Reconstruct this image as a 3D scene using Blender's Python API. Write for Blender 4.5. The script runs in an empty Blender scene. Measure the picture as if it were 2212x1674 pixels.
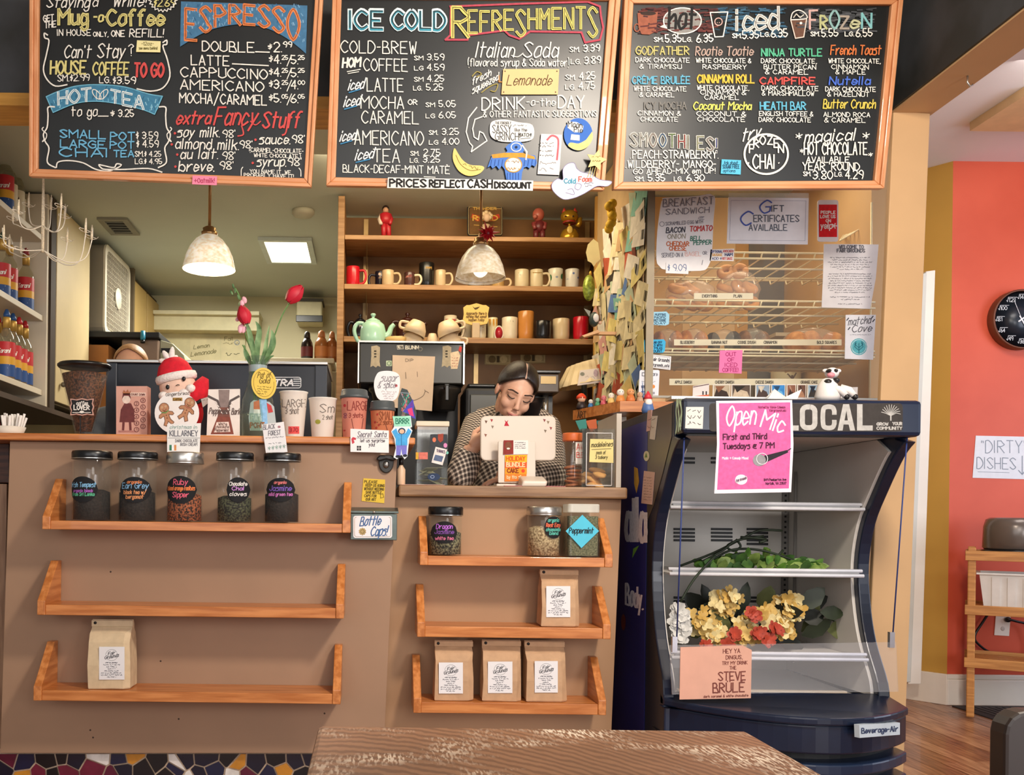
import bpy,math,random
from mathutils import Vector,Matrix,Quaternion
rnd=random.Random(7)
pi=math.pi
SC=bpy.context.scene
COL=SC.collection
# ------------------------------------------------------------------ camera (shift lens, image taken as 2212 x 1674)
F,PX,PY,CH,ROLL=2000.0,800.0,1120.0,0.90,0.012
cR,sR=math.cos(ROLL),math.sin(ROLL)
cam=bpy.data.objects.new('camera',bpy.data.cameras.new('camera'))
COL.objects.link(cam)
cam.data.sensor_width=36.0
cam.data.lens=F/2212*36
cam.data.shift_x=(1106-PX)/2212
cam.data.shift_y=(PY-837)/2212
cam.data.clip_start=0.05
cam.matrix_world=Matrix(((cR,-sR,0,0),(0,0,-1,0),(sR,cR,0,CH),(0,0,0,1)))
SC.camera=cam
SC.view_settings.view_transform='Standard'
SC.view_settings.look='None'
SC.view_settings.gamma=1
SC.view_settings.use_curve_mapping=False
SC.view_settings.exposure=0.35
# ------------------------------------------------------------------ world and big lights
W=bpy.data.worlds.new('world')
SC.world=W
W.use_nodes=True
W.node_tree.nodes['Background'].inputs[0].default_value=(1.0,0.95,0.88,1)
W.node_tree.nodes['Background'].inputs[1].default_value=0.17
def area(name,loc,target,sx,sy,energy,color):
 l=bpy.data.lights.new(name,'AREA')
 l.shape='RECTANGLE';l.size=sx;l.size_y=sy;l.energy=energy;l.color=color
 o=bpy.data.objects.new(name,l);COL.objects.link(o)
 o.location=loc
 o.rotation_euler=(Vector(target)-Vector(loc)).to_track_quat('-Z','Y').to_euler()
 return o
def point(name,loc,energy,color,r=0.04):
 l=bpy.data.lights.new(name,'POINT');l.energy=energy;l.color=color;l.shadow_soft_size=r
 o=bpy.data.objects.new(name,l);COL.objects.link(o);o.location=loc
 return o
area('window_light',(1.0,-1.6,2.05),(0.1,3.0,0.9),1.3,0.9,26,(1.0,0.95,0.9))
area('shopfront_light',(-1.0,-2.4,1.5),(0.1,3.0,1.2),3.0,1.8,34,(0.97,0.97,1.0))
area('track_light',(1.0,1.2,2.3),(0.0,2.95,0.7),0.25,0.25,34,(1.0,0.88,0.74))
area('case_sign_fill',(2.9,-2.2,1.1),(1.4,3.4,1.6),1.4,1.4,52,(0.98,0.97,1.0))  # added fill light, brightens the signs on the case glass; no such window
area('kitchen_panel_light',(-0.75,5.2,2.37),(-0.75,5.2,0),0.5,0.5,24,(1.0,0.96,0.86))
area('bar_light',(0.25,3.75,2.36),(0.25,4.4,1.2),1.0,0.3,13,(1.0,0.80,0.52))
area('case_light',(1.42,3.62,2.32),(1.42,3.7,0),0.7,0.3,3.2,(1.0,0.84,0.6))
area('side_room_light',(2.9,3.5,2.68),(3.1,4.6,1.2),0.8,0.6,12,(1.0,0.93,0.88))
area('side_room_window',(4.6,2.6,1.5),(2.6,4.7,1.1),1.2,1.5,24,(0.76,0.82,1.0))
# ------------------------------------------------------------------ pixel helpers: a photograph pixel becomes a point on a real plane
CAMP=Vector((0,0,CH))
def ray(px,py):
 a=(px-PX)/F;b=-(py-PY)/F
 return Vector((cR*a-sR*b,1.0,sR*a+cR*b))
def at(px,py,Y):
 return CAMP+ray(px,py)*Y
def L(n,Y):
 return n*Y/F
def proj(p):
 X,Z=p[0]/p[1],(p[2]-CH)/p[1]
 return PX+F*(cR*X+sR*Z),PY-F*(cR*Z-sR*X)
class Plane:
 def __init__(s,p,n):
  s.p=Vector(p);s.n=Vector(n).normalized()
  if s.n.y>0:s.n=-s.n
 def __call__(s,px,py,lift=0.0):
  d=ray(px,py)
  t=(s.p-CAMP).dot(s.n)/d.dot(s.n)
  return CAMP+d*t+s.n*lift
def PY_(Y):
 return Plane((0,Y,0),(0,-1,0))
class Cyl:
 """front of an upright cylinder / cone"""
 def __init__(s,c,r0,r1=None,z0=0,z1=1):
  s.c=Vector(c);s.r0=r0;s.r1=r0 if r1 is None else r1;s.z0=z0;s.z1=z1
 def __call__(s,px,py,lift=0.0):
  p=at(px,py,s.c.y)
  for _ in range(2):
   k=min(1,max(0,(p.z-s.z0)/(s.z1-s.z0)))
   r=s.r0+(s.r1-s.r0)*k+lift
   dx=max(-.985*r,min(.985*r,p.x-s.c.x))
   y=s.c.y-math.sqrt(r*r-dx*dx)
   q=at(px,py,y);p=Vector((s.c.x+dx,y,q.z))
  return p
  # ------------------------------------------------------------------ materials
def lin(h):
 h=h.lstrip('#')
 c=[int(h[i:i+2],16)/255 for i in(0,2,4)]
 return tuple(x/12.92 if x<=.04045 else((x+.055)/1.055)**2.4 for x in c)+(1,)
_MC={}
def _bsdf(m):
 m.use_nodes=True
 return m.node_tree,m.node_tree.nodes['Principled BSDF']
def mat(h,rough=0.6,metal=0.0,var=0.06,scale=14.0,bump=0.0,name=None,h2=None,coat=0.0,stretch=(1,1,1),lo=.35,hi=.65,detail=4):
 key=(h,rough,metal,var,scale,bump,h2,coat,stretch,lo,hi)
 if key in _MC:return _MC[key]
 m=bpy.data.materials.new(name or 'paint_'+h.lstrip('#'))
 nt,b=_bsdf(m)
 b.inputs['Roughness'].default_value=rough
 b.inputs['Metallic'].default_value=metal
 b.inputs['Coat Weight'].default_value=coat
 c=lin(h)
 tc=nt.nodes.new('ShaderNodeTexCoord');mp=nt.nodes.new('ShaderNodeMapping')
 mp.inputs['Scale'].default_value=stretch
 nt.links.new(tc.outputs['Object'],mp.inputs[0])
 nz=nt.nodes.new('ShaderNodeTexNoise');nz.inputs['Scale'].default_value=scale;nz.inputs['Detail'].default_value=detail
 nt.links.new(mp.outputs[0],nz.inputs['Vector'])
 cr=nt.nodes.new('ShaderNodeValToRGB')
 e=cr.color_ramp.elements
 e[0].position=lo;e[1].position=hi
 e[0].color=tuple(x*(1-var)for x in c[:3])+(1,)if h2 is None else lin(h2)
 e[1].color=tuple(min(1,x*(1+var))for x in c[:3])+(1,)if h2 is None else c
 nt.links.new(nz.outputs[0],cr.inputs[0]);nt.links.new(cr.outputs[0],b.inputs['Base Color'])
 if bump:
  bp=nt.nodes.new('ShaderNodeBump');bp.inputs['Strength'].default_value=bump;bp.inputs['Distance'].default_value=.004
  nt.links.new(nz.outputs[0],bp.inputs['Height']);nt.links.new(bp.outputs[0],b.inputs['Normal'])
 _MC[key]=m
 return m
def wood(h,h2,axis=0,rough=.45,scale=9.0,name='wood',coat=0.0):
 st=[9.0,9.0,9.0];st[axis]=0.8
 return mat(h,rough,0,0,scale,.15,name,h2,coat,tuple(st),.38,.62)
def simple(name,h,rough=.5,metal=0,alpha=1.0,emit=0.0,trans=0):
 key=('s',name,h,rough,metal,alpha,emit,trans)
 if key in _MC:return _MC[key]
 m=bpy.data.materials.new(name)
 nt,b=_bsdf(m)
 b.inputs['Base Color'].default_value=lin(h);b.inputs['Roughness'].default_value=rough;b.inputs['Metallic'].default_value=metal
 if emit:
  b.inputs['Emission Color'].default_value=lin(h);b.inputs['Emission Strength'].default_value=emit
 if trans:b.inputs['Transmission Weight'].default_value=trans
 _MC[key]=m
 return m
def glass(h='#f4fafa',clear=.86,rough=.04,name='clear_glass',gloss='#ffffff'):
 """thin clear sheet: mostly lets light straight through, with a mirror-like sheen at grazing angles"""
 key=('g',h,clear,rough)
 if key in _MC:return _MC[key]
 m=bpy.data.materials.new(name);m.use_nodes=True
 nt=m.node_tree;nt.nodes.clear()
 out=nt.nodes.new('ShaderNodeOutputMaterial');mx=nt.nodes.new('ShaderNodeMixShader')
 tr=nt.nodes.new('ShaderNodeBsdfTransparent');tr.inputs[0].default_value=lin(h)
 gl=nt.nodes.new('ShaderNodeBsdfGlossy');gl.inputs['Roughness'].default_value=rough;gl.inputs[0].default_value=lin(gloss)
 df=nt.nodes.new('ShaderNodeBsdfDiffuse');df.inputs[0].default_value=lin(h)
 m2=nt.nodes.new('ShaderNodeMixShader');m2 .inputs[0].default_value=1-clear
 nt.links.new(tr.outputs[0],m2 .inputs[1]);nt.links.new(df.outputs[0],m2 .inputs[2])
 fr=nt.nodes.new('ShaderNodeLayerWeight');fr.inputs[0].default_value=.5
 pw=nt.nodes.new('ShaderNodeMath');pw.operation='POWER';pw.inputs[1].default_value=5;nt.links.new(fr.outputs['Facing'],pw.inputs[0])
 ma=nt.nodes.new('ShaderNodeMath');ma.operation='MULTIPLY_ADD';ma.inputs[1].default_value=.8;ma.inputs[2].default_value=.022;nt.links.new(pw.outputs[0],ma.inputs[0])
 nt.links.new(ma.outputs[0],mx.inputs[0]);nt.links.new(m2 .outputs[0],mx.inputs[1]);nt.links.new(gl.outputs[0],mx.inputs[2])
 nt.links.new(mx.outputs[0],out.inputs[0])
 _MC[key]=m
 return m
def ink(h):
 return mat(h,.85,0,.10,90.0,0,'ink_'+h.lstrip('#'))
 # ------------------------------------------------------------------ mesh building
class MB:
 def __init__(s):
  s.v=[];s.f=[];s.m=[];s.sm=[];s.mats=[]
 def mi(s,m):
  if m not in s.mats:s.mats.append(m)
  return s.mats.index(m)
 def add(s,vs,fs,m,smooth=False,M=None):
  o=len(s.v);k=s.mi(m)
  for p in vs:
   p=Vector(p)
   s.v.append(M@p if M is not None else p)
  for f in fs:
   s.f.append(tuple(i+o for i in f));s.m.append(k);s.sm.append(smooth)
  return s
 def box(s,x0,x1,y0,y1,z0,z1,m,M=None):
  x0,x1=min(x0,x1),max(x0,x1);y0,y1=min(y0,y1),max(y0,y1);z0,z1=min(z0,z1),max(z0,z1)
  return s.add([(x0,y0,z0),(x1,y0,z0),(x1,y1,z0),(x0,y1,z0),(x0,y0,z1),(x1,y0,z1),(x1,y1,z1),(x0,y1,z1)],[(0,3,2,1),(4,5,6,7),(0,1,5,4),(1,2,6,5),(2,3,7,6),(3,0,4,7)],m,M=M)
 def hexa(s,a,b,m):
  """a, b: four corners each (front loop, back loop)"""
  return s.add(list(a)+list(b),[(0,1,2,3),(7,6,5,4),(0,4,5,1),(1,5,6,2),(2,6,7,3),(3,7,4,0)],m)
 def slab(s,front,off,m):
  """polygon of 3-D points and a copy of it moved by off"""
  n=len(front);off=Vector(off)
  vs=[Vector(p)for p in front]+[Vector(p)+off for p in front]
  fs=[tuple(range(n)),tuple(range(2*n-1,n-1,-1))]+[(i,i+n,(i+1)%n+n,(i+1)%n)for i in range(n)]
  return s.add(vs,fs,m)
 def lathe(s,c,prof,m,n=24,smooth=True,M=None,cap=True):
  c=Vector(c);vs=[];fs=[]
  for r,z in prof:
   for i in range(n):
    a=2*pi*i/n
    vs.append(Vector((r*math.cos(a),r*math.sin(a),z)))
  for j in range(len(prof)-1):
   for i in range(n):
    k=(i+1)%n
    fs.append((j*n+i,j*n+k,(j+1)*n+k,(j+1)*n+i))
  if cap:
   if prof[0][0]>1e-5:fs.append(tuple(reversed(range(n))))
   if prof[-1][0]>1e-5:fs.append(tuple(range((len(prof)-1)*n,len(prof)*n)))
  T=Matrix.Translation(c)if M is None else Matrix.Translation(c)@M
  return s.add(vs,fs,m,smooth,T)
 def ball(s,c,r,m,n=16,k=10,M=None):
  if not hasattr(r,'__len__'):r=(r,r,r)
  prof=[(math.sin(pi*j/k),-math.cos(pi*j/k))for j in range(k+1)]
  S=Matrix.Diagonal((r[0],r[1],r[2],1))
  return s.lathe(c,[(max(1e-6,a),b)for a,b in prof],m,n,True,S if M is None else M@S,cap=False)
 def tube(s,pts,r,m,n=8,close=False):
  pts=[Vector(p)for p in pts];N=len(pts)
  rs=r if hasattr(r,'__len__')else[r]*N
  vs=[];fs=[];up=None
  for i,p in enumerate(pts):
   t=(pts[min(i+1,N-1)]-pts[max(i-1,0)])
   if t.length<1e-9:t=Vector((0,0,1))
   t.normalize()
   if up is None:
    up=Vector((0,0,1))if abs(t.z)<.9 else Vector((1,0,0))
   u=(up-t*up.dot(t))
   u=u.normalized()if u.length>1e-6 else t.orthogonal().normalized()
   up=u;w=t.cross(u)
   for k in range(n):
    a=2*pi*k/n
    vs.append(p+(u*math.cos(a)+w*math.sin(a))*rs[i])
  for i in range(N-1):
   for k in range(n):
    q=(k+1)%n
    fs.append((i*n+k,i*n+q,(i+1)*n+q,(i+1)*n+k))
  fs.append(tuple(reversed(range(n))));fs.append(tuple(range((N-1)*n,N*n)))
  return s.add(vs,fs,m,True)
 def build(s,name,parent=None,bevel=0.0,origin=None,sub=0):
  me=bpy.data.meshes.new(name)
  og=Vector(origin)if origin is not None else Vector((0,0,0))
  me.from_pydata([tuple(p-og)for p in s.v],[],s.f)
  for m in s.mats:me.materials.append(m)
  me.polygons.foreach_set('material_index',s.m)
  me.polygons.foreach_set('use_smooth',s.sm)
  me.update()
  o=bpy.data.objects.new(name,me);COL.objects.link(o)
  o.location=og
  if bevel:
   b=o.modifiers.new('bevel','BEVEL');b.width=bevel;b.segments=2;b.limit_method='ANGLE'
  if sub:
   d=o.modifiers.new('smooth','SUBSURF');d.levels=sub;d.render_levels=sub
  if parent is not None:adopt(o,parent)
  return o
def adopt(o,parent):
 o.parent=parent
 pm=Matrix.LocRotScale(parent.location,parent.rotation_euler,parent.scale)
 o.matrix_parent_inverse=(pinv(parent)@pm).inverted()
def pinv(p):
 if p.parent is None:return Matrix.Identity(4)
 q=p.parent
 return pinv(q)@Matrix.LocRotScale(q.location,q.rotation_euler,q.scale)@p.matrix_parent_inverse
def tag(o,label,cat,group=None,kind=None):
 o['label']=label;o['category']=cat
 if group:o['group']=group
 if kind:o['kind']=kind
 return o
def thing(name,label,cat,loc,group=None):
 o=bpy.data.objects.new(name,None);COL.objects.link(o);o.location=loc
 o.empty_display_size=.05
 return tag(o,label,cat,group)
def struct(mb,name,parent=None,bevel=0.0):
 o=mb.build(name,parent,bevel)
 if parent is None:o['kind']='structure'
 return o
def dup(root,loc=None,label=None,group=None,rz=None,sc=None,parent=None):
 r=root.copy();COL.objects.link(r)
 if loc is not None:r.location=loc
 if rz is not None:r.rotation_euler=(0,0,rz)
 if sc is not None:r.scale=sc if hasattr(sc,'__len__')else(sc,sc,sc)
 if label:r['label']=label
 if group:r['group']=group
 if parent is not None:r.parent=parent
 for c in list(root.children):dup(c,parent=r)
 return r
def catmull(p,k=4):
 if len(p)<3:return p
 closed=p[0]==p[-1]
 out=[]
 n=len(p)
 for i in range(n-1):
  p0=p[i-1]if i>0 else(p[-2]if closed else p[0])
  p1=p[i];p2=p[i+1]
  p3=p[i+2]if i+2<n else(p[1]if closed else p[-1])
  for j in range(k):
   t=j/k
   out.append(tuple(.5*(2*b+(c-a)*t+(2*a-5*b+4*c-d)*t*t+(-a+3*b-3*c+d)*t**3)for a,b,c,d in zip(p0,p1,p2,p3)))
 out.append(tuple(p[-1]))
 return out
def rr(x0,y0,x1,y1,r,k=4):
 o=[]
 for cx,cy,a in((x1-r,y0+r,-90),(x1-r,y1-r,0),(x0+r,y1-r,90),(x0+r,y0+r,180)):
  for i in range(k+1):
   t=math.radians(a+90*i/k)
   o.append((cx+r*math.cos(t),cy+r*math.sin(t)))
 return o
def ell(cx,cy,rx,ry,n=24,rot=0):
 c,s=math.cos(rot),math.sin(rot)
 return[(cx+rx*math.cos(2*pi*i/n)*c-ry*math.sin(2*pi*i/n)*s,cy+rx*math.cos(2*pi*i/n)*s+ry*math.sin(2*pi*i/n)*c)for i in range(n)]
 # ------------------------------------------------------------------ hand-lettering: single-stroke alphabet on a small grid
G={}
for ln in """A 022842 1434|B 0802 ~0828373625 05 ~05254443220 2|C ~472806042243|D 0802 ~082846442202|E 48080242 0535|F 480802 0535|G ~47280604224345 4525
H 0802 4842 0545|I 0802|J ~3834220304|K 0802 4805 1542|L 080242|M 0208255852|N 02084248|O ~28060422444628|P 0802 ~0828474625 05|Q ~28060422444628 2442
R 0802 ~0828474625 05 1542|S ~472807162534432203|T 0848 2822|U ~080403224344 4448 48|V 082248|W 0812263248|X 0842 0248|Y 082548 2522|Z 08480242
0 ~28060422444628|1 071812|2 ~0718384624 02 0242|3 ~07284726 15 ~15264443220 3|4 32380444|5 380805 ~0525444322 03|6 ~381604032243442504|7 084812|8 ~28072543220325472 8|9 ~442506284744 4432
a ~3516040312 2334 3532|b 0802 ~0526444322 03|c ~351604031233|d 3802 3832 ~3516040312 23|e ~043435160403 1233|f ~38281712 0626|g ~3516040312 33 ~3630 2010 01|h 0802 ~04263532
i 0602 0708|j ~261000 2728|k 0802 3604 1532|l 0802|m 0602 ~05162522 ~25364542|n 0602 ~04163532|o ~16040312 3334 2616|p 0600 ~0516364413 03|q ~3516040312 33 3630|r 0602 ~042636
s ~36160525 3322 02|t 1812 0636|u ~060312 2233 3632|v 061236|w 0612253246|x 0632 0236|y 0613 3600|z 06360232
. 0202|, 1201|- 0525|/ 0149|! 0804 0202|? ~072847262423 2222|$ ~362705 2533 2203 1901|& ~4218 2737 0403 1243|' 0807|( ~190703 11|) ~091713 01|# 1812 3832 0636 0434|* 2824 0735 4705|: 0505 0303|+ 2723 0545|= 0636 0434
@ ~352504 1434 3545 4728 0604 2242|; 0505 0201|_ 0242|~ ~0506 1525 3435|" 0807 1817|^ 0505|c 351604031233|% 0248 0807 4342""".replace('\n','|').split('|'):
 k,rest=ln[0],ln[2:]
 st=[];cur=None
 for tk in rest.split(' '):
  sm=tk.startswith('~');tk=tk.lstrip('~')
  if cur is not None and(len(tk)%2 or len(cur[1])%2):
   cur[1]+=tk;continue
  cur=[sm,tk];st.append(cur)
 G[k]=[(sm,[(int(t[i]),int(t[i+1]))for i in range(0,len(t)-1,2)])for sm,t in st]
 # strokes that are one curve in several chunks
def _set(k,*strokes):G[k]=[(s.startswith('~'),[(int(s.lstrip('~')[i]),int(s.lstrip('~')[i+1]))for i in range(0,len(s.lstrip('~')),2)])for s in strokes]
_set('B','0802','~0828373625','2505','~2535434222','2202');_set('P','0802','0828','~28374625','2505');_set('R','0802','0828','~28374625','2505','1542')
_set('3','~0728462515','~1525442203');_set('5','380805','~05254422 03'.replace(' ',''));_set('8','~2807254322032547 28'.replace(' ',''));_set('9','~44250628474432')
_set('a','~35160403123334','3632');_set('b','0802','~0526443203');_set('d','3802'.replace('02','32'),'~35160403123334');_set('e','~0434351604031233');_set('g','~35160403123334','~3631201001')
_set('o','~160403123334 3616'.replace(' ',''));_set('p','0600','~0516363312 03'.replace(' ',''));_set('q','~35160403123334','3630');_set('s','~3616052533 2202'.replace(' ',''));_set('u','~06031233','3632')
_set('U','0804','~0403224344','4448');_set('J','38 34'.replace(' ',''),'~34220304');_set('2','~0718384624 02'.replace(' ',''),'0242');_set('$','~3726161525352313','2822');_set('&','4216','~16172837260403122244')
_set('6','~38160403224344 2504'.replace(' ',''));_set('@','~3525143435463616 04032242'.replace(' ',''));_set('G','~472806042243','434525');_set('f','~3828171612','0626');_set('j','~262010','2828');_set('c','~351604031233')
_set('\u00e9','~0434351604031233','1828');_set('\u00c9','48080242','0535','1929');_set('\u00dc','0804','~0403224344','4448','1919','3939')
_set('>','064402');_set('<','460442')
class Ink:
 def __init__(s,S):
  s.S=S;s.mb=MB();s.r=random.Random(3);s.n=0
 def seg(s,pts,wt,m,layer=0):
  """mitred ribbon along a pixel polyline, laid on the surface"""
  h=wt/2;q=[pts[0]]
  for p in pts[1:]:
   if math.hypot(p[0]-q[-1][0],p[1]-q[-1][1])>.12:q.append(p)
  if len(q)==1:q.append((q[0][0]+.4,q[0][1]))
  run=[q[0]]
  for i in range(1,len(q)):
   run.append(q[i])
   if i+1<len(q):
    ax,ay=q[i][0]-q[i-1][0],q[i][1]-q[i-1][1];bx,by_=q[i+1][0]-q[i][0],q[i+1][1]-q[i][1]
    if ax*bx+ay*by_>.25*math.hypot(ax,ay)*math.hypot(bx,by_):continue
   s.n+=1;lift=.0006+.0004*layer+(s.n%10)*.00003
   k=len(run);d=[];lp=k>3 and math.hypot(run[0][0]-run[-1][0],run[0][1]-run[-1][1])<.6
   for(x0,y0),(x1,y1)in zip(run,run[1:]):l=math.hypot(x1-x0,y1-y0);d.append(((x1-x0)/l,(y1-y0)/l))
   vs=[]
   for t in range(k):
    a,b=d[max(t-1,0)],d[min(t,k-2)];nx,ny=-(a[1]+b[1]),a[0]+b[0];l=math.hypot(nx,ny);nx,ny=nx/l,ny/l
    f=h/max(.6,nx*-a[1]+ny*a[0]);x,y=run[t]
    if t==0 and not lp:x-=d[0][0]*h*.6;y-=d[0][1]*h*.6
    if t==k-1 and not lp:x+=d[-1][0]*h*.6;y+=d[-1][1]*h*.6
    vs+=[s.S(x+nx*f,y+ny*f,lift),s.S(x-nx*f,y-ny*f,lift)]
   s.mb.add(vs,[(2*t,2*t+1,2*t+3,2*t+2)for t in range(k-1)],m)
   run=[q[i]]
 def line(s,pts,wt,c,layer=0,smooth=False):
  s.seg(catmull(pts)if smooth else pts,wt,ink(c),layer)
 def poly(s,pts,c,layer=-1):
  lift=.0006+.0004*layer
  s.mb.add([s.S(a,b,lift)for a,b in pts],[tuple(range(len(pts)))],ink(c)if isinstance(c,str)else c)
 def cols(s,x0,x1,top,bot,c,layer=-1,n=14):
  """a shape cut into upright strips so that it can follow a round surface"""
  lift=.0006+.0004*layer;m=ink(c)if isinstance(c,str)else c
  for i in range(n):
   a=x0+(x1-x0)*i/n;b=x0+(x1-x0)*(i+1)/n
   s.mb.add([s.S(a,bot(a),lift),s.S(b,bot(b),lift),s.S(b,top(b),lift),s.S(a,top(a),lift)],[(0,1,2,3)],m)
 def oval(s,cx,cy,rx,ry,c,layer=-1,n=16):
  f=lambda x:ry*math.sqrt(max(0,1-((x-cx)/rx)**2))
  s.cols(cx-rx,cx+rx,lambda x:cy-f(x),lambda x:cy+f(x),c,layer,n)
 def rect(s,x0,y0,x1,y1,c,layer=-1):
  s.poly([(x0,y0),(x1,y0),(x1,y1),(x0,y1)],c,layer)
 def ring(s,cx,cy,rx,ry,wt,c,layer=0,n=20):
  p=ell(cx,cy,rx,ry,n);s.seg(p+[p[0]],wt,ink(c),layer)
 def t(s,txt,x,y,h,w=None,c='#efece2',wt=2.0,sh=0.0,slope=0.0,layer=0,arc=0.0,jit=.10,k=3,bounce=0.0):
  u=h/6.0;adv=0;lay=[]
  for ch in txt:
   if ch==' ':adv+=3.0;continue
   g=G.get(ch)
   if g is None:g=G.get(ch.upper(),G['-'])
   gw=max([p[0]for _,st in g for p in st]+[.6])
   gx0=min(p[0]for _,st in g for p in st)
   lay.append((adv-gx0,g));adv+=gw-gx0+1.35
  tot=max(adv-1.35,.5)
  sx=(w/tot)if w else u*.9
  m=ink(c)
  for a,g in lay:
   by=s.r.uniform(-bounce,bounce)
   for sm,st in g:
    pts=[(px_+a+(s.r.uniform(-jit,jit)if len(st)>1 else 0),py_+(s.r.uniform(-jit,jit)if len(st)>1 else 0))for px_,py_ in st]
    if st[0]==st[-1]and len(st)>2:pts[-1]=pts[0]
    if sm:pts=catmull(pts,k)
    out=[]
    for gx,gy in pts:
     X=x+gx*sx+(gy-2)*u*sh
     Yp=y-(gy-2)*u+slope*(X-x)+by
     if arc:
      q=2*gx/tot-1;Yp-=arc*(1-q*q)
     out.append((X,Yp))
    if len(out)==2 and out[0]==out[1]:out[1]=(out[0][0]+.3,out[0][1])
    s.seg(out,wt,m,layer)
  return x+tot*sx
 def scrib(s,x,y,w,h,c,wt=1.0,slope=0.0,layer=0):
  """a line of writing too small to read"""
  p=[];X=x
  while X<x+w:
   if s.r.random()<.16 and len(p)>2:
    s.seg(p,wt,ink(c),layer);p=[];X+=h*.55
   p.append((X,y+slope*(X-x)-s.r.random()*h));X+=h*s.r.uniform(.22,.5)
  if len(p)>1:s.seg(p,wt,ink(c),layer)
 def done(s,name,parent,label=None):
  if not s.mb.f:return None
  o=s.mb.build(name,parent)
  if label:o['label']=label
  return o
def sheet(name,label,cat,pts,Y,h,group=None,S=None,thick=.0025,rough=.8,var=.03,m=None):
 """a flat paper, card or sign with its outline given on a plane; returns it and an Ink for its front"""
 S=S or PY_(Y)
 if len(pts)==2:(a,b),(c,d)=pts;pts=[(a,b),(c,b),(c,d),(a,d)]
 mb=MB();mb.slab([S(a,b)for a,b in pts],-S.n*thick,m or mat(h,rough,0,var,25))
 cx=sum(p[0]for p in pts)/len(pts);cy=sum(p[1]for p in pts)/len(pts)
 o=mb.build(name,origin=S(cx,cy))
 if cat:tag(o,label,cat,group)
 return o,Ink(S)
 # ================================================================== SETTING
YC=2.90
TAN=mat('#a18066',.62,0,.05,3.5,.05,'tan_paint')
TAN2=mat('#aa8462',.62,0,.05,3.5,.05,'tan_paint_right')
OAK=wood('#d58a4c','#b56a30',0,.38,7,'honey_oak',.25)
OAKY=wood('#d58a4c','#b56a30',1,.38,7,'honey_oak_deep',.25)
BLACKCH=mat('#2c2e2d',.55,0,.25,5,.02,'old_chalkboard_paint','#43464a')
BEIGE=mat('#cda677',.6,0,.04,5,0,'beige_paint')
RAILY=wood('#d9a24a','#c08a38',0,.5,6,'yellow_pine')
CREAM=mat('#cfc7a2',.7,0,.04,3,0,'kitchen_cream')
WHITE=mat('#ece6da',.5,0,.03,6,0,'white_paint')
# floor: slab plus strip planks in the part that shows
fl=MB();fl.box(-3.2,4.8,-2.2,6.4,-.12,-.012,mat('#8a5a38',.5,0,.15,5,0,'floor_base'))
floor=struct(fl,'floor')
FW=[wood(a,b,1,.32,10,'strip_oak',.15)for a,b in(('#b98660','#8a5a3c'),('#a9754f','#7a4c33'),('#c4926a','#9a6a48'),('#9c6a4a','#6e4630'))]
x=1.50
while x<3.9:
 y=2.2+rnd.uniform(0,.5)
 edges=[2.0,y]
 while edges[-1]<5.2:edges.append(edges[-1]+rnd.uniform(.6,1.1))
 edges[-1]=5.3
 for a,b in zip(edges,edges[1:]):
  p=MB();p.box(x,x+.0735,a+.001,b-.001,-.012,rnd.uniform(-.0008,.0004),rnd.choice(FW));p.build('plank',floor)
 x+=.075
 # ceilings and outer walls
c=MB();c.box(-2.6,1.84,-2.2,3.14,3.0,3.1,mat('#d9d2c6',.8,0,.02,3,0,'ceiling_white'));struct(c,'ceiling')
zs=at(690,212,3.0).z
c=MB();c.box(-1.95,2.02,3.14,6.4,2.40,2.5,mat('#c6ccc0',.7,0,.03,2,0,'kitchen_ceiling_paint'));struct(c,'ceiling_kitchen')
w=MB();w.box(-2.0,1.30,6.3,6.4,0,2.40,CREAM);wall_back=struct(w,'wall_back')
w=MB();w.box(-2.05,-1.95,2.4,6.3,0,3.0,mat('#b9ad95',.7,0,.04,3,0,'left_wall_paint'));struct(w,'wall_left')
# soffit that carries the menu boards, with its yellow rail
s=MB();s.box(-1.95,1.70,3.0,3.14,zs,3.0,BLACKCH);soff=struct(s,'wall_front')
s=MB();s.box(-1.95,1.60,2.985,3.145,zs-.042,zs,RAILY);struct(s,'trim_1',bevel=.003)
# post and header of the opening on the right
p=[(1930,240),(2010,244),(1950,1722),(1864,1722)]
pm=MB();pm.slab([at(a,b,3.0)for a,b in p],(0,.022,0),BEIGE);struct(pm,'trim_2',bevel=.004)
w=MB();w.box(1.885,2.02,3.51,4.85,0,2.40,BEIGE);struct(w,'wall_inner')
xb=at(1928,240,3.0).x;zb=ZBEAM=at(1960,243,3.0).z
b=MB();b.box(xb,xb+.135,.4,3.14,zb,3.0,BEIGE);bm_=struct(b,'wall_header')
b=MB();b.box(xb-.008,xb,.4,2.999,zb+.006,3.0,BLACKCH);b.build('chalk_panel',bm_)
# side room
c=MB();c.box(1.84,4.8,-1.0,5.4,2.73,2.8,mat('#e6e2e2',.8,0,.02,3,0,'side_ceiling_white'));struct(c,'ceiling_side')
xo=at(2056,600,4.65).x
ORANGE=mat('#d65a3c',.5,0,.05,2.2,.02,'orange_paint','#c84e30')
YEL=mat('#c99c46',.6,0,.04,3,0,'ochre_paint')
w=MB();w.box(xo,4.8,4.65,4.75,0,2.73,ORANGE);struct(w,'wall_orange')
w=MB();w.slab([(xo,4.65,0),(xo,4.65,2.73),(xo-.45,5.25,2.73),(xo-.45,5.25,0)],(.12,.1,0),YEL);struct(w,'wall_ochre')
w=MB();w.box(1.6,2.6,5.25,5.35,0,2.73,YEL);struct(w,'wall_hall')
bb=MB();bb.box(xo-.012,4.8,4.628,4.65,0,.13,WHITE);bb.box(xo-.012,4.8,4.634,4.65,.13,.155,WHITE);struct(bb,'baseboard_right',bevel=.006)
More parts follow.
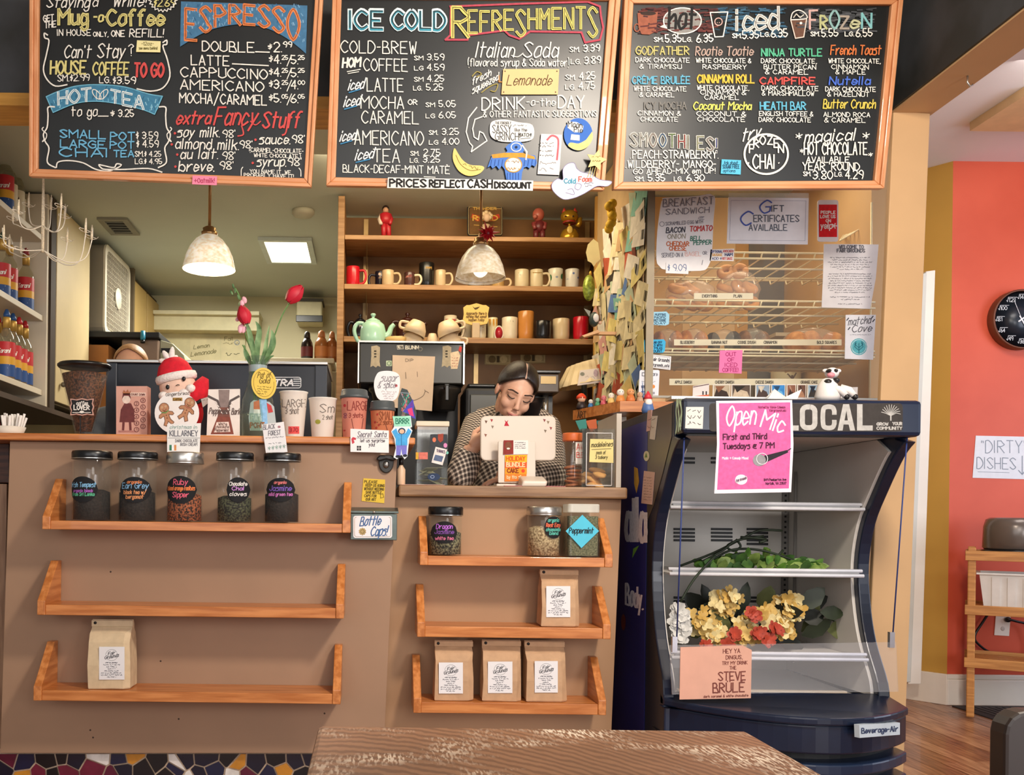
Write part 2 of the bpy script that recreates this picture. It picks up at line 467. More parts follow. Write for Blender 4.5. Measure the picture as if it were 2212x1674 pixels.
bb=MB();bb.slab([(xo-.012,4.63,0),(xo-.012,4.63,.155),(xo-.32,5.04,.155),(xo-.32,5.04,0)],(.016,.012,0),WHITE);struct(bb,'baseboard_corner',bevel=.004)
q=[(2000,586),(2021,583),(1990,1478),(1962,1478)]
bb=MB();bb.slab([at(a,b_,4.60)for a,b_ in q],(0,.05,0),WHITE)
bb.slab([at(a,b_,4.595)for a,b_ in((1990,592),(2003,588),(1968,1474),(1948,1474))],(0,.05,0),mat('#cfd0c8',.5,0,.03,5,0,'grey_white'))
struct(bb,'trim_3',bevel=.004)
# mosaic kick under the left counter: broken tiles in grout
zk=at(400,1627,YC).z
gm=MB();gm.box(at(-25,1650,YC).x,at(840,1650,YC).x,2.932,2.97,0,zk,mat('#c8ad94',.9,0,.1,60,.1,'grout'))
kick=struct(gm,'trim_4')
TILE=[(c_,mat(c_,.18,0,.12,30,0,'glazed_tile',None,.6))for c_ in('#0d1026','#090a12','#141a3a','#5c1430','#6e1a34','#c8862a','#d49a3c','#e6e0da')]
wts=[24,24,12,11,9,9,7,5]
seeds=[]
r2=random.Random(21)
for j in range(3):
 for i in range(20):
  seeds.append((-22+i*39+r2 .uniform(-17,17)+18*(j%2),1640+j*31+r2 .uniform(-12,12)))
def clip(poly,a,n):
 out=[]
 for i in range(len(poly)):
  p0,p1=poly[i],poly[(i+1)%len(poly)]
  d0=(p0[0]-a[0])*n[0]+(p0[1]-a[1])*n[1];d1=(p1[0]-a[0])*n[0]+(p1[1]-a[1])*n[1]
  if d0<=0:out.append(p0)
  if d0*d1<0:
   t=d0/(d0-d1);out.append((p0[0]+(p1[0]-p0[0])*t,p0[1]+(p1[1]-p0[1])*t))
 return out
for i,s0 in enumerate(seeds):
 cell=[(max(-24,s0[0]-60),1629),(min(820,s0[0]+60),1629),(min(820,s0[0]+60),1722),(max(-24,s0[0]-60),1722)]
 for j,s1 in enumerate(seeds):
  if i==j:continue
  dx,dy=s1[0]-s0[0],s1[1]-s0[1];d=math.hypot(dx,dy)
  if d>130:continue
  cell=clip(cell,((s0[0]+s1[0])/2-dx/d*1.7,(s0[1]+s1[1])/2-dy/d*1.7),(dx/d,dy/d))
  if len(cell)<3:break
 if len(cell)>=3:
  t=MB();y0=2.926+r2 .uniform(-.0015,.0015)
  t.slab([at(a,b_,y0)for a,b_ in cell],(0,.0075,0),r2 .choices([m for _,m in TILE],wts)[0]);t.build('tile',kick)
  # ------------------------------------------------------------------ counters
ZT=at(450,940,2.86).z
ZTb=at(450,955,2.86).z
ZR=at(1108,1050,2.90).z
ZRb=at(1108,1075,2.90).z
lc=thing('bar_counter','tall tan painted bar counter front with three oak shelves on it','counter',at(430,1627,YC))
q=[at(a,b,YC)for a,b in((21,958),(859,958),(829,1627),(0,1627))];q[0].z=q[1].z=ZTb-.001;m=MB();m.slab(q,(0,.03,0),TAN);m.build('front_panel',lc,.002)
m=MB();m.box(at(30,1200,YC).x,at(826,1200,YC).x,3.0,3.30,.0,ZTb-.002,TAN);m.build('body',lc)
for px,py in((239,1235),(347,1428),(386,1553),(195,1577),(201,1593),(701,1541)):
 m=MB();m.ball(at(px,py,YC),(.003,.0015,.003),mat('#4a3a30',.8),8,5);m.build('nail_hole',lc)
m=MB();m.box(at(-60,945,2.86).x,at(897,945,2.86).x,2.86,3.32,ZTb,ZT,OAK)
tag(m.build('bar_countertop',bevel=.004),'long honey oak bar top holding cups, plush toy and flower vase','countertop')
rc=thing('till_counter','lower tan till counter front with three short oak shelves','counter',(at(1100,1627,2.95).x,2.95,0))
q=[at(a,b,2.95)for a,b in((830,1076),(1342,1076),(1321,1568),(1316,1741),(800,1741))];q[0].z=q[1].z=ZRb-.001;m=MB();m.slab(q,(0,.03,0),TAN2);m.build('front_panel',rc)
m=MB();m.box(at(846,1300,2.98).x,at(1318,1300,2.98).x,2.98,3.5,0,ZRb-.002,TAN2);m.build('body',rc)
m=MB();m.box(at(861,1060,2.9).x,at(1356,1060,2.9).x,2.90,3.55,ZRb,ZR,wood('#94704e','#785638',0,.45,7,'worn_brown_laminate'))
tag(m.build('till_countertop',bevel=.006),'thick brown till countertop with worn front edge under the white tablet','countertop')
EPW=mat('#c6bcae',.5,0,.03,6)
# end panel of the till counter (white) below the oak toy ledge
m=MB();m.box(at(1300,980,3.25).x,at(1344,980,2.99).x,3.25,3.28,ZR+.001,at(1330,893,3.0).z,EPW)
m.box(at(1333,980,2.99).x,at(1344,980,2.99).x,3.0,3.249,ZR+.001,at(1330,893,3.0).z,EPW)
tag(m.build('end_panel',bevel=.003),'white upright end panel at right end of the till countertop','panel')
# dark wood stub of a lower counter at far left
m=MB();m.box(-1.7,at(19,1000,3.02).x,3.02,3.3,at(0,1043,3.02).z,at(0,958,3.02).z,wood('#5a3424','#3e2218',0,.4))
m.box(-1.7,at(21,1000,3.02).x,3.0,3.3,at(0,958,3.02).z,at(0,951,3.0).z,WHITE);m.box(-1.7,at(14,1100,3.02).x,3.02,3.3,0,at(0,1045,3.02).z,wood('#a88468','#8d6a50',2,.4))
tag(m.build('side_cabinet',bevel=.002),'dark brown cabinet with thin white top left of the bar counter','cabinet')
# oak wall shelves
def wall_shelf(label,xl,xr,yt,yb,ytop,Yw,gid):
 Yf=Yw-.14
 a,b=at(xl,yt,Yf),at(xr,yt,Yf);z1=(at((xl+xr)/2,yt,Yf)).z;z0=at((xl+xr)/2,yb,Yf).z
 zt=at((xl+xr)/2,ytop,Yw-.02).z
 r=thing('wall_shelf',label,'shelf',((a.x+b.x)/2,Yw,z0),gid)
 w_=.024
 m=MB();m.box(a.x+w_,b.x-w_,Yf,Yw-.001,z0,z1,OAK);m.build('shelf_board',r,.0015)
 for x0 in(a.x,b.x-w_):
  prof=[(Yw-.001,z0),(Yf-.004,z0),(Yf-.004,z1+.012),(Yf+.02,z1+.035),(Yw-.032,zt),(Yw-.001,zt)]
  m=MB();m.slab([(x0,y,z)for y,z in prof],(w_,0,0),OAKY);m.build('side_bracket',r,.002)
 return z1
gs='oak shelves on the counter fronts'
SH={}
SH['L1']=wall_shelf('top oak shelf on bar counter holding five black lidded tea jars',92,757,1128,1147,1038,YC,gs)
SH['L2']=wall_shelf('empty middle oak shelf on the bar counter',81,743,1310,1332,1214,YC,gs)
SH['L3']=wall_shelf('lowest oak shelf on bar counter with a single coffee bag',73,736,1495,1517,1388,YC,gs)
SH['R1']=wall_shelf('oak shelf below till with three tea jars',907,1323,1203,1223,1117,2.95,gs)
SH['R2']=wall_shelf('middle oak shelf below till with one coffee bag at right',901,1319,1355,1378,1264,2.95,gs)
SH['R3']=wall_shelf('lowest oak shelf below till with three coffee bags',893,1309,1519,1542,1416,2.95,gs)
# ================================================================== MENU BOARDS (hung from the soffit, leaning forward at the top)
FRAME=wood('#e0a070','#cf8a58',0,.45,6,'board_frame_oak',.15)
FRAMEV=wood('#e0a070','#cf8a58',2,.45,6,'board_frame_oak_upright',.15)
SLATE=mat('#191c1b',.34,0,.3,3.5,.01,'slate_board','#0d0f0f',0,(1,1,1),.3,.75)
TILT=math.radians(9)
def board(label,out,inn,yb):
 """out / inn: TL TR BR BL pixel corners of the frame's outside and inside"""
 S=Plane(at(out[3][0],yb,2.93),(0,-math.cos(TILT),-math.sin(TILT)))
 r=thing('menu_board',label,'menu board',S(out[3][0],out[3][1]),'chalk menu boards over the counter')
 n=S.n
 m=MB();m.slab([S(a,b,-.004)for a,b in inn],-n*.006,SLATE);m.build('chalk_surface',r)
 for i,mm in((0,FRAME),(1,FRAMEV),(2,FRAME),(3,FRAMEV)):
  j=(i+1)%4
  m=MB()
  def mix(a,b,t):return(a[0]+(b[0]-a[0])*t,a[1]+(b[1]-a[1])*t)
  for t0,t1,l in((0,.55,.010),(.55,1,.016)):
   q=[mix(inn[i],out[i],t0),mix(inn[j],out[j],t0),mix(inn[j],out[j],t1),mix(inn[i],out[i],t1)]
   m.slab([S(a,b,l)for a,b in q],-n*(l+.014),mm)
  m.build('frame_rail',r,.0025)
  # two hooks and battens to the soffit behind
 m=MB()
 for t in(.2,.8):
  p=S(out[3][0]+(out[2][0]-out[3][0])*t,yb-25)
  m.box(p.x-.012,p.x+.012,p.y+.012,2.998,p.z-.01,p.z+.01,RAILY)if p.z>zs else m.box(p.x-.012,p.x+.012,p.y+.016,p.y+.03,p.z-.01,p.z+.4,RAILY)
 m.build('hanging_batten',r)
 return r,S
Wc='#ece9df';YL='#d9cf86';RD='#d4504e';BL='#6cb2d6';OR='#dd7d44';GRN='#4fae86';PK='#d8a0a0'
def chalkball(k,pts,wt,c,layer=0):k.line(pts,wt,c,layer,True)
# ---- left board
bl,S=board('chalk menu board on the left headed ESPRESSO and HOT TEA',[(67,-46),(701,-44),(673,406),(66,383)],[(86,-28),(682,-26),(657,386),(83,366)],395)
k=Ink(S)
k.t('Staying',100,16,24,92,Wc,2.6,.2);k.t('a',200,14,20,10,Wc,2.2,.2);k.t('While!',244,14,26,72,Wc,2.6,.2);k.t('$2.69',333,14,16,44,YL,2.2,.1)
n=22;k.line([(352+(26+(4 if i%2 else-1))*math.cos(pi*i/n)*1.05,-4+(26+(4 if i%2 else-1))*math.sin(pi*i/n))for i in range(n+1)],2,Wc)
k.t('GET',94,47,13,22,Wc,2.2,0,-.12);k.t('THE',97,61,13,24,Wc,2.2,0,-.12)
k.t('IN HOUSE',124,77,13,72,Wc,2);k.t('ONLY,',202,79,10,32,Wc,1.8);k.t('ONE',241,79,13,28,Wc,2.2);k.t('REFILL!',280,80,17,74,Wc,2.3,.08)
k.t("Can't",139,125,27,56,Wc,2.6,.15);k.t('Stay',210,125,30,58,Wc,2.8,.15);k.t('?',278,120,24,11,Wc,2.2)
k.t('SM.$2.99',125,176,14,68,Wc,2,0,-.03);k.t('LG.',215,179,13,24,Wc,2);k.t('$3.59',245,181,15,48,Wc,2.2)
k.line([(103,76),(96,72),(97,82),(106,88),(100,120),(94,150),(102,172),(120,186),(145,183)],3.0,Wc,0,True)
k.line([(352,92),(360,87),(360,96),(352,100),(362,130),(367,165),(352,190),(325,197),(296,192)],3.0,Wc,0,True)
k.t('to go',155,251,20,55,Wc,2.4);k.line([(212,251),(234,251)],2.2,Wc);k.t('$',240,251,12,7,Wc,1.8);k.t('3.25',256,252,15,33,Wc,2.3)
k.t('$ 3.59',295,300,15,46,Wc,2.1);k.t('$ 4.59',296,318,15,46,Wc,2.1);k.t('SM.$ 4.25',292,338,11,56,Wc,1.8);k.t('LG.$ 4.95',292,354,11,58,Wc,1.8)
for sx,x0 in((1,98),(-1,364)):
 k.line([(x0+sx*a,b)for a,b in((20,231),(6,232),(6,250),(4,275),(-4,290),(0,306),(8,320),(4,345),(8,355),(22,362))],3.0,Wc,0,True)
 k.line([(x0+sx*a,b)for a,b in((-4,275),(-7,279),(-3,284),(3,290),(1,300),(-6,306),(-2,300))],2.2,Wc,0,True)
k.line([(122,362),(126,350),(150,347),(180,352),(205,365),(232,370),(255,362),(262,356),(252,354),(246,362),(225,358),(214,356),(218,362),(228,366),(270,366),(320,364),(350,372)],2.8,Wc,0,True)
k.done('lettering',bl,'white chalk lettering about coffee and tea')
k=Ink(S)
k.t('Mug',127,53,33,62,YL,6.5);k.t('-o-',203,47,20,30,YL,4);k.t('Coffee',232,55,33,122,YL,6)
k.t('Mug',127,53,33,62,'#8f8747',1.2,0,0,1);k.t('Coffee',232,55,33,122,'#8f8747',1.2,0,0,1)
k.t('HOUSE',109,160,28,76,YL,4.2,.04);k.t('COFFEE',201,162,27,76,YL,3.6,.06);k.t('TO GO',290,166,29,62,RD,5,.06)
k.t('SMALL',130,297,17,98,BL,3,0,.03);k.t('POT',239,303,17,52,BL,3);k.t('LARGE',131,318,16,96,BL,3,0,.03);k.t('POT',238,321,15,52,BL,2.8);k.t('CHAI',130,338,18,104,BL,3.2,0,.01);k.t('TEA',246,339,14,43,BL,2.8)
# hot tea ribbon
top=[(100,209),(125,198),(165,186),(215,183),(270,188),(320,203),(351,208)]
bot=[(334,247),(312,238),(270,227),(215,219),(165,223),(115,243)]
tp,bp=catmull(top),catmull(bot)
k.poly(tp+bp,'#3f7fa0',-1)
for i in range(70):
 a=rnd.random();p=tp[int(a*(len(tp)-1))];q=bp[int((1-a)*(len(bp)-1))];t=rnd.uniform(.05,.85)
 x0=p[0]+(q[0]-p[0])*t;y0=p[1]+(q[1]-p[1])*t
 k.line([(x0,y0),(x0+rnd.uniform(-3,3),y0+6)],2,rnd.choice(['#6fb0cc','#2f6480','#8fc4d8']),-.5)
k.line(tp+bp+[tp[0]],2.2,'#6fb5cf')
k.t('HOT',126,226,27,70,'#eef2ee',5,0,-.12,1);k.t('TEA',240,221,27,70,'#eef2ee',5,0,.22,1);k.t('HOT',126,226,27,70,'#5a94ae',1.3,0,-.12,2);k.t('TEA',240,221,27,70,'#5a94ae',1.3,0,.22,2)
for cx,rt in((209,-.7),(224,.7)):
 k.line(ell(cx,204,6,13,14,rt)+[ell(cx,204,6,13,14,rt)[0]],1.8,Wc,1);k.line([(cx,214),(cx,196)],1.3,Wc,1)
k.done('lettering',bl,'coloured chalk headings and the blue ribbon for tea')
k=Ink(S)
# espresso banner
btop=[(391,3),(664,12)];barc=[(661,116),(640,98),(610,77),(570,59),(525,52),(470,60),(430,76),(389,101)]
k.poly(btop+catmull(barc),'#43759a',-1)
for i in range(150):
 x0=rnd.uniform(393,658);f=abs(x0-527)/137;ymax=52+f*f*48;y0=rnd.uniform(6,ymax-6)
 k.line([(x0,y0),(x0+rnd.uniform(-2,4),y0+5)],2.2,rnd.choice(['#6d9bbd','#305f85','#86aecb']),-.5)
for i,ch in enumerate('ESPRESSO'):
 f=(i-3.5)/3.5;hh=40+26*abs(f)**1.8;x0=401+i*31.6;yb=51+34*abs(f)**2
 k.t(ch,x0,yb,hh,23,'#dd8047',6.5,0,.08,0);k.t(ch,x0,yb,hh,23,'#8a4526',1.4,0,.08,1)
k.t('extra',381,268,27,72,RD,4,.25);k.t('Fancy',462,270,38,90,RD,4,.25);k.t('Stuff',566,276,34,80,RD,4.2,.2)
k.line([(541,262),(552,270),(563,262)],2.6,RD,0,True);k.line([(522,272),(526,290),(514,294)],3,RD,0,True);k.line([(624,246),(618,285),(610,292)],3.4,RD,0,True)
for bx,by in((378,288),(371,312),(383,334),(379,360),(552,302),(546,352)):k.poly(ell(bx,by,2.8,2.8,8),RD,0)
k.done('lettering',bl,'orange and red chalk headings over the espresso list')
k=Ink(S)
for tx,x0,yb,w_,pr,sup,y2 in(('DOUBLE',437,110,112,'2.','99',102),('LATTE',413,140,82,'4.','',0),('CAPPUCCINO',391,166,186,'','',0),('AMERICANO',390,193,179,'','',0),('MOCHA/CARAMEL',388,222,188,'','',0)):
 k.t(tx,x0,yb,21,w_,Wc,2.6,0,.03)
k.line([(552,112),(582,113)],2.6,Wc);k.line([(502,138),(580,142)],2.6,Wc)
k.t('$',580,107,12,7,Wc,1.8);k.t('2.',592,112,20,18,Wc,2.6);k.t('99',612,102,12,18,Wc,2.2)
for yb,a,b,c2,d in((137,'4.','25','5.','25'),(165,'4.','25','5.','25'),(191,'3.','25','4.','00'),(221,'5.','05','6.','05')):
 k.t('$',582,yb-3,14,7,Wc,1.8);k.t(a,592,yb,18,16,Wc,2.5);k.t(b,609,yb-8,9,13,Wc,1.8);k.line([(620,yb+6),(630,yb-18)],2,Wc);k.t(c2,629,yb+1,18,16,Wc,2.4);k.t(d,644,yb-8,9,14,Wc,1.8)
k.t('soy milk.',383,296,21,92,Wc,2.6,.15);k.t('98\u00a2'.replace('\u00a2',"'"),481,297,16,28,Wc,2.1)
k.t('almond milk.',379,321,22,138,Wc,2.6,.12,.02);k.t("98'",518,320,16,28,Wc,2.1)
k.t('au lait.',390,343,21,82,Wc,2.6,.15);k.t("98'",481,345,17,28,Wc,2.1)
k.t('breve.',386,370,22,78,Wc,2.8,.12);k.t("98'",475,366,17,30,Wc,2.2)
k.t('sauce.',560,311,20,68,Wc,2.6,.12);k.t("98'",631,309,17,28,Wc,2.2);k.t('(CARAMEL-CHOCOLATE-',539,328,9,116,Wc,1.5,0,.03);k.t('WHITE CHOCOLATE.)',549,339,8,100,Wc,1.4,0,.03)
k.t('syrup.',555,359,20,64,Wc,2.6,.12);k.t("98'",622,358,17,30,Wc,2.2);k.t('(',521,382,18,4,Wc,1.9);k.t('YOU NAME IT, WE',540,374,8,88,Wc,1.4,0,.03);k.t('PROBABLY HAVE IT!',527,382,8,108,Wc,1.4,0,.03);k.t(')',646,384,18,4,Wc,1.9)
k.done('lettering',bl,'white chalk espresso prices and extras')
# ---- middle board
bm,S=board('chalk menu board in the middle headed ICE COLD REFRESHMENTS',[(719,-20),(1340,-16),(1303,413),(705,403)],[(738,-2),(1314,3),(1284,396),(725,384)],405)
k=Ink(S)
for word,x0,w_,in(('ICE',756,70),('COLD',848,112)):
 k.t(word,x0,62,40,w_,'#dfeef0',10.5,0,.02,0,0,.03)
 k.t(word,x0,63,39,w_,'#3a94aa',5.0,0,.02,1,0,.03)
 k.t(word,x0,60,37,w_,'#26363a',2.4,0,.02,2,0,.03)
 # red scroll round REFRESHMENTS
k.line([(972,14),(1130,8),(1270,4),(1296,14),(1298,34),(1303,60),(1296,86),(1264,92),(1256,70),(1145,68),(1122,84),(1100,76),(1090,66),(1012,76),(1010,86),(962,86),(973,76),(974,14)],4.2,'#b84a5a',-.5)
k.t('R',978,80,64,34,'#d9cd72',7.5);k.t('R',978,80,64,34,'#6b6430',1.5,0,0,1)
for i,(ch,hh,dy)in enumerate(zip('EFRESHMENTS',(48,44,42,42,56,42,42,44,44,46,64),(71,69,66,64,78,62,62,62,62,62,80))):
 x0=1012+i*25.9
 k.t(ch,x0,dy,hh,18.5,'#d9cd72',5.6,0,0,0,0,.03);k.t(ch,x0,dy,hh,18.5,'#5f592c',1.2,0,0,1,0,.03)
for tx,x0,y0,w_ in(('iced',752,195,32),('iced',742,231,34),('iced',734,306,32),('iced',767,346,38)):
 k.t(tx,x0,y0,22,w_,'#e4e9ea',2.6,.3,-.12);k.line([(x0+2,y0+5),(x0+w_-6,y0-2)],2.6,'#3f86b4')
k.t('HOM',740,146,20,38,Wc,4,.1,-.05);k.line([(750,155),(778,150)],2,Wc);k.line([(752,159),(775,155)],1.8,Wc)
k.line([(1020,165),(1030,155),(1040,160),(1030,166)],2,'#a89a52',0,True);k.line([(1040,200),(1060,186),(1075,182),(1070,197),(1060,196)],2,'#a89a52',0,True);k.line([(1078,163),(1078,177),(1084,177)],2.4,'#c48a4a')
k.done('lettering',bm,'coloured chalk headings on the cold drinks board')
k=Ink(S)
for tx,x0,y0,h_,w_ in(('COLD-BREW',737,114,29,162),('COFFEE',786,153,29,94),('LATTE',793,197,31,78),('MOCHA',780,234,29,92),('OR',882,226,12,19),('CARAMEL',782,266,29,122),('AMERICANO',766,312,33,148),('TEA',807,350,31,56),('BLACK-DECAF-MINT MAT\u00c9',741,372,18,230)):
 k.t(tx,x0,y0,h_*.9,w_,Wc,2.4 if h_>20 else 2.0,0,.015)
k.line([(916,382),(940,383)],2,Wc)
for x0,y0,a,b in((895,130,'SM','3.59'),(895,152,'LG','4.59'),(895,176,'SM','4.25'),(893,195,'LG.','5.25'),(920,231,'SM','5.05'),(920,255,'LG','6.05'),(927,291,'SM.','3.25'),(927,312,'LG','4.00'),(887,336,'SM.','2.75'),(886,351,'LG.','3.25')):
 k.t(a,x0,y0,9,19,Wc,1.7);k.t(b,x0+28,y0,13.5,36,Wc,2.0)
k.t('Italian',1027,124,33,82,Wc,2.8,.2);k.t('Soda',1130,124,33,74,Wc,2.9,.15);k.line([(1105,120),(1118,123),(1130,115)],2,Wc,0,True)
k.t('(flavored syrup & Soda water)',1011,143,16,218,Wc,1.9)
for x0,y0,a,b in((1231,112,'SM.','3.39'),(1233,138,'LG.','3.89'),(1222,172,'SM.','4.25'),(1221,193,'LG.','4.75')):
 k.t(a,x0,y0,10,22,Wc,1.9);k.t(b,x0+30,y0,15,34,Wc,2.3,0,-.05)
k.t('fresh',1020,184,15,40,Wc,2,.1,-.5);k.t('squeezed',1020,203,15,56,Wc,2,.1,-.55)
k.t('DRINK',1041,238,26,92,Wc,3,0,-.03);k.t('-o-the',1138,228,15,62,Wc,2.2);k.t('DAY',1206,233,26,56,Wc,3);k.t('& OTHER FANTASTIC SUGGESTIONS',1044,253,13,245,Wc,1.8,0,-.005)
k.line([(1030,232),(1012,255),(1007,285),(1014,308),(1021,316),(1018,328),(1052,304),(1044,288),(1036,284),(1033,302),(1024,296),(1021,278),(1026,258),(1042,252)],2.6,Wc)
k.done('lettering',bm,'white chalk cold drink names and prices')
# ---- right board
br,S=board('chalk menu board on the right headed hot iced FROZEN',[(1347,-10),(1947,-6),(1905,409),(1323,411)],[(1367,9),(1923,12),(1886,391),(1345,394)],410)
k=Ink(S)
def wash(x0,x1,y0,y1,cs,n):
 for i in range(n):
  x=rnd.uniform(x0,x1);y=rnd.uniform(y0,y1)
  k.line([(x,y),(x+rnd.uniform(8,20),y-rnd.uniform(-2,3))],3.2,rnd.choice(cs),-.8)
wash(1374,1535,18,72,['#5c2f2d','#6e3833','#43282a'],150);wash(1540,1690,18,80,['#2c4f66','#3b6580','#27404f'],150);wash(1720,1880,20,70,['#43464a','#55585c','#3a3d40'],150)
k.poly([(1377,28),(1421,25),(1417,68),(1403,75),(1386,74),(1379,60)],'#9a5a44',-.3);k.poly(ell(1400,29,17,4.5),'#3a2a24',0);k.ring(1376,60,6,8,2.5,'#9a5a44');k.ring(1402,52,1.2,1.2,1.5,'#3a2a24')
bub=ell(1474,45,41,28,26);k.poly(bub,'#8d8b86',-.3);k.line(bub+[bub[0]],2.4,Wc);k.poly([(1436,52),(1425,58),(1440,62)],'#d8d5cc',0)
k.t('hot',1444,62,46,58,'#1d1d1d',6,.05,0,1)
k.poly([(1534,27),(1572,26),(1562,79),(1544,80)],'#151817',-.3);k.line([(1534,27),(1544,80),(1562,79),(1572,26),(1534,27)],2.4,Wc);k.ring(1552,47,8,8,2,'#e0b0a8');k.t('..',1549,49,8,6,'#e0b0a8',2)
for ch,x0,hh,w_ in(('i',1591,44,6),('c',1606,44,20),('e',1632,46,22),('d',1661,48,20)):
 k.t(ch,x0,66-(x0-1590)*.04,hh,w_,'#d9d7d0',6.5,0,0,1,0,.02);k.t(ch,x0,66-(x0-1590)*.04,hh,w_,'#8c8a85',1.4,0,0,2,0,.02)
k.poly([(1708,44),(1742,42),(1736,80),(1718,83)],'#6b4a3a',-.3);k.line([(1708,44),(1718,83),(1736,80),(1742,42)],2.2,'#e6d2c4');k.line([(1708,42),(1712,28),(1725,22),(1738,28),(1742,40),(1708,43)],2.4,'#e6e2da',0,True);k.line([(1714,38),(1720,30),(1728,38),(1736,32)],2,'#d9d2c4');k.ring(1720,56,1.4,1.4,1.4,'#241a16');k.poly(ell(1730,50,3,3,8),'#f0e8e0',0)
for ch,x0,hh,w_,c_ in(('F',1749,40,16,'#cfa9a2'),('R',1772,28,14,'#b7ba86'),('O',1793,40,19,'#8db6b4'),('Z',1815,26,18,'#a99e90'),('e',1838,26,17,'#c2c39a'),('N',1862,32,20,'#82c0c2')):
 k.t(ch,x0,63-(x0-1749)*.02,hh,w_,c_,4.6,0,0,1)
k.done('lettering',br,'coloured chalk hot, iced and frozen heading with cup drawings')
k=Ink(S)
for x0,y0,a,b,xb_ in((1413,90,'SM.','5.35',1437),(1475,90,'LG.','6.35',1505),(1582,82,'SM.','5.35',1604),(1643,79,'LG.','6.35',1666),(1751,78,'SM.','5.55',1775),(1825,78,'LG.','6.55',1849)):
 k.t(a,x0,y0,9,20,Wc,2);k.t(b,xb_,y0+2,17,35,Wc,2.4,0,-.05)
DR=[('GODFATHER',1374,118,20,114,'#b9b272',2.8,['DARK CHOCOLATE','& TIRAMISU'],[(1373,134,116),(1382,148,90)]),('Rootie Tootie',1502,120,22,124,'#b69e92',2.6,['WHITE CHOCOLATE &','RASPBERRY'],[(1504,135,118),(1518,149,94)]),('NINJA TURTLE',1645,121,18,130,'#58b48c',3,['DARK CHOCOLATE,','BUTTER PECAN','& CARAMEL'],[(1644,136,120),(1650,149,112),(1653,160,92)]),('French Toast',1794,118,23,108,'#d9773f',2.7,['WHITE CHOCOLATE,','CINNAMON','& MAPLE'],[(1790,136,112),(1796,149,80),(1805,160,64)]),('CR\u00c9ME BRUL\u00c9E',1366,181,18,124,'#66b0cc',2.5,['WHITE CHOCOLATE','& CARAMEL'],[(1370,196,112),(1382,209,74)]),('CINNAMON ROLL',1507,179,20,122,'#e6bc48',3,['WHITE CHOCOLATE,','CINNAMON &','CARAMEL'],[(1506,194,112),(1513,204,98),(1522,215,74)]),('CAMPFIRE',1642,182,17,118,'#dc5650',3,['DARK CHOCOLATE','& MARSHMALLOW'],[(1645,195,122),(1646,206,112)]),('Nutella',1791,183,20,88,'#4a6fd0',3,['DARK CHOCOLATE','& HAZELNUT'],[(1783,197,108),(1787,208,90)]),('ICY MOCHA',1392,236,18,90,'#7f7d78',2.2,['CINNAMON &','CHOCOLATE'],[(1378,249,92),(1384,262,80)]),('Coconut Mocha',1498,237,19,124,'#cfd068',2.7,['COCONUT &','CHOCOLATE'],[(1505,250,106),(1507,262,102)]),('HEATH BAR',1642,237,19,98,'#62b4d0',2.8,['ENGLISH TOFFEE &','DARK CHOCOLATE'],[(1640,250,116),(1639,263,112)]),('Butter Crunch',1778,234,22,112,'#d6c255',2.6,['ALMOND ROCA','& CARAMEL'],[(1779,252,100),(1781,264,88)])]
for tx,x0,y0,h_,w_,c_,wt,subs,pos in DR:
 k.t(tx,x0,y0,h_*.86,w_,c_,wt,.1 if tx[1].islower()else 0)
 for s_,(a,b,c2)in zip(subs,pos):k.t(s_,a,b,9.5,c2,Wc,1.6,0,.01)
k.done('lettering',br,'chalk list of twelve flavoured drinks')
k=Ink(S)
for i,ch in enumerate('SMOOTHIES!'):
 x0=1363+i*20.5;yb=316+12*(i/9)**2;c2=('#d6d2c8','#d6d2c8','#c9b8ae','#5e7fa8','#8aa66a','#c25a54','#b0a890','#c9c9a0','#b8a8a0','#6a70b8')[i]
 k.t(ch,x0,yb,28,13 if ch!='I' else 3,'#e2dfd6',6.2,0,0,0,0,.02);k.t(ch,x0,yb,28,13 if ch!='I' else 3,'#2a2d2c',3.4,0,0,1,0,.02);k.t(ch,x0,yb,28,13 if ch!='I' else 3,c2,1.0,0,0,2,0,.02)
k.t('.PEACH-STRAWBERRY.',1362,342,17,190,Wc,2.2);k.t('.WILDBERRY- MANGO-',1352,362,15,194,Wc,2.2);k.t("GO AHEAD-MIX em UP!",1368,376,11,178,Wc,1.8,0,-.01);k.t('SM.',1372,391,9,20,Wc,1.8);k.t('5.35',1400,391,14,36,Wc,2.2);k.t('LG.',1456,391,9,18,Wc,1.8);k.t('6.30',1483,391,14,38,Wc,2.2)
k.ring(1655,333,47,43,4.2,Wc,0,40)
for i,ch in enumerate('FROZEN'):
 a=math.radians(-158+i*27);k.t(ch,1655+34*math.cos(a)-5,333+31*math.sin(a)+9,18,11,Wc,3)
k.t('CHAI',1627,364,30,46,Wc,3.2);k.t('.',1617,352,8,2,Wc,3.4);k.t('.',1682,352,8,2,Wc,3.4);k.t('try',1602,306,26,38,Wc,2.8,.25,-.25)
k.t('*',1719,306,18,14,Wc,2.2);k.t('magical',1738,308,25,108,Wc,2.9,.2,-.05);k.t('*',1864,306,20,14,Wc,2.2)
k.t('*',1728,334,12,8,Wc,1.8);k.t('HOT CHOCOLATE',1737,334,26,136,Wc,2.8);k.t('*',1876,342,12,9,Wc,1.8)
k.t('AVAILABLE',1742,351,12,92,Wc,2.1);k.t("YEAR 'ROUND",1734,367,16,122,Wc,2.4,0,.01);k.t('SM.',1735,380,9,17,Wc,1.8);k.t('3.80',1756,387,18,42,Wc,2.4);k.t('LG.',1803,381,9,17,Wc,1.8);k.t('4.29',1826,386,18,38,Wc,2.4)
k.done('lettering',br,'chalk smoothie, frozen chai and hot chocolate lettering')
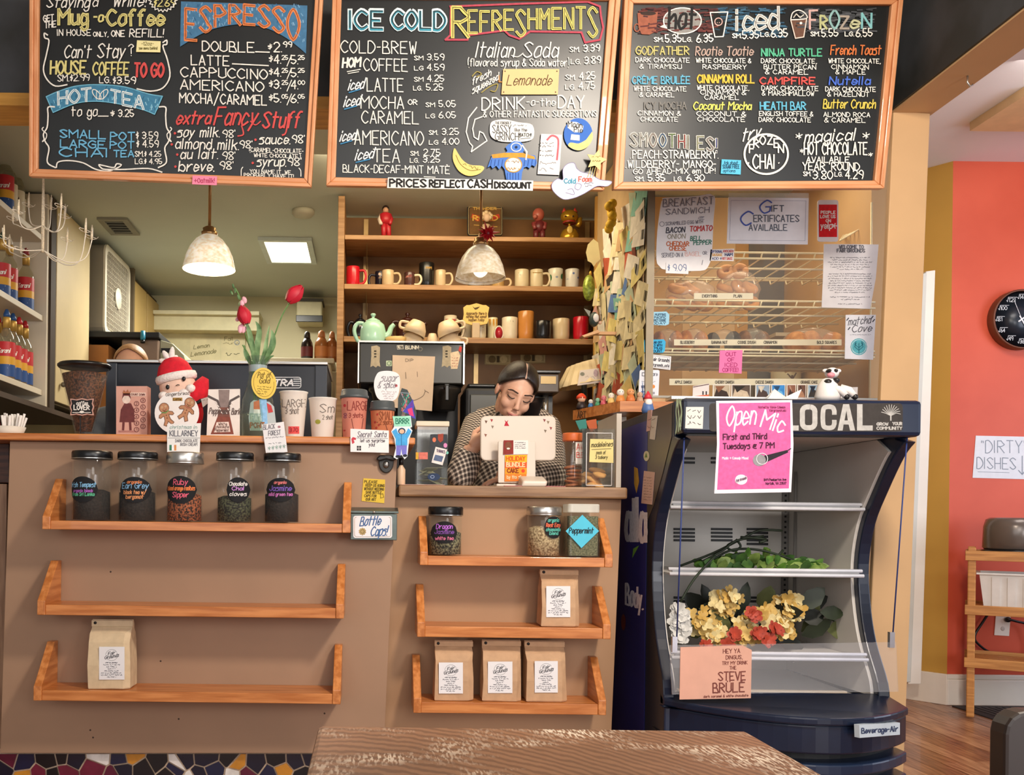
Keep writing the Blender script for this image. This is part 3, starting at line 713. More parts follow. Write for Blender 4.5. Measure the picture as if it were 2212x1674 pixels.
# ---- papers stuck on the boards
SB={}
def bplane(out_bl,yb):return Plane(at(out_bl,yb,2.93),(0,-math.cos(TILT),-math.sin(TILT)))
SLm,SMm,SRm=bplane(66,395),bplane(705,405),bplane(1323,410)
def onboard(S,l):return Plane(S.p+S.n*l,S.n)
o,k=sheet('sticky_note','small cream sticky note beside the words Can\'t Stay','note',[(296,87),(347,89),(346,113),(294,112)],0,'#f0e6a8',S=onboard(SLm,.004))
k.t('-12oz-',306,98,7,26,'#6b6330',1);k.t('see menu behind',300,107,6,40,'#6b6330',.9);k.done('lettering',o)
o,k=sheet('sticky_note','bright pink sticky strip under the left menu board','note',[(416,379),(469,381),(468,400),(415,398)],0,'#f08cab',S=onboard(SLm,.021))
k.t('+Oatmilk!',420,395,10,44,'#b03a5c',1.3);k.done('lettering',o)
o,k=sheet('paper_sign','tan Lemonade card pinned on the middle menu board','sign',[(1087,149),(1208,149),(1205,204),(1083,204)],0,'#efc48c',S=onboard(SMm,.004))
k.t('Lemonade',1094,184,22,96,'#4d3a22',1.7,.25);[k.poly(ell(a,b,1.6,1.6,6),'#5a4630',0)for a,b in((1091,154),(1203,154),(1088,199),(1200,199))];k.done('lettering',o)
o,k=sheet('paper_sign','long white strip sign PRICES REFLECT CASH DISCOUNT','sign',[(838,383),(1152,390),(1151,412),(836,406)],0,'#e9e6e0',S=onboard(SMm,.022))
for tx,x0,w_,hh in(('PRICES',842,78,16),('REFLECT',928,76,15),('CASH',1011,52,17),('DISCOUNT',1069,78,12)):k.t(tx,x0,403+(x0-842)*.012,hh,w_,'#1c1c1c',3.6,0,.015)
k.done('lettering',o)
sp=[(1064,262),(1090,258),(1120,264),(1150,270),(1152,298),(1130,306),(1085,306),(1062,296),(1058,276)]
o,k=sheet('paper_cutout','white speech bubble cutout above the blue paper bird','cutout',catmull(sp+[sp[0]])[:-1],0,'#e8e6e0',S=onboard(SMm,.004))
k.t('SASSY',1064,287,17,40,'#3c3c3c',1.4);k.t('GRINCH!',1070,303,16,54,'#3c3c3c',1.4);k.t('THE FRIENDLY',1070,268,5,34,'#555555',.8);k.scrib(1108,273,30,4,'#555555',.8);k.t('like the',1112,284,7,26,'#444444',.9);k.t('MATCH!',1120,295,7,28,'#333333',1.2);k.line([(1124,300),(1146,298)],1,'#444444');k.done('lettering',o)
bird=[(1098,312),(1110,305),(1124,306),(1132,314),(1132,326),(1128,332),(1156,336),(1160,352),(1156,360),(1148,356),(1144,364),(1138,360),(1132,362),(1128,372),(1126,390),(1094,388),(1090,366),(1084,358),(1078,366),(1072,358),(1064,364),(1060,358),(1053,362),(1058,348),(1064,334),(1090,332),(1096,326),(1092,318)]
o,k=sheet('paper_cutout','blue paper bird cutout with spread wings on middle board','cutout',bird,0,'#4f7fd0',S=onboard(SMm,.006))
k.poly([(1062,334),(1090,330),(1128,330),(1154,338),(1156,344),(1128,340),(1092,340),(1064,342)],'#d69a3c',0);k.poly(ell(1109,356,18,16),'#eee8dc',1);k.ring(1109,356,18,16,2,'#d69a3c',2);k.scrib(1094,352,28,5,'#8a5a3a',.9,0,2);k.scrib(1092,368,32,6,'#a8783a',1.2,0,2);k.ring(1115,318,11,9,2,'#ece9e0',1);k.poly(ell(1115,318,3,3,8),'#23304a',2);k.line([(1128,314),(1138,328),(1136,345)],3,'#eeeae6',2)
for x0 in range(1062,1160,8):k.line([(x0,345),(x0-2,358)],1.2,'#2d4f94',1)if not 1088<x0<1130 else None
for x0 in range(1096,1126,6):k.line([(x0,374),(x0,388)],1.2,'#2d4f94',1)
k.done('drawing',o)
ban=[(982,320),(990,332),(1000,346),(1016,356),(1040,358),(1046,364),(1034,376),(1012,380),(992,370),(980,350),(978,334)]
o,k=sheet('paper_cutout','yellow paper banana cutout on the middle board','cutout',catmull(ban+[ban[0]])[:-1],0,'#e8cf7c',S=onboard(SMm,.004))
k.line([(985,335),(995,355),(1015,368),(1038,366)],1.2,'#8a7430',0,True);k.scrib(1000,358,34,6,'#7a6a30',.9,.3);k.done('drawing',o)
o,k=sheet('paper_sign','white list card with a candy cane drawn on it','sign',[(1169,289),(1214,291),(1208,378),(1161,376)],0,'#e9e2e0',S=onboard(SMm,.004))
k.line([(1182,302),(1192,293),(1204,298),(1206,312),(1203,345)],4,'#d86a74',0,True)
for i,y0 in enumerate((312,318,328,338)):k.t('*',1166,y0,4,3,'#555555',.8);k.scrib(1171,y0,26,4,'#555555',.8)
k.scrib(1166,356,38,8,'#777777',.9);k.scrib(1164,370,38,8,'#777777',.9);k.done('lettering',o)
o,k=sheet('paper_cutout','round blue and yellow crescent moon cutout near board edge','cutout',ell(1249,290,31,35,30),0,'#3f72c8',S=onboard(SMm,.004))
moon=[(1279,284),(1280,300),(1268,318),(1248,325),(1228,316),(1232,308),(1250,310),(1266,302)]
k.poly(catmull(moon),'#e8d68c',0);k.poly([(1225,262),(1246,264),(1260,272),(1258,286),(1240,286),(1226,276)],'#eceae6',1);k.t('Moon',1227,274,12,30,'#2b2b2b',1.5,0,.1,2);k.t('Pie',1240,285,11,18,'#2b2b2b',1.5,0,.1,2);k.poly([(1234,290),(1252,292),(1252,304),(1232,302)],'#eceae6',1);k.done('lettering',o)
star=[]
for i in range(10):
 a=-pi/2+i*pi/5+.25;r_=24 if i%2==0 else 12
 star.append((1288+r_*math.cos(a)*.95,346+r_*math.sin(a)))
cl=[(1196,414),(1192,398),(1204,386),(1216,388),(1216,366),(1226,354),(1240,352),(1246,364),(1258,372),(1276,376),(1296,388),(1321,392),(1312,402),(1290,402),(1272,412),(1258,420),(1238,428),(1216,430)]
o,k=sheet('paper_cutout','white cloud cutout lettered Cold Foam below the middle board','cutout',catmull(cl+[cl[0]])[:-1],0,'#e4e2ea',S=onboard(SMm,.022))
cc=cl+[cl[0]];k.line(catmull(cc),1.2,'#8a84a8',0);k.t('Cold',1219,396,10,24,'#4f9ab4',2.2);k.t('Foam',1250,392,10,28,'#d0685a',2.2);k.scrib(1262,398,20,4,'#555566',.8,-.1);k.scrib(1264,404,20,4,'#555566',.8,-.1);k.line([(1250,410),(1256,400),(1246,396),(1242,406),(1250,410)],1.2,'#8a84a8',0,True);k.line([(1222,416),(1240,420),(1236,408),(1226,410)],1.2,'#8a84a8',0,True);k.done('lettering',o)
o,k=sheet('paper_cutout','small pale yellow star cutout above the white cloud','cutout',star,0,'#ead692',S=onboard(SMm,.026))
k.scrib(1278,342,20,4,'#7a6a3a',.8,-.1);k.scrib(1280,350,18,4,'#7a6a3a',.8);[k.line([(1276+i*5,362),(1270+i*6,382)],1.2,'#d8c480')for i in range(4)];k.done('lettering',o)
o,k=sheet('sticky_note','blue sugar free sticky note on the right menu board','note',[(1559,344),(1601,346),(1600,377),(1557,375)],0,'#5bbfe0',S=onboard(SRm,.004))
k.t('Ask about',1564,355,7,30,'#1c4a66',1);k.t('SUGAR FREE',1561,364,8,36,'#1c4a66',1.3);k.t('options',1562,372,6,26,'#1c4a66',1);k.done('lettering',o)
# ================================================================== THINGS ON AND BELOW THE COUNTERS
GL=glass('#fcfefd',.985)
BLK=mat('#101113',.3,0,.1,30,0,'black_plastic')
BLKM=mat('#1b1b1d',.55,0,.1,30,0,'matt_black')
SILV=simple('brushed_steel','#c9c6c0',.28,.9)
PAPER='#e9e5de'
def jar(label,x0,x1,lt,lb,zb,Y,lid,cont,yc,text=None,grp='tea jars on the oak shelves'):
 c=at((x0+x1)/2,1125,Y);c.z=zb+.001;r=L(x1-x0,Y)/2
 c.x=at((x0+x1)/2,(lb+1120)/2,Y).x
 zt=at(x0,lt,Y-r*.2).z;zl=at(x0,lb,Y-r*.2).z;zc=at(x0,yc,Y-r).z
 t=thing('tea_jar',label,'jar',(c.x,c.y,zb),grp)
 m=MB();m.lathe((c.x,c.y,0),[(r*.9,zb+.001),(r*.985,zb+.004),(r*.985,zl-.006),(r*.94,zl),(r*.9,zl)],GL,28,cap=False);m.build('glass_body',t)
 m=MB();m.lathe((c.x,c.y,0),[(0.001,zb+.004),(r*.92,zb+.004),(r*.92,zc-.004),(r*.6,zc+.003),(.001,zc+.001)],cont,24,True);m.build('contents',t)
 m=MB();R=r*1.04;m.lathe((c.x,c.y,0),[(R*.97,zl-.001),(R,zl+.003),(R,zt-.005),(R*.96,zt),(.001,zt)],lid,28)
 m.lathe((c.x,c.y,0),[(R*1.015,zl),(R*1.015,zl+.002)],SILV,28,cap=False);m.build('lid',t)
 if text:
  k=Ink(Cyl((c.x,c.y,0),r));text(k);k.done('chalk_tag',t)
 return t
TB=mat('#14110f',.9,0,.4,160,.8,'black_tea','#2c2420')
TR=mat('#b0603a',.9,0,.4,170,.9,'rooibos','#1e120e',0,(1,1,1),.42,.58)
TG=mat('#585a40',.9,0,.4,170,.9,'green_tea','#121310',0,(1,1,1),.42,.62)
TM=mat('#8a8666',.9,0,.4,170,.9,'mixed_leaf','#181712',0,(1,1,1),.42,.6)
TC=mat('#c8b088',.9,0,.4,150,.9,'chamomile','#7a6040',0,(1,1,1),.38,.6)
TP=mat('#7d7a5c',.9,0,.4,200,.9,'peppermint','#4a4c34')
def tg(cx,cy,rx,ry,lines):
 def f(k):
  k.oval(cx,cy,rx,ry,'#101014',-1)
  for tx,dy,h,w_,c_,sh in lines:k.t(tx,cx-w_/2,cy+dy,h,w_,c_,1.5,sh)
 return f
YJ=2.826
jar('tea jar with black lid and blue lettering, leftmost of the five',157,240,974,991,SH['L1'],YJ,BLK,TB,1058,tg(190,1057,32,28,[('Irish Tempest',-5,10,56,'#7fb4d8',.1),('organic black',6,6,44,'#a05ab0',.1),('from Sri Lanka',14,7,50,'#58b088',.1)]))
jar('black lidded tea jar tagged Earl Grey',256,338,976,992,SH['L1'],YJ,BLK,TB,1060,tg(300,1058,33,28,[('organic',-14,6,30,'#d07c4c',.1),('Earl Grey',-3,12,54,'#7aa8cc',.1),('black tea w/',9,8,46,'#cf8a5a',.1),('bergamot',19,8,36,'#cf8a5a',.1)]))
jar('tea jar with steel lid and orange brown rooibos leaves',360,438,977,1001,SH['L1'],YJ,SILV,TR,1066,tg(397,1058,33,30,[('Ruby',-11,12,30,'#e0607a',.1),('blood orange rooibos',1,9,58,'#d8763f',.1),('Sipper',16,11,34,'#e0607a',.1)]))
jar('tea jar of speckled green leaf, tag turned to the right',468,546,977,994,SH['L1'],YJ,BLK,TG,1072,tg(519,1058,24,27,[('Chocolate',-9,8,36,'#d8d4d0',.1),('Chai',1,8,24,'#c88ad0',.1),('cloves',13,8,34,'#d8d4d0',.1)]))
jar('black lidded tea jar with purple lettering, last before the gap',570,648,979,996,SH['L1'],YJ,BLK,TB,1064,tg(609,1058,31,26,[('organic',-13,6,26,'#d07070',.1),('Jasmine',2,11,46,'#7a5ab8',.1),('mild green tea',13,7,50,'#b868a8',.1)]))
YR=2.88
jar('black lidded tea jar alone at left end under the till',926,999,1094,1113,SH['R1'],YR,BLK,TM,1148,tg(957,1150,28,24,[('Dragon',-8,10,34,'#b86ad0',.1),('Jasmine',3,9,40,'#7a4a9a',.1),('white tea',16,7,38,'#c86a8a',.1)]))
jar('steel lidded jar of pale beige chamomile flowers',1139,1211,1094,1112,SH['R1'],YR,SILV,TC,1138,tg(1190,1139,21,24,[('organic',-12,7,26,'#58b0a0',.1),('Rest Easy',-1,8,34,'#e06a4a',.1),('chamomile',8,7,34,'#58b0a0',.1),('blend',16,7,20,'#58b0a0',.1)]))
# square glass jar with a blue note
c=at(1254,1160,YR);w2=L(70,YR)/2;zb=SH['R1']+.001;zt=at(1254,1108,YR-w2).z
t=thing('square_jar','square glass jar of dried peppermint with blue diamond note','jar',(c.x,YR,zb),'tea jars on the oak shelves')
m=MB();m.slab([(c.x+a,YR+b,zb)for a,b in rr(-w2,-w2,w2,w2,.012)],(0,0,zt-zb),GL);m.build('glass_body',t)
m=MB();w3=w2-.005;m.slab([(c.x+a,YR+b,zb+.004)for a,b in rr(-w3,-w3,w3,w3,.01)],(0,0,(zt-zb)*.9),TP);m.build('contents',t)
zl=at(1254,1089,YR-w2).z;m=MB();m.slab([(c.x+a,YR+b,zt+.001)for a,b in rr(-w2*.97,-w2*.97,w2*.97,w2*.97,.014)],(0,0,zl-zt),glass('#fbfbf4',.55,.05,'frosted_lid'));m.build('lid',t,.003)
S=PY_(YR-w2-.001);m=MB();m.slab([S(a,b)for a,b in((1258,1112),(1294,1147),(1256,1184),(1222,1147))],(0,.0008,0),mat('#54c0dc',.8));nt_=m.build('diamond_note',t)
k=Ink(Plane(S.p,S.n));k.t('Peppermint',1229,1152,12,52,'#1f2c30',1.8,.15);k.done('lettering',nt_)
# coffee bags
KR=mat('#c29c78',.75,0,.06,40,.25,'kraft_paper')
KR2=mat('#d2bb98',.75,0,.06,40,.25,'pale_kraft_paper')
def bag(label,x0,x1,yt,zb,yb,Yc,lab,mm=KR,lean=0.0,skew=0.0):
 c=at((x0+x1)/2,yb,Yc);hw=L(x1-x0,Yc)/2;zt=at((x0+x1)/2,yt,Yc).z;H=zt-zb;d=.045
 t=thing('coffee_bag',label,'coffee bag',(c.x,Yc,zb),'kraft coffee bags on the oak shelves')
 lv=[(0,.96,.96),(.02,1.0,1.0),(.35,.99,1.05),(.68,.97,.92),(.80,.985,.62),(.88,.99,.26),(.93,.985,.10),(1.0,.975,.08)]
 r_=random.Random(int(x0));vs=[];n=14;fs=[]
 for f,a,b in lv:
  for i in range(n):
   q=i/n*4;sd=int(q);u=(q-sd)*2-1
   X,Yq=((u,-1),(1,u),(-u,1),(-1,-u))[sd]
   if sd in(1,3)and.3<f<.93:X*=1-.10*(1-abs(u))*min(1,f*1.4)
   j=0 if f in(0,1.0)else.0016
   vs.append((c.x+X*hw*a+(skew*f)*hw+r_.uniform(-j,j),Yc+Yq*d*b+r_.uniform(-j,j)+lean*f,zb+.001+H*f+r_.uniform(-j,j)))
 for j in range(len(lv)-1):
  for i in range(n):
   q=(i+1)%n;fs.append((j*n+i,j*n+q,(j+1)*n+q,(j+1)*n+i))
 fs+=[tuple(reversed(range(n))),tuple(range((len(lv)-1)*n,len(lv)*n))]
 m=MB();m.add(vs,fs,mm);m.build('kraft_body',t,.002)
 fx=c.x+skew*hw
 m=MB();m.box(fx-hw*.99,fx+hw*.99,Yc-d*.1-.009+lean,Yc-d*.1-.003+lean,zb+H*.90,zb+H*.995,mm);m.build('rolled_top',t,.002)
 m=MB();m.lathe((0,0,0),[(.0045,0),(.0045,.002)],BLKM,12,M=Matrix.Translation((fx-hw*.80,Yc-d*.1-.009+lean,zb+H*.955))@Matrix.Rotation(pi/2,4,'X'));m.build('tin_tie_dot',t)
 S=PY_(Yc-d*1.055-.0012);m=MB();m.slab([S(a,b)for a,b in((lab[0],lab[1]),(lab[2],lab[1]),(lab[2],lab[3]),(lab[0],lab[3]))],(0,.001,0),mat('#eae8ea',.6,0,.02));lo=m.build('paper_label',t)
 k=Ink(S);w_=lab[2]-lab[0];h_=lab[3]-lab[1];cx=(lab[0]+lab[2])/2;cy=lab[1]+h_*.25
 k.ring(cx,cy,13,12,.7,'#9a9a9a');k.poly([(cx-16,cy+1),(cx+14,cy-7),(cx+16,cy+1),(cx-14,cy+9)],'#eae8ea',1)
 k.t('Fair',cx-8,cy+1,7,15,'#4a4a50',1.0,.2,-.2,2);k.t('Grounds',cx-15,cy+9,7,30,'#4a4a50',1.0,.2,-.2,2)
 for i in range(8):ww=w_*(.5,.66,.4,.3,.56,.84,.84,.36)[i];k.scrib(cx-ww/2,lab[1]+h_*(.50+i*.062),ww,2.4,'#66666e',.8 if i else 1.1)
 k.done('lettering',lo)
 return t
bag('pale kraft coffee bag alone on the lowest left shelf',198,288,1338,SH['L3'],1492,2.83,(214,1397,269,1468),KR2)
bag('kraft coffee bag standing alone at right of the middle shelf',1163,1247,1230,SH['R2'],1355,2.875,(1180,1266,1232,1333))
bag('leftmost of three kraft coffee bags in a row',936,1020,1383,SH['R3'],1519,2.875,(948,1431,1000,1498))
bag('middle one of three kraft coffee bags in a row',1038,1123,1382,SH['R3'],1519,2.875,(1054,1429,1107,1497))
bag('rightmost of three kraft coffee bags in a row, top pushed left',1132,1220,1384,SH['R3'],1519,2.875,(1155,1428,1205,1496),KR,0,-.06)
# ---------------------------------------------------------------- things standing on the oak bar top
zt0=ZT+.0008
# bean hopper of the grinder
Yh=3.14;hc=at(181,936,Yh)
t=thing('coffee_grinder','clear conical grinder hopper full of dark coffee beans','grinder',(hc.x,Yh,zt0))
r1=L(108,Yh)/2;zA=at(181,796,Yh).z;zB=at(181,930,Yh).z
m=MB();m.lathe((hc.x,Yh,0),[(r1*.34,zt0+.02),(r1*.36,zt0+.03),(r1*.96,zA),(r1*.98,zA+.004)],glass('#fdfcfa',.985),28,cap=False);m.build('hopper',t)
m=MB();m.lathe((hc.x,Yh,0),[(r1*.30,zt0+.032),(r1*.86,zA-.022),(r1*.5,zA-.012),(.001,zA-.010)],mat('#6e4228',.6,0,.4,150,1.0,'coffee_beans','#241309',0,(1,1,1),.40,.62),28);m.build('coffee_beans',t)['kind']='stuff'
m=MB();m.lathe((hc.x,Yh,0),[(r1*1.0,zA),(r1*1.05,zA+.006),(r1*1.05,zA+.010),(r1*.98,zA+.015),(.001,zA+.016)],BLK,28);m.build('hopper_lid',t)
m=MB();m.lathe((hc.x,Yh,0),[(r1*.46,zt0),(r1*.46,zt0+.016),(r1*.36,zt0+.022),(.001,zt0+.023)],BLK,20);m.build('base',t)
badge=[]
for i in range(32):
 a=2*pi*i/32;badge.append((177+27*max(-.92,min(.92,1.25*math.cos(a)))*(1+.06*math.cos(8*a)),879+19*max(-.92,min(.92,1.25*math.sin(a)))*(1+.08*math.cos(8*a))))
o,k=sheet('badge_sign','black coffee LOVER badge with pink edge on the grinder hopper','sign',badge,3.02,'#c79a8c',thick=.002)
k.poly([(177+(a-177)*.9,879+(b-879)*.86)for a,b in badge],'#1b1b1c',0);k.t('coffee',165,874,7,24,'#e8e4dc',1.4,.2,0,1);k.t('LOVER',160,885,10,33,'#e8e4dc',2.2,0,0,1);k.line([(157,891),(196,891)],1.4,'#e8e4dc',1);k.poly(ell(177,890,5,3,10),'#e8e4dc',2);k.done('lettering',o)
m=MB();m.box(at(174,900,3.028).x-.0015,at(174,900,3.028).x+.0015,3.026,3.029,zt0,at(174,890,3.028).z,BLKM);m.box(at(166,930,3.028).x,at(184,930,3.028).x,3.015,3.04,zt0,zt0+.004,BLKM);m.build('stick',o)
# white straws at far left
r_=random.Random(5)
t=thing('straw_cup','cup stuffed with white paper wrapped straws at far left','cup of straws',(at(22,936,3.0).x,3.0,zt0))
sc_=at(20,936,3.0);m=MB();m.lathe((sc_.x,3.0,zt0),[(.040,0),(.052,.03),(.050,.03),(.034,.003)],mat('#e7ddcc',.7),20,cap=True);m.build('cup',t)
for i in range(34):
 a=r_.uniform(0,2*pi);q=r_.uniform(0.008,.036);x0=sc_.x+q*math.cos(a);y0=3.0+q*math.sin(a);h=r_.uniform(.062,.074)
 m=MB();m.tube([(x0,y0,zt0+.006),(x0+q*.55*math.cos(a)+r_.uniform(-.006,.006),y0+q*.55*math.sin(a),zt0+h)],.0042,mat('#f4eee6',.7)if i else mat('#c83848',.6),6);m.build('straw',t)
 # espresso machine
Ye=3.40
x0,x1=at(232,850,Ye).x,at(705,850,Ye).x;z0,z1=ZT-.12,at(470,786,Ye).z
t=thing('espresso_machine','large black espresso machine back panel behind the bar top','coffee machine',((x0+x1)/2,Ye+.2,z0))
NAVY=mat('#12151d',.35,0,.15,2,0,'navy_black_panel','#1a1f2a')
m=MB();m.box(x0,x1,Ye,Ye+.42,z0,z1,NAVY);m.build('body',t,.006)
m=MB();m.box(x0-.004,x1+.004,Ye-.006,Ye+.43,z1+.0005,z1+.012,SILV);m.build('top_tray',t,.002)
for a,b in((232,252),(682,705)):
 m=MB();m.box(at(a,850,Ye).x-.003,at(b,850,Ye).x+.003,Ye-.012,Ye-.0005,z0+.001,z1-.003,mat('#2c323c',.4));m.build('side_column',t,.003)
k=Ink(PY_(Ye-.001));pl=rr(555,815,650,838,5);k.line(pl+[pl[0]],1.8,'#c9cdd2');k.t('ASTRA',562,833,13,70,'#d8dce0',3.2,.25)
for i in range(4):k.line([(634,819+i*4.6),(650-i,819+i*4.6)],2,'#c9cdd2')
k.done('nameplate',t)
# counter the machine stands on
m=MB();m.box(-1.7,-.19,3.34,3.85,.0,z0-.001,BLKM);tag(m.build('prep_counter',bevel=.004),'dark prep counter behind the bar carrying the espresso machine','counter')
# pink boxed calendar
def carton(label,name,pts,Y,depth,h,side,cat='box',group=None):
 S=PY_(Y);zb_=zt0
 q=[S(a,b)for a,b in pts];q[2].z=q[3].z=zb_
 m=MB();m.slab(q,(0,depth,0),mat(h,.7,0,.05,20));o=m.build(name,origin=(q[0]+q[2])/2);tag(o,label,cat,group)
 return o,Ink(S)
o,k=carton('pink carton printed with a crowned figure and numbered circles','gift_box',[(251,834),(318,834),(318,937),(251,937)],3.06,.05,'#cf9c8c',0)
BR='#6a3434'
k.poly([(269,871),(283,871),(290,885),(291,912),(258,912),(261,885)],BR,0);k.poly(ell(273,863,9,9,14),'#e2cdbf',1);k.poly([(264,862),(266,850),(281,850),(283,862),(278,855),(268,855)],BR,2);k.poly([(265,848),(268,842),(272,847),(276,841),(279,848),(283,843),(281,852),(267,852)],'#a86a4a',2)
k.line([(267,912),(266,928)],5,BR);k.line([(281,912),(282,928)],5,BR);k.poly([(256,930),(294,930),(294,934),(256,934)],'#b27a70',0)
k.rect(281,848,315,856,'#e6c9b8',1);k.t('COUNT DOWN',283,854,4,30,BR,.9,0,.02,2)
n_=1
for i in range(5):
 for j in range(2):
  cx,cy=295+j*14,872+i*14-j*7;k.ring(cx,cy,5,5,1.3,BR);k.t(str(n_%9+1),cx-1.5,cy+2.5,5,3,BR,.9);n_+=1
k.done('print',o)
# ---- Santa plush
Ys=3.12
def P3(px,py,dy=0.0):return at(px,py,Ys+dy)
RED=mat('#d0182c',.9,0,.12,60,.3,'red_felt');FUR=mat('#ece4e0',.95,0,.06,120,.8,'white_fleece');SKIN_=mat('#e6c2ae',.9,0,.05,60,.1,'plush_skin')
t=thing('santa_plush','red and white plush Santa leaning behind the round gingerbread card','plush toy',(P3(390,936).x,Ys,zt0))
def M4(rot):return Matrix.Rotation(rot,4,'Y')
tl=-.22
m=MB();m.ball(P3(400,893),(.062,.045,.066),RED,20,12);o=m.build('body',t)
m=MB();m.ball(P3(384,835),(.062,.048,.050),SKIN_,24,14,M4(tl));hd=m.build('head',t)
m=MB();m.lathe(P3(379,812),[(.064,-.012),(.060,.012),(.050,.038),(.030,.058),(.001,.066)],RED,24,M=M4(tl)@Matrix.Diagonal((1,.8,1,1)));hat=m.build('hat',t)
m=MB();m.lathe(P3(381,817),[(.060,-.013),(.069,-.008),(.071,.002),(.068,.012),(.058,.014)],FUR,24,M=M4(tl)@Matrix.Diagonal((1,.82,1,1)),cap=False);m.build('hat_band',hat)
m=MB()
for a,l in((-80,.04),(-35,.045),(5,.05),(40,.03),(-110,.028)):
 d=Vector((math.sin(math.radians(a)),-.2,math.cos(math.radians(a))));p=P3(370,784);m.ball(p+d*l*.55,(.010,.010,l*.55),FUR,10,6,M4(math.radians(a)))
m.build('pompom',hat)['kind']='stuff'
m=MB();bd=[(353,846,.018),(366,850,.021),(382,848,.023),(398,842,.022),(412,830,.018)]
for a,b,r in bd:m.ball(P3(a,b+9,-.036),(r*.92,.018,r*.8),FUR,12,8)
m.build('beard',t)['kind']='stuff'
for a,b in((362,833),(397,815)):
 m=MB();m.ball(P3(a,b+3,-.047),(.0065,.004,.0085),BLK,10,6);m.ball(P3(a+1.4,b-2,-.051),.0018,FUR,6,4);m.build('eye',t)
m=MB();m.tube([P3(380,833,-.052),P3(384,831,-.054),P3(388,832,-.052)],.0014,BLKM,6);m.build('mouth',t)
m=MB();m.tube([P3(418,878),P3(428,850,-.01),P3(436,832,-.01),P3(444,816,-.01)],[.030,.034,.026,.012],RED,14);m.build('arm',t)
m=MB();m.tube([P3(415,874,-.03),P3(430,868,-.034),P3(441,856,-.02)],.006,BLKM,8);m.build('belt',t)
m=MB();m.slab([P3(a,b,-.05)for a,b in((434,862),(450,857),(453,868),(438,880))],(0,.0015,0),mat('#efece6',.7));tg_=m.build('paper_tag',t)
k=Ink(PY_(Ys-.0505));k.scrib(438,868,11,4,'#777777',.7,-.2);k.done('lettering',tg_)
# ---- round gingerbread card with its torn lower card
o,k=sheet('paper_cutout','round white snow globe card with two drawn gingerbread men','card',[p for p in ell(382,892,48,46,36)if p[1]<938],2.99,'#ebe7e4')
pt=o
GB='#b78462'
def gman(k,cx,cy,s,rot,collar):
 c_,s_=math.cos(rot),math.sin(rot)
 tr_=lambda x,y:(cx+(x*c_-y*s_)*s,cy+(x*s_+y*c_)*s)
 body=[(-5,-6),(-14,-2),(-16,3),(-13,5),(-5,2),(-6,12),(-11,20),(-6,24),(0,15),(6,24),(11,20),(6,12),(5,2),(13,5),(16,3),(14,-2),(5,-6)]
 k.poly([tr_(*p)for p in body],GB,0);k.line([tr_(*p)for p in body+body[:1]],1.1,'#6b4630',1);k.poly([tr_(10*math.cos(a*pi/8),-14+10*math.sin(a*pi/8))for a in range(16)],GB,1);q=[tr_(10*math.cos(a*pi/8),-14+10*math.sin(a*pi/8))for a in range(17)];k.line(q,1.1,'#6b4630',2)
 for x in(-4,4):q=tr_(x,-16);k.ring(q[0],q[1],1.8,1.8,.9,'#e0c8a0',3,8)
 k.line([tr_(-4,-10),tr_(0,-8),tr_(4,-10)],1,'#5a3a28',3);k.line([tr_(-7,-6),tr_(0,-3),tr_(7,-6)],1.8,collar,3)
 for y in(2,8):k.poly(ell(*tr_(0,y),1.3,1.3,6),'#6b4630',3)
gman(k,359,895,1.05,-.3,'#6aa05a');gman(k,404,884,1.1,.42,'#b8705a');k.rect(373,859,394,866,'#a8823e',0);k.t('Latte',375,865,5,16,'#4a3418',.9,0,0,1);k.t('Gingerbread',358,856,7,50,'#6a625c',1,.1,-.08);k.done('drawing',o)
o,k=sheet('price_card','white drink card with an Irish flag hung over the bar edge','card',[(361,916),(434,914),(431,978),(361,977)],2.855,'#e8e5e2')
k.t('christmas in',367,926,7,58,'#8fa8a0',1.1,.2);k.t('KILLARNEY',367,942,12,60,'#6a6a72',1.6);k.line([(363,946),(432,946)],1,'#999999');k.t('DARK CHOCOLATE',379,955,6,48,'#7a767a',1);k.t('IRISH CREAM',390,963,6,36,'#7a767a',1)
k.rect(366,961,371,973,'#3a7a5c',0);k.rect(371,961,376,973,'#eeeeee',0);k.rect(376,961,381,973,'#d89058',0);k.done('lettering',o)
# peppermint bark card: a folded card stands
o,k=carton('white Peppermint Bark drink card with a drawn apron stripe','drink_card',[(450,841),(518,840),(518,938),(446,938)],3.02,.012,'#e6ddd6',0,'card')
k.poly([(472,842),(496,842),(494,880),(474,880)],'#8a7a76',0);k.poly([(474,880),(494,880),(497,900),(470,900)],'#7a4e44',1);k.line([(450,856),(470,866),(474,880)],5,'#5a504e',0);k.line([(516,856),(498,866),(494,880)],5,'#5a504e',0);k.poly([(470,900),(497,900),(505,938),(455,938)],'#84483c',0)
for a,b in((466,868),(470,875),(474,882),(500,869),(497,876),(492,883),(478,890),(488,890)):k.line([(a,b),(a+3,b+4)],2,'#efe6de',2)
pl=[(468,912),(494,911),(498,933),(462,934)];k.poly(pl,'#e6d2c8',2);k.t('White',472,919,6,18,'#5a3a34',.9,.1,0,3);k.t('chocolate',466,925,6,28,'#5a3a34',.9,.1,0,3);k.t('Peppermint',464,932,6,30,'#5a3a34',.9,.1,0,3);k.t('Peppermint Bark',452,894,13,66,'#5f504c',1.4,.2,.02,4);k.done('print',o)
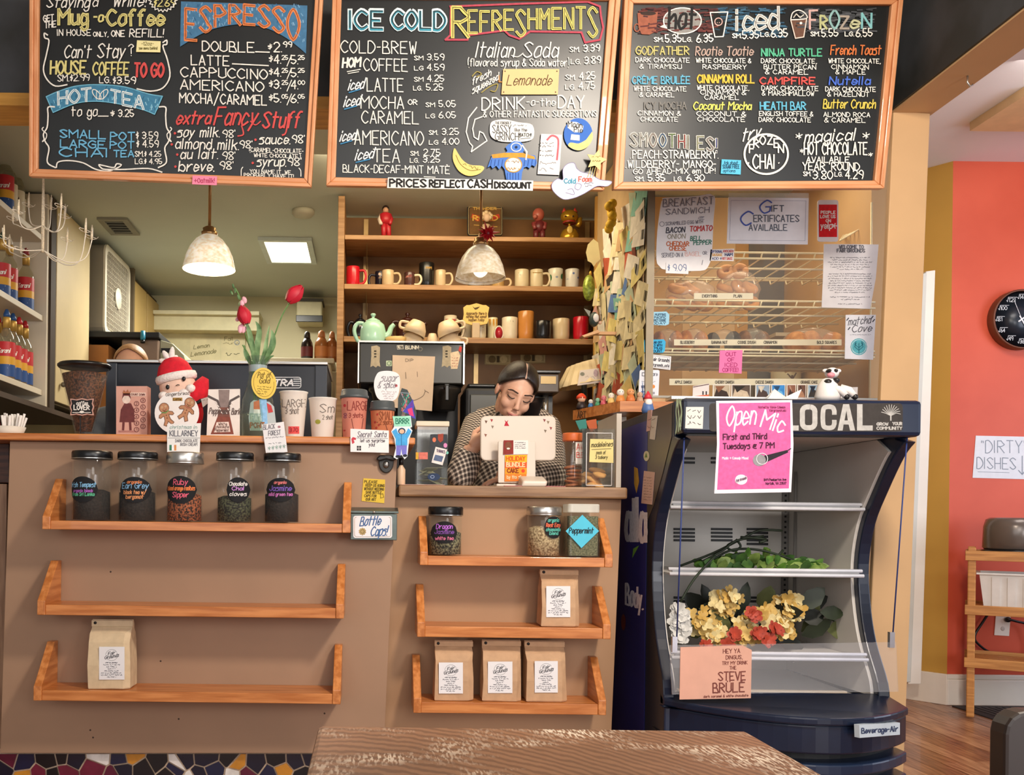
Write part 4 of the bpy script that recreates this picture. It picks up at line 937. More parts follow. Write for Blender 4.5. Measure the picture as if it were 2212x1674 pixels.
# ---- vase with flowers
Yv=3.04;vx=at(556,900,Yv).x
t=thing('flower_vase','clear glass carafe holding red tulips and greenery','vase',(vx,Yv,zt0))
def zv(py):return at(556,py,Yv).z
RV=lambda n:L(n,Yv)
m=MB();m.lathe((vx,Yv,0),[(RV(30),zt0+.001),(RV(35),zt0+.006),(RV(36),zv(900)),(RV(34),zv(865)),(RV(24),zv(835)),(RV(19),zv(812)),(RV(19),zv(792)),(RV(27),zv(772)),(RV(26),zv(772)),(RV(17.5),zv(792)),(RV(17.5),zv(812))],glass('#e6efe8',.95,.03,'carafe_glass'),28,cap=False);m.build('carafe',t)
m=MB();m.lathe((vx,Yv,0),[(RV(20),zv(805)),(RV(20),zv(790))],glass('#c9d8e0',.5,.2,'tape'),24,cap=False);m.build('tape_band',t)
m=MB();m.lathe((vx,Yv,0),[(.001,zt0+.004),(RV(33),zt0+.006),(RV(34.5),zv(896)),(.001,zv(896))],glass('#e2eee6',.95,.02,'water'),24);m.build('water',t)
GR=mat('#5e8a48',.6,0,.2,40,0,'stem_green');GRL=mat('#86a873',.6,0,.25,30,0,'leaf_green','#41683a');TUL=mat('#d41f38',.55,0,.15,18,0,'tulip_red','#b3142c');PNK=mat('#e9b0bc',.7,0,.15,40,0,'pale_pink_petal')
def V3(px,py,dy=0.0):return at(px,py,Yv+dy)
m=MB()
stems=[[(548,900,0),(548,800,.01),(540,740,-.01),(530,690,-.02)],[(560,905,0),(570,800,.0),(588,740,.0),(610,680,-.01),(632,645,-.02)],[(552,900,.01),(550,790,0),(530,720,.02),(520,650,.02),(508,622,.02)],[(556,900,0),(560,800,-.01),(572,750,-.02)],[(552,895,-.01),(545,790,-.015),(524,745,-.02)],[(560,900,.02),(568,790,.02),(590,745,.03)]]
for st in stems:
 m=MB();m.tube(catmull([tuple(V3(*p))for p in st],5),.0022,GR,6);m.build('stem',t)
def leaf(pts,w_,mm,par,nm='leaf',dy=0.0):
 P_=catmull([tuple(V3(p[0],p[1],(p[2]if len(p)>2 else 0)+dy))for p in pts],4);n=len(P_);vs=[];fs=[]
 for i,p in enumerate(P_):
  p=Vector(p);tt=Vector(P_[min(i+1,n-1)])-Vector(P_[max(i-1,0)]);sd=tt.cross(Vector((0,1,0))).normalized();ww=w_*.62*math.sin(pi*(.06+.94*i/(n-1))**.9)+.0006
  vs+=[p-sd*ww,p+Vector((0,.006,0))*(ww/w_),p+sd*ww]
 for i in range(n-1):a=i*3;fs+=[(a,a+1,a+4,a+3),(a+1,a+2,a+5,a+4)]
 m=MB();m.add(vs,fs,mm,True);return m.build(nm,par)
for pts,w_ in(([(552,790),(545,750,-.02),(538,715,-.03),(533,698,-.03)],.014),([(560,790),(585,755,-.02),(590,730,-.02),(586,712,-.02)],.016),([(555,795),(556,750,-.03),(560,712,-.03),(552,694,-.03)],.015),([(550,795),(532,768,-.02),(528,745,-.02)],.010),([(560,790),(572,760,-.03),(576,735,-.03),(582,702,-.03)],.010),([(556,800),(548,770,-.03),(546,735,-.04)],.012),([(562,795),(578,775,-.03),(592,768,-.03)],.008)):leaf(pts,w_,GRL,t)
def tulip(px,py,px2,py2,dy):
 a,b=V3(px,py,dy),V3(px2,py2,dy);ax=(b-a);h=ax.length;R_=ax.to_track_quat('Z','Y').to_matrix().to_4x4()
 for i in range(6):
  an=i*pi/3;vs=[];fs=[]
  for j in range(6):
   f=j/5;r=h*(.10+.30*math.sin(pi*min(1,f*.80+.08)))*(1-.45*f**3);wv=h*.26*math.sin(pi*(.12+.83*f))
   for u in(-1,0,1):vs.append(R_@Vector(((r+(-.02*h if u else 0)+(.0 if i%2 else-.012*h))*math.cos(an+u*wv/max(r,.01)*.8),(r)*math.sin(an+u*wv/max(r,.01)*.8),f*h)))
  for j in range(5):q=j*3;fs+=[(q,q+1,q+4,q+3),(q+1,q+2,q+5,q+4)]
  m=MB();m.add([v+a for v in vs],fs,TUL,True);m.build('tulip_petal',t)
tulip(533,700,521,660,-.03);tulip(622,652,653,618,-.02)
for px,py in((515,642),(508,628),(500,632),(504,618),(518,655)):
 m=MB();m.ball(V3(px,py,.02),(.004,.003,.009),GRL,8,6,M4(rnd.uniform(-.6,.6)));m.build('bud',t)
for px,py in((528,648),(523,655),(515,688),(520,706),(527,712),(519,712)):
 m=MB();m.ball(V3(px,py,-.02),(.008,.004,.012),PNK,8,6,M4(rnd.uniform(-.8,.8)));m.build('pink_blossom',t)
o,k=sheet('oval_card','yellow oval Gold drink card stuck on the glass carafe','card',ell(570,828,27,34,30,-.15),2.985,'#e8ca5e')
k.line(ell(570,828,22,29,24,-.15),1,'#a8863a');k.t('Pot of',556,816,12,28,'#6a5424',1.3,.25);k.t('Gold',560,828,11,22,'#6a5424',1.4,.2)
for i in range(4):k.scrib(556,836+i*5,30-i*4,3,'#7a6430',.8,.08)
k.done('lettering',o)
o,k=sheet('sticker_sign','small orange and blue lettered sticker on the carafe glass','sign',[(541,870),(548,864),(582,868),(592,878),(596,912),(590,930),(540,930),(537,902)],2.992,'#b8c2c4')
k.poly([(548,868),(560,864),(562,893),(548,893)],'#d8703c',0);k.rect(548,884,562,894,'#e6e2de',1);k.poly([(560,862),(576,862),(578,916),(566,914)],'#8fc0e8',1);k.poly([(576,870),(586,876),(590,890),(580,892)],'#c84848',2);k.t('FAT',543,908,11,20,'#dcdcd8',2.4,0,0,2);k.t('PONT',541,924,11,30,'#9a6030',2.6,0,0,2);k.done('print',o)
o,k=sheet('price_card','tilted white Black Forest drink card hung over the bar edge','card',[(566,917),(613,911),(621,976),(575,983)],2.852,'#e6e3e4')
k.t('BLACK',569,928,10,25,'#77757c',1.3,0,-.1);k.t('FOREST',580,941,10,26,'#77757c',1.3,0,-.1);k.poly(ell(603,922,3.4,2.6,8),'#b07a84',0);k.scrib(574,948,40,3,'#8a888e',.8,-.1);k.scrib(580,960,30,3,'#8a888e',.8,-.1)
for i in range(5):k.t('*',579+i*8,976-i*1,12,6,'#8fa89c',1.1)
k.done('lettering',o)
# ---- sample cups
def cup(name,label,xc,wt_,wb,yt,Y,mm,lid=None,ylid=0,txt=None,grp='sample cups on the bar top'):
 c=at(xc,936,Y);c.x=at(xc,(yt+936)/2,Y).x;rt,rb=L(wt_,Y)/2,L(wb,Y)/2;zT=at(xc,yt,Y-rt*.3).z
 t=thing(name,label,'cup',(c.x,Y,zt0),grp)
 m=MB();m.lathe((c.x,Y,zt0),[(rb*.92,0),(rb,.004),(rt,zT-zt0-.005),(rt*1.05,zT-zt0-.003),(rt*1.05,zT-zt0),(rt*.97,zT-zt0),(rb*.94,.006),(.001,.006)],mm,28);m.build('cup_body',t)
 if lid:
  zl=at(xc,ylid,Y-rt*.3).z;m=MB();h=zl-zT;m.lathe((c.x,Y,zT+.0005),[(rt*1.06,-.006),(rt*1.10,-.003),(rt*1.10,.003),(rt*1.03,.005),(rt*.99,h*.9),(rt*.94,h),(rt*.86,h),(rt*.85,h*.8),(.001,h*.8)],lid,28);m.build('lid',t)
 if txt:
  k=Ink(Cyl((c.x,Y,0),rb*1.003,rt*1.003,zt0+.004,zT-.005));txt(k);k.done('lettering',t)
 return t
CLR=glass('#fbf7f0',.30,.15,'cloudy_plastic');PKC=mat('#dd9484',.6,0,.06,10,0,'pink_paper_cup','#d88c78');ORC=mat('#d98860',.6,0,.05,10,0,'orange_paper_cup');LID=mat('#4a5052',.45,0,.05,20,0,'grey_lid')
def t1(k):k.t('LARGE',611,879,16,50,'#6f6660',1.5);k.t('3 shot',618,894,14,30,'#6f6660',1.4);k.cols(625,648,lambda x:921,lambda x:937,'#d8504e',0,6);k.t('3.70',628,933,9,17,'#8a1f2a',1.3,0,0,1);[k.t('*',605,866+i*10,5,4,'#b09a70',.9)for i in range(4)]
cup('clear_cup','large clear plastic sample cup with a red price tag',634,60,44,846,3.02,CLR,None,0,t1)
def t2(k):k.t('Sm',692,891,18,30,'#6f6660',1.5,.1);k.t('2 shot',698,906,9,22,'#6f6660',1.1);k.oval(688,911,6,5,'#9a9a3c',0)
cup('clear_cup','smaller clear plastic sample cup with a green heart',697,60,46,860,3.02,CLR,None,0,t2)
def t3(k):k.t('LARGE',751,886,19,46,'#8a3a34',1.7);k.t('- 3 shots',748,902,10,36,'#8a3a34',1.3);k.oval(745,876,3,3.4,'#b83038',0);k.t('8',743,903,10,6,'#7a3a60',1.1);k.line([(760,905),(764,926),(782,925),(785,904),(760,905)],1.4,'#7a4038');k.t('*',742,934,6,5,'#b83038',1)
cup('paper_cup','large pink paper cup with grey lid lettered LARGE',765,57,47,857,3.0,PKC,LID,842,t3)
def t4(k):k.t('SMALL',819,906,17,34,'#8a4a2c',1.7);k.t('- 2 shots',814,917,10,32,'#8a4a2c',1.3);[k.oval(a,b,2.2,2.6,'#a83a30',0)for a,b in((815,895),(810,912),(818,918),(813,924))];k.line([(833,917),(836,928),(848,928),(850,916),(833,917)],1.3,'#7a4038')
cup('paper_cup','smaller orange paper cup with grey lid beside the pink one',826,52,44,884,2.99,ORC,LID,867,t4)
# sugar & spice lollipop card in the cup
ss=catmull([(812,812),(820,803),(840,801),(858,806),(864,818),(863,840),(858,858),(848,866),(832,868),(816,860),(809,842),(808,826),(812,812)])
o,k=sheet('paper_cutout','rounded white sugar & spice card above the small orange cup','card',ss[:-1],3.05,'#eae6e6')
k.t('sugar',822,824,16,36,'#77737a',1.2,.3);k.t('& spice',816,838,13,38,'#77737a',1.2,.2);k.oval(856,833,3,3,'#c86a70',0)
for i in range(4):k.scrib(824+i*2,847+i*5,32-i*4,3,'#b09a9a',.7,.03)
k.done('lettering',o)
m=MB();p=at(838,862,3.0525);m.box(p.x-.002,p.x+.002,3.051,3.054,zt0,p.z,mat('#d8c8b0',.7));m.build('stick',o)
o,k=sheet('price_card','wide white Secret Santa card hung over the bar edge','card',[(757,926),(840,930),(840,978),(757,976)],2.854,'#e9e6e6')
k.t('Secret Santa',772,944,12,62,'#6a6670',1.3,.15);k.line([(770,946),(838,947)],.9,'#888888');k.t('let us surprise',779,955,7,52,'#55525a',1.1);k.t('you!',797,964,8,13,'#55525a',1.1);k.poly([(759,948),(762,944),(769,946),(769,950),(764,950),(766,956),(761,959)],'#c84050',0);k.rect(771,963,780,973,'#3a3a40',0);k.line([(775.5,963),(775.5,973)],1,'#d8d4d0',1);k.line([(771,968),(780,968)],1,'#d8d4d0',1);k.done('lettering',o)
# paper elf holding a mint sign
elf=[(850,900),(887,898),(890,922),(886,924),(891,930),(884,948),(882,966),(880,986),(874,992),(867,982),(858,992),(850,988),(855,968),(852,948),(845,932),(851,922)]
o,k=sheet('paper_cutout','paper child cutout in blue coat holding a mint sign','cutout',elf,2.85,'#dfe6ea')
k.poly([(848,899),(886,899),(888,921),(852,921)],'#9adcc0',0);k.t('BRRR',855,915,11,28,'#2f7a62',1.8,0,0,1);k.poly([(847,932),(856,925),(860,936),(876,936),(882,925),(889,932),(880,948),(880,962),(855,962),(855,948)],'#4aa4e0',1);k.poly([(856,962),(879,962),(878,982),(869,982),(867,968),(865,984),(856,984)],'#7a78cc',1);k.poly(ell(868,931,8,7,12),'#2a3a5a',1);k.poly(ell(868,932,5.5,5,12),'#e8b89a',2);k.line([(867,938),(867,962)],1,'#2a5a8a',2);k.poly(ell(860,986,6,3,8),'#1e2230',2);k.poly(ell(875,984,5,3,8),'#1e2230',2);k.done('drawing',o)
# pale paper cone, patterned fan and butterfly behind the elf
cn=at(871,936,2.98);m=MB();m.lathe((cn.x,2.98,zt0),[(.026,0),(.001,.10)],mat('#d8b8b0',.7,0,.15,20),20);tag(m.build('paper_cone',origin=(cn.x,2.98,zt0)),'pale pink paper cone standing at the end of the bar','decoration')
o,k=sheet('paper_fan','dark teal patterned paper fan standing behind the pale cone','decoration',[(858,936),(860,860),(868,838),(880,842),(892,866),(900,890),(896,936)],3.10,'#3f4a4c',thick=.004)
for i in range(24):k.line([(rnd.uniform(864,890),rnd.uniform(848,895))for _ in range(3)],1.6,rnd.choice(['#4ab09a','#c86a70','#8a94a0','#2f6a5c']))if i<12 else None
k.done('pattern',o)
o,k=sheet('butterfly','small blue and pink paper butterfly beside the pale cone','decoration',[(870,889),(882,874),(892,862),(895,878),(893,884),(898,905),(890,902),(882,894)],2.95,'#4a48b0')
k.poly([(880,884),(890,880),(894,900),(884,896)],'#d8407a',0);k.poly([(884,878),(891,866),(892,878)],'#6a3aa0',0);k.done('pattern',o)
m=MB();p=at(884,898,2.9535);m.box(p.x-.001,p.x+.001,2.9525,2.9545,zt0,p.z,BLKM);m.build('stick',o)
# ---- bottle opener, note and cap box on the counter front
Yp=YC-.0005
t=thing('bottle_opener','dark cast metal bottle opener screwed to the counter front','bottle opener',at(834,1004,Yp))
IRON=mat('#3a3836',.42,.7,.15,40,.2,'cast_iron')
S=PY_(Yp);m=MB();m.slab([S(a,b)-Vector((0,.010,0))for a,b in catmull([(818,990),(826,987),(842,987),(850,990),(849,1008),(843,1018),(834,1022),(825,1018),(819,1008),(818,990)])[:-1]],(0,.0095,0),IRON);m.build('plate',t,.003)
m=MB();m.slab([S(a,b)-Vector((0,.024,0))for a,b in((812,992),(820,984),(846,984),(856,992),(850,997),(834,993),(818,997))],(0,.0235,0),IRON);m.build('hood',t,.004)
m=MB();m.ball(S(834,1004)-Vector((0,.011,0)),(.010,.006,.012),simple('worn_metal','#8a8580',.3,.9),12,8);m.build('cap_grip',t)
o,k=sheet('sticky_note','yellow handwritten note above the metal cap box','note',[(785,1033),(832,1036),(830,1087),(781,1082)],Yp-.0015,'#dcb93e',thick=.0012)
for i,tx in enumerate(('PLEASE','KEEP US GOING','WITHOUT NEEDING','SAVE BOTTLE','CAPS FOR','OUR ART')):k.t(tx,787+(i%2)*3,1043+i*7.6,5.4,(28,40,42,34,26,22)[i],'#5a4a1a',1.1,.1,.03)
k.line([(822,1068),(827,1066),(829,1074),(822,1076),(822,1068)],1,'#6a5a20');k.done('lettering',o)
t=thing('cap_box','grey galvanised box labelled Bottle Caps on the counter','box',at(808,1168,Yp-.03))
ZN=mat('#6f7a76',.38,.75,.15,12,0,'galvanised','#565f5c');D_=.075
def fr(px,py,dy):return at(px,py,Yp-dy)
m=MB();a=fr(757,1166,D_);b=fr(858,1110,D_);m.box(a.x,b.x,Yp-D_,Yp-.001,a.z,b.z,ZN);m.build('bin',t,.002)
m=MB();m.slab([(a.x-.002,Yp-D_-.003,b.z+.001),(a.x-.002,Yp-D_-.003,b.z+.008),(a.x-.002,Yp-.001,b.z+.020),(a.x-.002,Yp-.001,b.z+.001)],(b.x-a.x+.006,0,0),ZN);m.build('lid',t,.0015)
m=MB();q=fr(808,1106,D_+.003);m.ball(q,.004,SILV,10,6);m.build('lid_rivet',t)
S=PY_(Yp-D_-.0012);pl=rr(763,1114,847,1162,5);m=MB();m.slab([S(*p)for p in pl],(0,.001,0),mat('#e6e3e6',.6));lo=m.build('paper_label',t)
k=Ink(S);k.t('Bottle',777,1136,19,44,'#4a6a9a',2.4,.25,-.06);k.t('Caps!',800,1158,20,36,'#4a6a9a',2.4,.25,-.06);cap=[]
for i in range(20):a_=i*pi/10;cap.append((783+(8.5 if i%2 else 7)*math.cos(a_),1148+(8.5 if i%2 else 7)*math.sin(a_)))
k.poly(cap,'#b09a6a',0);k.ring(783,1148,4,4,1,'#7a6a40',1,10);k.line(rr(766,1117,844,1159,4),.8,'#a89a80');k.done('lettering',lo)
# ================================================================== BACK OF THE BAR: mug shelves, brewer, kitchen, syrups
AMB=mat('#8a6030',.6,0,.12,4,.05,'amber_plywood','#6e4a22')
SHW=wood('#b08658','#946a40',0,.5,8,'shelf_pine')
Yb,Yf=4.60,4.30
xl,xr=at(742,700,Yf).x,at(1316,700,Yf).x
t=thing('mug_shelves','tall wooden wall shelving of mugs, teapots and figurines','shelving',((xl+xr)/2,Yb,0))
zt_=at(742,404,Yf).z
m=MB();m.box(xl,xr,Yb-.012,Yb,.0,2.39,AMB);m.build('back_panel',t)
m=MB();m.box(xl-.03,xl,Yf-.02,Yb,0,2.39,SHW);m.build('side_panel',t,.002)
m=MB();m.box(xr,xr+.03,Yf-.02,Yb,0,2.39,SHW);m.build('side_panel',t,.002)
ZS=[]
for y0,y1 in((396,404),(510,520),(616,627),(729,741)):
 za,zb=at(1000,y1,Yf).z,at(1000,y0,Yf).z;ZS.append(zb)
 m=MB();m.box(xl+.001,xr-.001,Yf,Yb-.013,za,zb,SHW);m.build('shelf_board',t,.002)
for px in(790,1030,1266):
 xs=at(px,560,Yb).x;m=MB();m.box(xs-.011,xs+.011,Yb-.021,Yb-.0125,.95,2.38,mat('#b89c6c',.4,.5,.1,20))
 m.build("slotted_upright",t)
for i,zz in enumerate(ZS[1:]):
 for px in(785,1262):
  xs=at(px,560,Yb).x+.016;m=MB();m.slab([(xs,Yb-.022,zz-.024),(xs,Yb-.022,zz-.085),(xs,Yb-.05,zz-.06),(xs,Yf+.05,zz-.024)],(.004,0,0),mat('#a08a60',.4,.5));m.build('bracket',t)
def zsh(i):return ZS[i]+.0006
def px_x(px,py,Y):return at(px,py,Y).x
def mug(label,x0,x1,yt,sh,Y,h,name='mug',handle=1,flare=0.0,h_col=None,inner=None,deco=None,grp='mugs on the back shelves',taper=1.0):
 zb=zsh(sh)if isinstance(sh,int)else sh
 xc=at((x0+x1)/2,(yt+20),Y).x;r=L(x1-x0,Y)/2;zt=at((x0+x1)/2,yt,Y-r*.5).z;H=zt-zb
 mm=h if not isinstance(h,str)else mat(h,.25,0,.04,20,0,'glazed_'+h.lstrip('#'))
 im=mm if inner is None else mat(inner,.3)
 t=thing(name,label,'mug',(xc,Y,zb),grp)
 m=MB();rb=r*(.92-flare);m.lathe((xc,Y,zb),[(rb*.9,0),(rb,.004),(r*(1-flare*.9),H*.3),(r*(1-flare*.6),H*.7),(r,H-.002),(r*.97,H),(r*.92,H-.003),(rb*.9,.006),(.001,.006)],mm,24);m.build('mug_body',t)
 if handle:
  hm=mm if h_col is None else mat(h_col,.3);s=handle
  m=MB();m.tube(catmull([(xc+s*r*.9,Y-.01,zb+H*.80),(xc+s*(r+.022),Y-.012,zb+H*.80),(xc+s*(r+.030),Y-.012,zb+H*.5),(xc+s*(r+.018),Y-.012,zb+H*.22),(xc+s*r*.88,Y-.01,zb+H*.2)],4),.0058,hm,8);m.build('handle',t)
 if deco:
  k=Ink(Cyl((xc,Y,0),rb,r,zb,zb+H));deco(k);k.done('decoration',t)
 return t
Ym=4.385
mug('bright red mug at the left end of the middle shelf',748,777,575,2,Ym,'#c81828','mug',1)
mug('dark navy mug with a face half behind a beige mug',810,833,586,2,4.45,'#1c1a2a','mug',-1,0,None,None,lambda k:(k.oval(820,592,3,3,'#d8c0b0',0),k.oval(821,602,4,5,'#b89a88',0)))
mug('plain beige mug right of the red and navy mugs',825,851,583,2,4.37,'#c9b088','mug',1)
mug('dark brown picture mug with white handle below the lamp cord side',873,896,588,2,4.37,'#4a2c28','mug',1,0,'#d8c8a8',None,lambda k:(k.oval(881,602,6,7,'#a86a5c',0),k.oval(886,596,4,4,'#7a4440',0)))
mug('tall black mug with gold window, tallest on the middle shelf',905,938,567,2,Ym,'#151514','mug',0,0,None,None,lambda k:k.cols(919,932,lambda x:576,lambda x:607,'#a8823c',0,6))
mug('plain beige mug right of the tall black mug',940,963,583,2,Ym,'#c8b08a','mug',1)
mug('low dark green mug hidden under the unlit pendant lamp',1010,1046,600,2,Ym,'#3a3a22','mug',0)
mug('tan mug just right of the unlit pendant lamp',1062,1089,597,2,Ym,'#b08c54','mug',1,0,'#c8b088')
mug('cream mug with a small blue sprig on the middle shelf',1112,1142,582,2,Ym,'#d2c4a2','mug',0,0,None,None,lambda k:(k.oval(1121,596,2,3,'#6a8a9a',0),k.line([(1121,592),(1118,589)],1,'#7a8a6a',0)))
mug('cream mug with a gold ring below its rim',1145,1173,582,2,Ym,'#d0c2a0','mug',1,0,None,None,lambda k:k.cols(1146,1172,lambda x:588,lambda x:590,'#9a7a3c',0,8))
mug('flared white mug with green leaves on the middle shelf',1184,1216,580,2,Ym,'#d8d4c0','mug',0,.14,None,None,lambda k:(k.oval(1187,600,3,7,'#2f6a40',0),k.oval(1212,597,3,6,'#2f6a40',0),k.oval(1200,598,3,2,'#8a9ab0',0)))
mug('white mug with blue flowers, rightmost on the middle shelf',1221,1251,581,2,Ym,'#d8d4c8','mug',0,.06,None,None,lambda k:[k.oval(a,b,2.4,2.4,'#6a7aa8',0)for a,b in((1225,604),(1236,590),(1247,600),(1244,608),(1235,606))])
# row below
Yn=4.385
mug('white mug with black stroke on the lower mug shelf',1084,1118,685,3,Yn,'#d8cdb4','mug',0,0,None,None,lambda k:(k.poly([(1100,692),(1106,692),(1109,704),(1105,710),(1101,702)],'#17171a',0),k.oval(1104,715,4,5,'#17171a',0)))
mug('tall orange brown mug, tallest on the lower mug shelf',1119,1153,672,3,Yn,'#c0803c','mug',0)
mug('black mug beside the tall orange mug',1154,1190,693,3,4.36,'#101116','mug',0)
mug('plain cream mug between black and red mugs',1194,1230,688,3,Yn,'#cdb892','mug',0)
mug('deep red mug at the right end of the lower mug shelf',1238,1271,684,3,Yn,'#b81224','mug',0)
mug('cream mug with yellow stripes right of the wooden plaque',1053,1075,686,3,4.42,'#d8cba0','mug',0,0,None,None,lambda k:[k.cols(a,a+4,lambda x:689,lambda x:722,'#c08a2c',0,2)for a in(1055,1063,1070)])
mug('pale mug at left behind the wooden plaque',996,1020,690,3,4.44,'#cfc6ac','mug',0,0,None,None,lambda k:(k.oval(1003,712,4,6,'#5a7a3c',0),k.oval(1012,716,4,5,'#7a2a2a',0)))
mug('cream mug just below the plaque, with dark dripping glaze',1024,1050,694,3,4.38,'#cfc2a0','mug',0,0,None,None,lambda k:(k.oval(1031,720,4,4,'#1a1a24',0),k.oval(1042,712,4,6,'#7a2030',0)))
# mug lying on its side, red inside
c=at(1078,707,4.37);t=thing('mug','white mug lying on its side showing a red inside','mug',(c.x,4.37,zsh(3)),'mugs on the back shelves')
r=L(33,4.37)/2;Rm=Matrix.Rotation(pi/2,4,'X');m=MB();m.lathe((c.x,4.37,zsh(3)+r),[(r*.9,-.08),(r,-.07),(r,0),(r*.82,0),(r*.8,-.07),(.001,-.07)],mat('#d8d0bc',.3),24,M=Matrix.Diagonal((.6,1,1,1))@Rm);m.build('mug_body',t)
m=MB();m.lathe((c.x,4.37,zsh(3)+r),[(r*.78,.001),(r*.7,-.02),(.001,-.05)],mat('#a01828',.3),24,M=Matrix.Diagonal((.6,1,1,1))@Rm);m.build('inside_glaze',t)
# teapots
def teapot(label,xc,wpx,yt,zb,Y,h,sp=1,squat=1.0,dome=1.0):
 mm=mat(h,.22,0,.05,20,0,'teapot_glaze');x=at(xc,yt+30,Y).x;r=L(wpx,Y)/2;H=at(xc,yt,Y-r*.4).z-zb
 t=thing('teapot',label,'teapot',(x,Y,zb),'teapots behind the bar')
 m=MB();m.lathe((x,Y,zb),[(r*.84,0),(r*.94,.005),(r*(1.0),H*.22),(r*.98,H*.45),(r*.86,H*.64),(r*.55,H*.75),(.001,H*.78)],mm,28);m.build('pot_body',t)
 m=MB();m.lathe((x,Y,zb),[(r*.58,H*.735),(r*.56,H*.765),(r*.3,H*.83),(r*.10,H*.86),(r*.12,H*.90),(r*.21,H*.96),(r*.16,H),(.001,H)],mm,20);m.build('lid',t)
 m=MB();m.tube(catmull([(x+sp*r*.8,Y,zb+H*.25),(x+sp*r*1.2,Y,zb+H*.35),(x+sp*r*1.38,Y,zb+H*.55),(x+sp*r*1.62,Y,zb+H*.66)],4),[.016,.0155,.015,.014,.0135,.013,.012,.0115,.011,.0105,.010,.0095,.009],mm,10);m.build('spout',t)
 m=MB();m.tube(catmull([(x-sp*r*.74,Y,zb+H*.68),(x-sp*r*1.2,Y,zb+H*.68),(x-sp*r*1.45,Y,zb+H*.45),(x-sp*r*1.2,Y,zb+H*.14),(x-sp*r*.9,Y,zb+H*.12)],4),.0085,mm,10);m.build('handle',t)
 return t
teapot('black teapot at the left end of the lower mug shelf',778,38,677,zsh(3),4.42,'#14161c',1)
teapot('dark brown teapot behind the mint green one',880,50,674,zsh(3),4.42,'#3a1a14',1)
# red and white pitcher
c=at(973,700,4.40);t=thing('pitcher','white pitcher with a red band behind the stacked cups','pitcher',(c.x,4.40,zsh(3)))
r=L(30,4.4)/2;H=at(973,681,4.38).z-zsh(3);m=MB();m.lathe((c.x,4.40,zsh(3)),[(r*1.1,0),(r*1.15,H*.3),(r*.95,H*.8),(r*.9,H),(r*.84,H),(r,H*.3),(.001,.004)],mat('#cfc0a4',.35),24);m.build('pitcher_body',t)
m=MB();m.tube(catmull([(c.x+r*.85,4.39,zsh(3)+H*.85),(c.x+r*1.9,4.39,zsh(3)+H*.6),(c.x+r*1.7,4.39,zsh(3)+H*.2),(c.x+r,4.39,zsh(3)+H*.15)],4),.006,mat('#cfc0a4',.35),8);m.build('handle',t)
k=Ink(Cyl((c.x,4.40,0),r*1.12,r*.93,zsh(3),zsh(3)+H));k.cols(962,984,lambda x:689,lambda x:699,'#a8483a',0,6);k.done('decoration',t)
# wooden plaque standing in front of the mugs
Yq=4.315
pq=[(1001,664),(1008,659),(1014,659),(1029,655),(1044,659),(1050,659),(1057,664),(1054,678),(1055,692),(1052,699),(1042,701),(1029,704),(1016,701),(1006,698),(1000,690),(1002,678)]
o,k=sheet('wooden_plaque','small shaped tan plaque with a bird and dark script','plaque',pq,Yq,'#d8b468',thick=.008)
k.poly([(1020,661),(1025,665),(1029,664),(1037,662),(1031,668),(1026,669)],'#4a3a1c',0)
for i,tx in enumerate(('Apparently there is','nothing that cannot','happen today')):k.t(tx,1007+(5 if i==2 else 0),680+i*7,6,(44,44,34)[i],'#5a4420',1.0,.15)
k.done('lettering',o)
p=at(1028,702,Yq);m=MB();m.box(p.x-.018,p.x+.018,Yq-.008,Yq+.02,zsh(3),p.z+.01,mat('#b8a080',.5));m.build('stand',o,.003)
# figurines on the top shelf
Yg=4.40
def G3(px,py,dy=0.0):return at(px,py,Yg+dy)
FRED=mat('#b8202c',.4,0,.1,30);FSK=mat('#c89878',.5);FDK=mat('#2a1a18',.4);GOLD=mat('#c8982c',.25,.6,.1,20,0,'gold_glaze')
t=thing('figurine','small figurine in a red jacket with white sleeves','figurine',(G3(832,507).x,Yg,zsh(1)),'figurines on the top shelf')
m=MB();zc=zsh(1)
m.tube([G3(828,477),G3(829,495),(G3(829,500).x,Yg,zc+.008)],[.016,.013,.010],FRED,10);m.tube([G3(837,477),G3(839,495),(G3(841,500).x,Yg,zc+.008)],[.016,.013,.010],FRED,10);m.build('leg',t)
m=MB();m.tube([G3(832,484),G3(833,475),G3(833,464),G3(833,460)],[.026,.028,.030,.016],FRED,12);m.build('torso',t)
m=MB();m.tube([G3(825,464),G3(820,474),G3(823,484,-.02)],[.012,.011,.009],mat('#e0d0bc',.5),8);m.build('arm',t);m=MB();m.tube([G3(840,464),G3(845,474),G3(842,484,-.02)],[.012,.011,.009],FRED,8);m.build('arm',t)
m=MB();m.ball(G3(833,454),(.015,.015,.018),FSK,12,8);m.build('head',t);m=MB();m.ball(G3(833,452,.004),(.0175,.017,.019),FDK,12,8);m.build('hair',t)
for x in(829,842):
 m=MB();c=G3(x,503);m.ball((c.x,Yg-.008,zc+.006),(.010,.018,.006),FDK,10,6);m.build('shoe',t)
t=thing('figurine','small brown red figurine with a big bald pink head','figurine',(G3(1165,507).x,Yg,zsh(1)),'figurines on the top shelf')
m=MB();m.ball(G3(1163,464),(.028,.027,.032),mat('#b86050',.35),16,10);m.ball(G3(1156,468,-.02),(.012,.014,.010),mat('#c07060',.35),10,6);m.build('head',t)
m=MB();m.ball(G3(1165,489),(.026,.022,.030),mat('#6a2428',.4),14,8);m.build('torso',t)
for a,b,c2,d in((1152,480,1156,494),(1178,480,1176,494)):
 m=MB();m.tube([G3(1165,480),G3(a,b+4),G3(c2,d,-.02)],[.012,.011,.009],mat('#8a3a38',.4),8);m.build('arm',t)
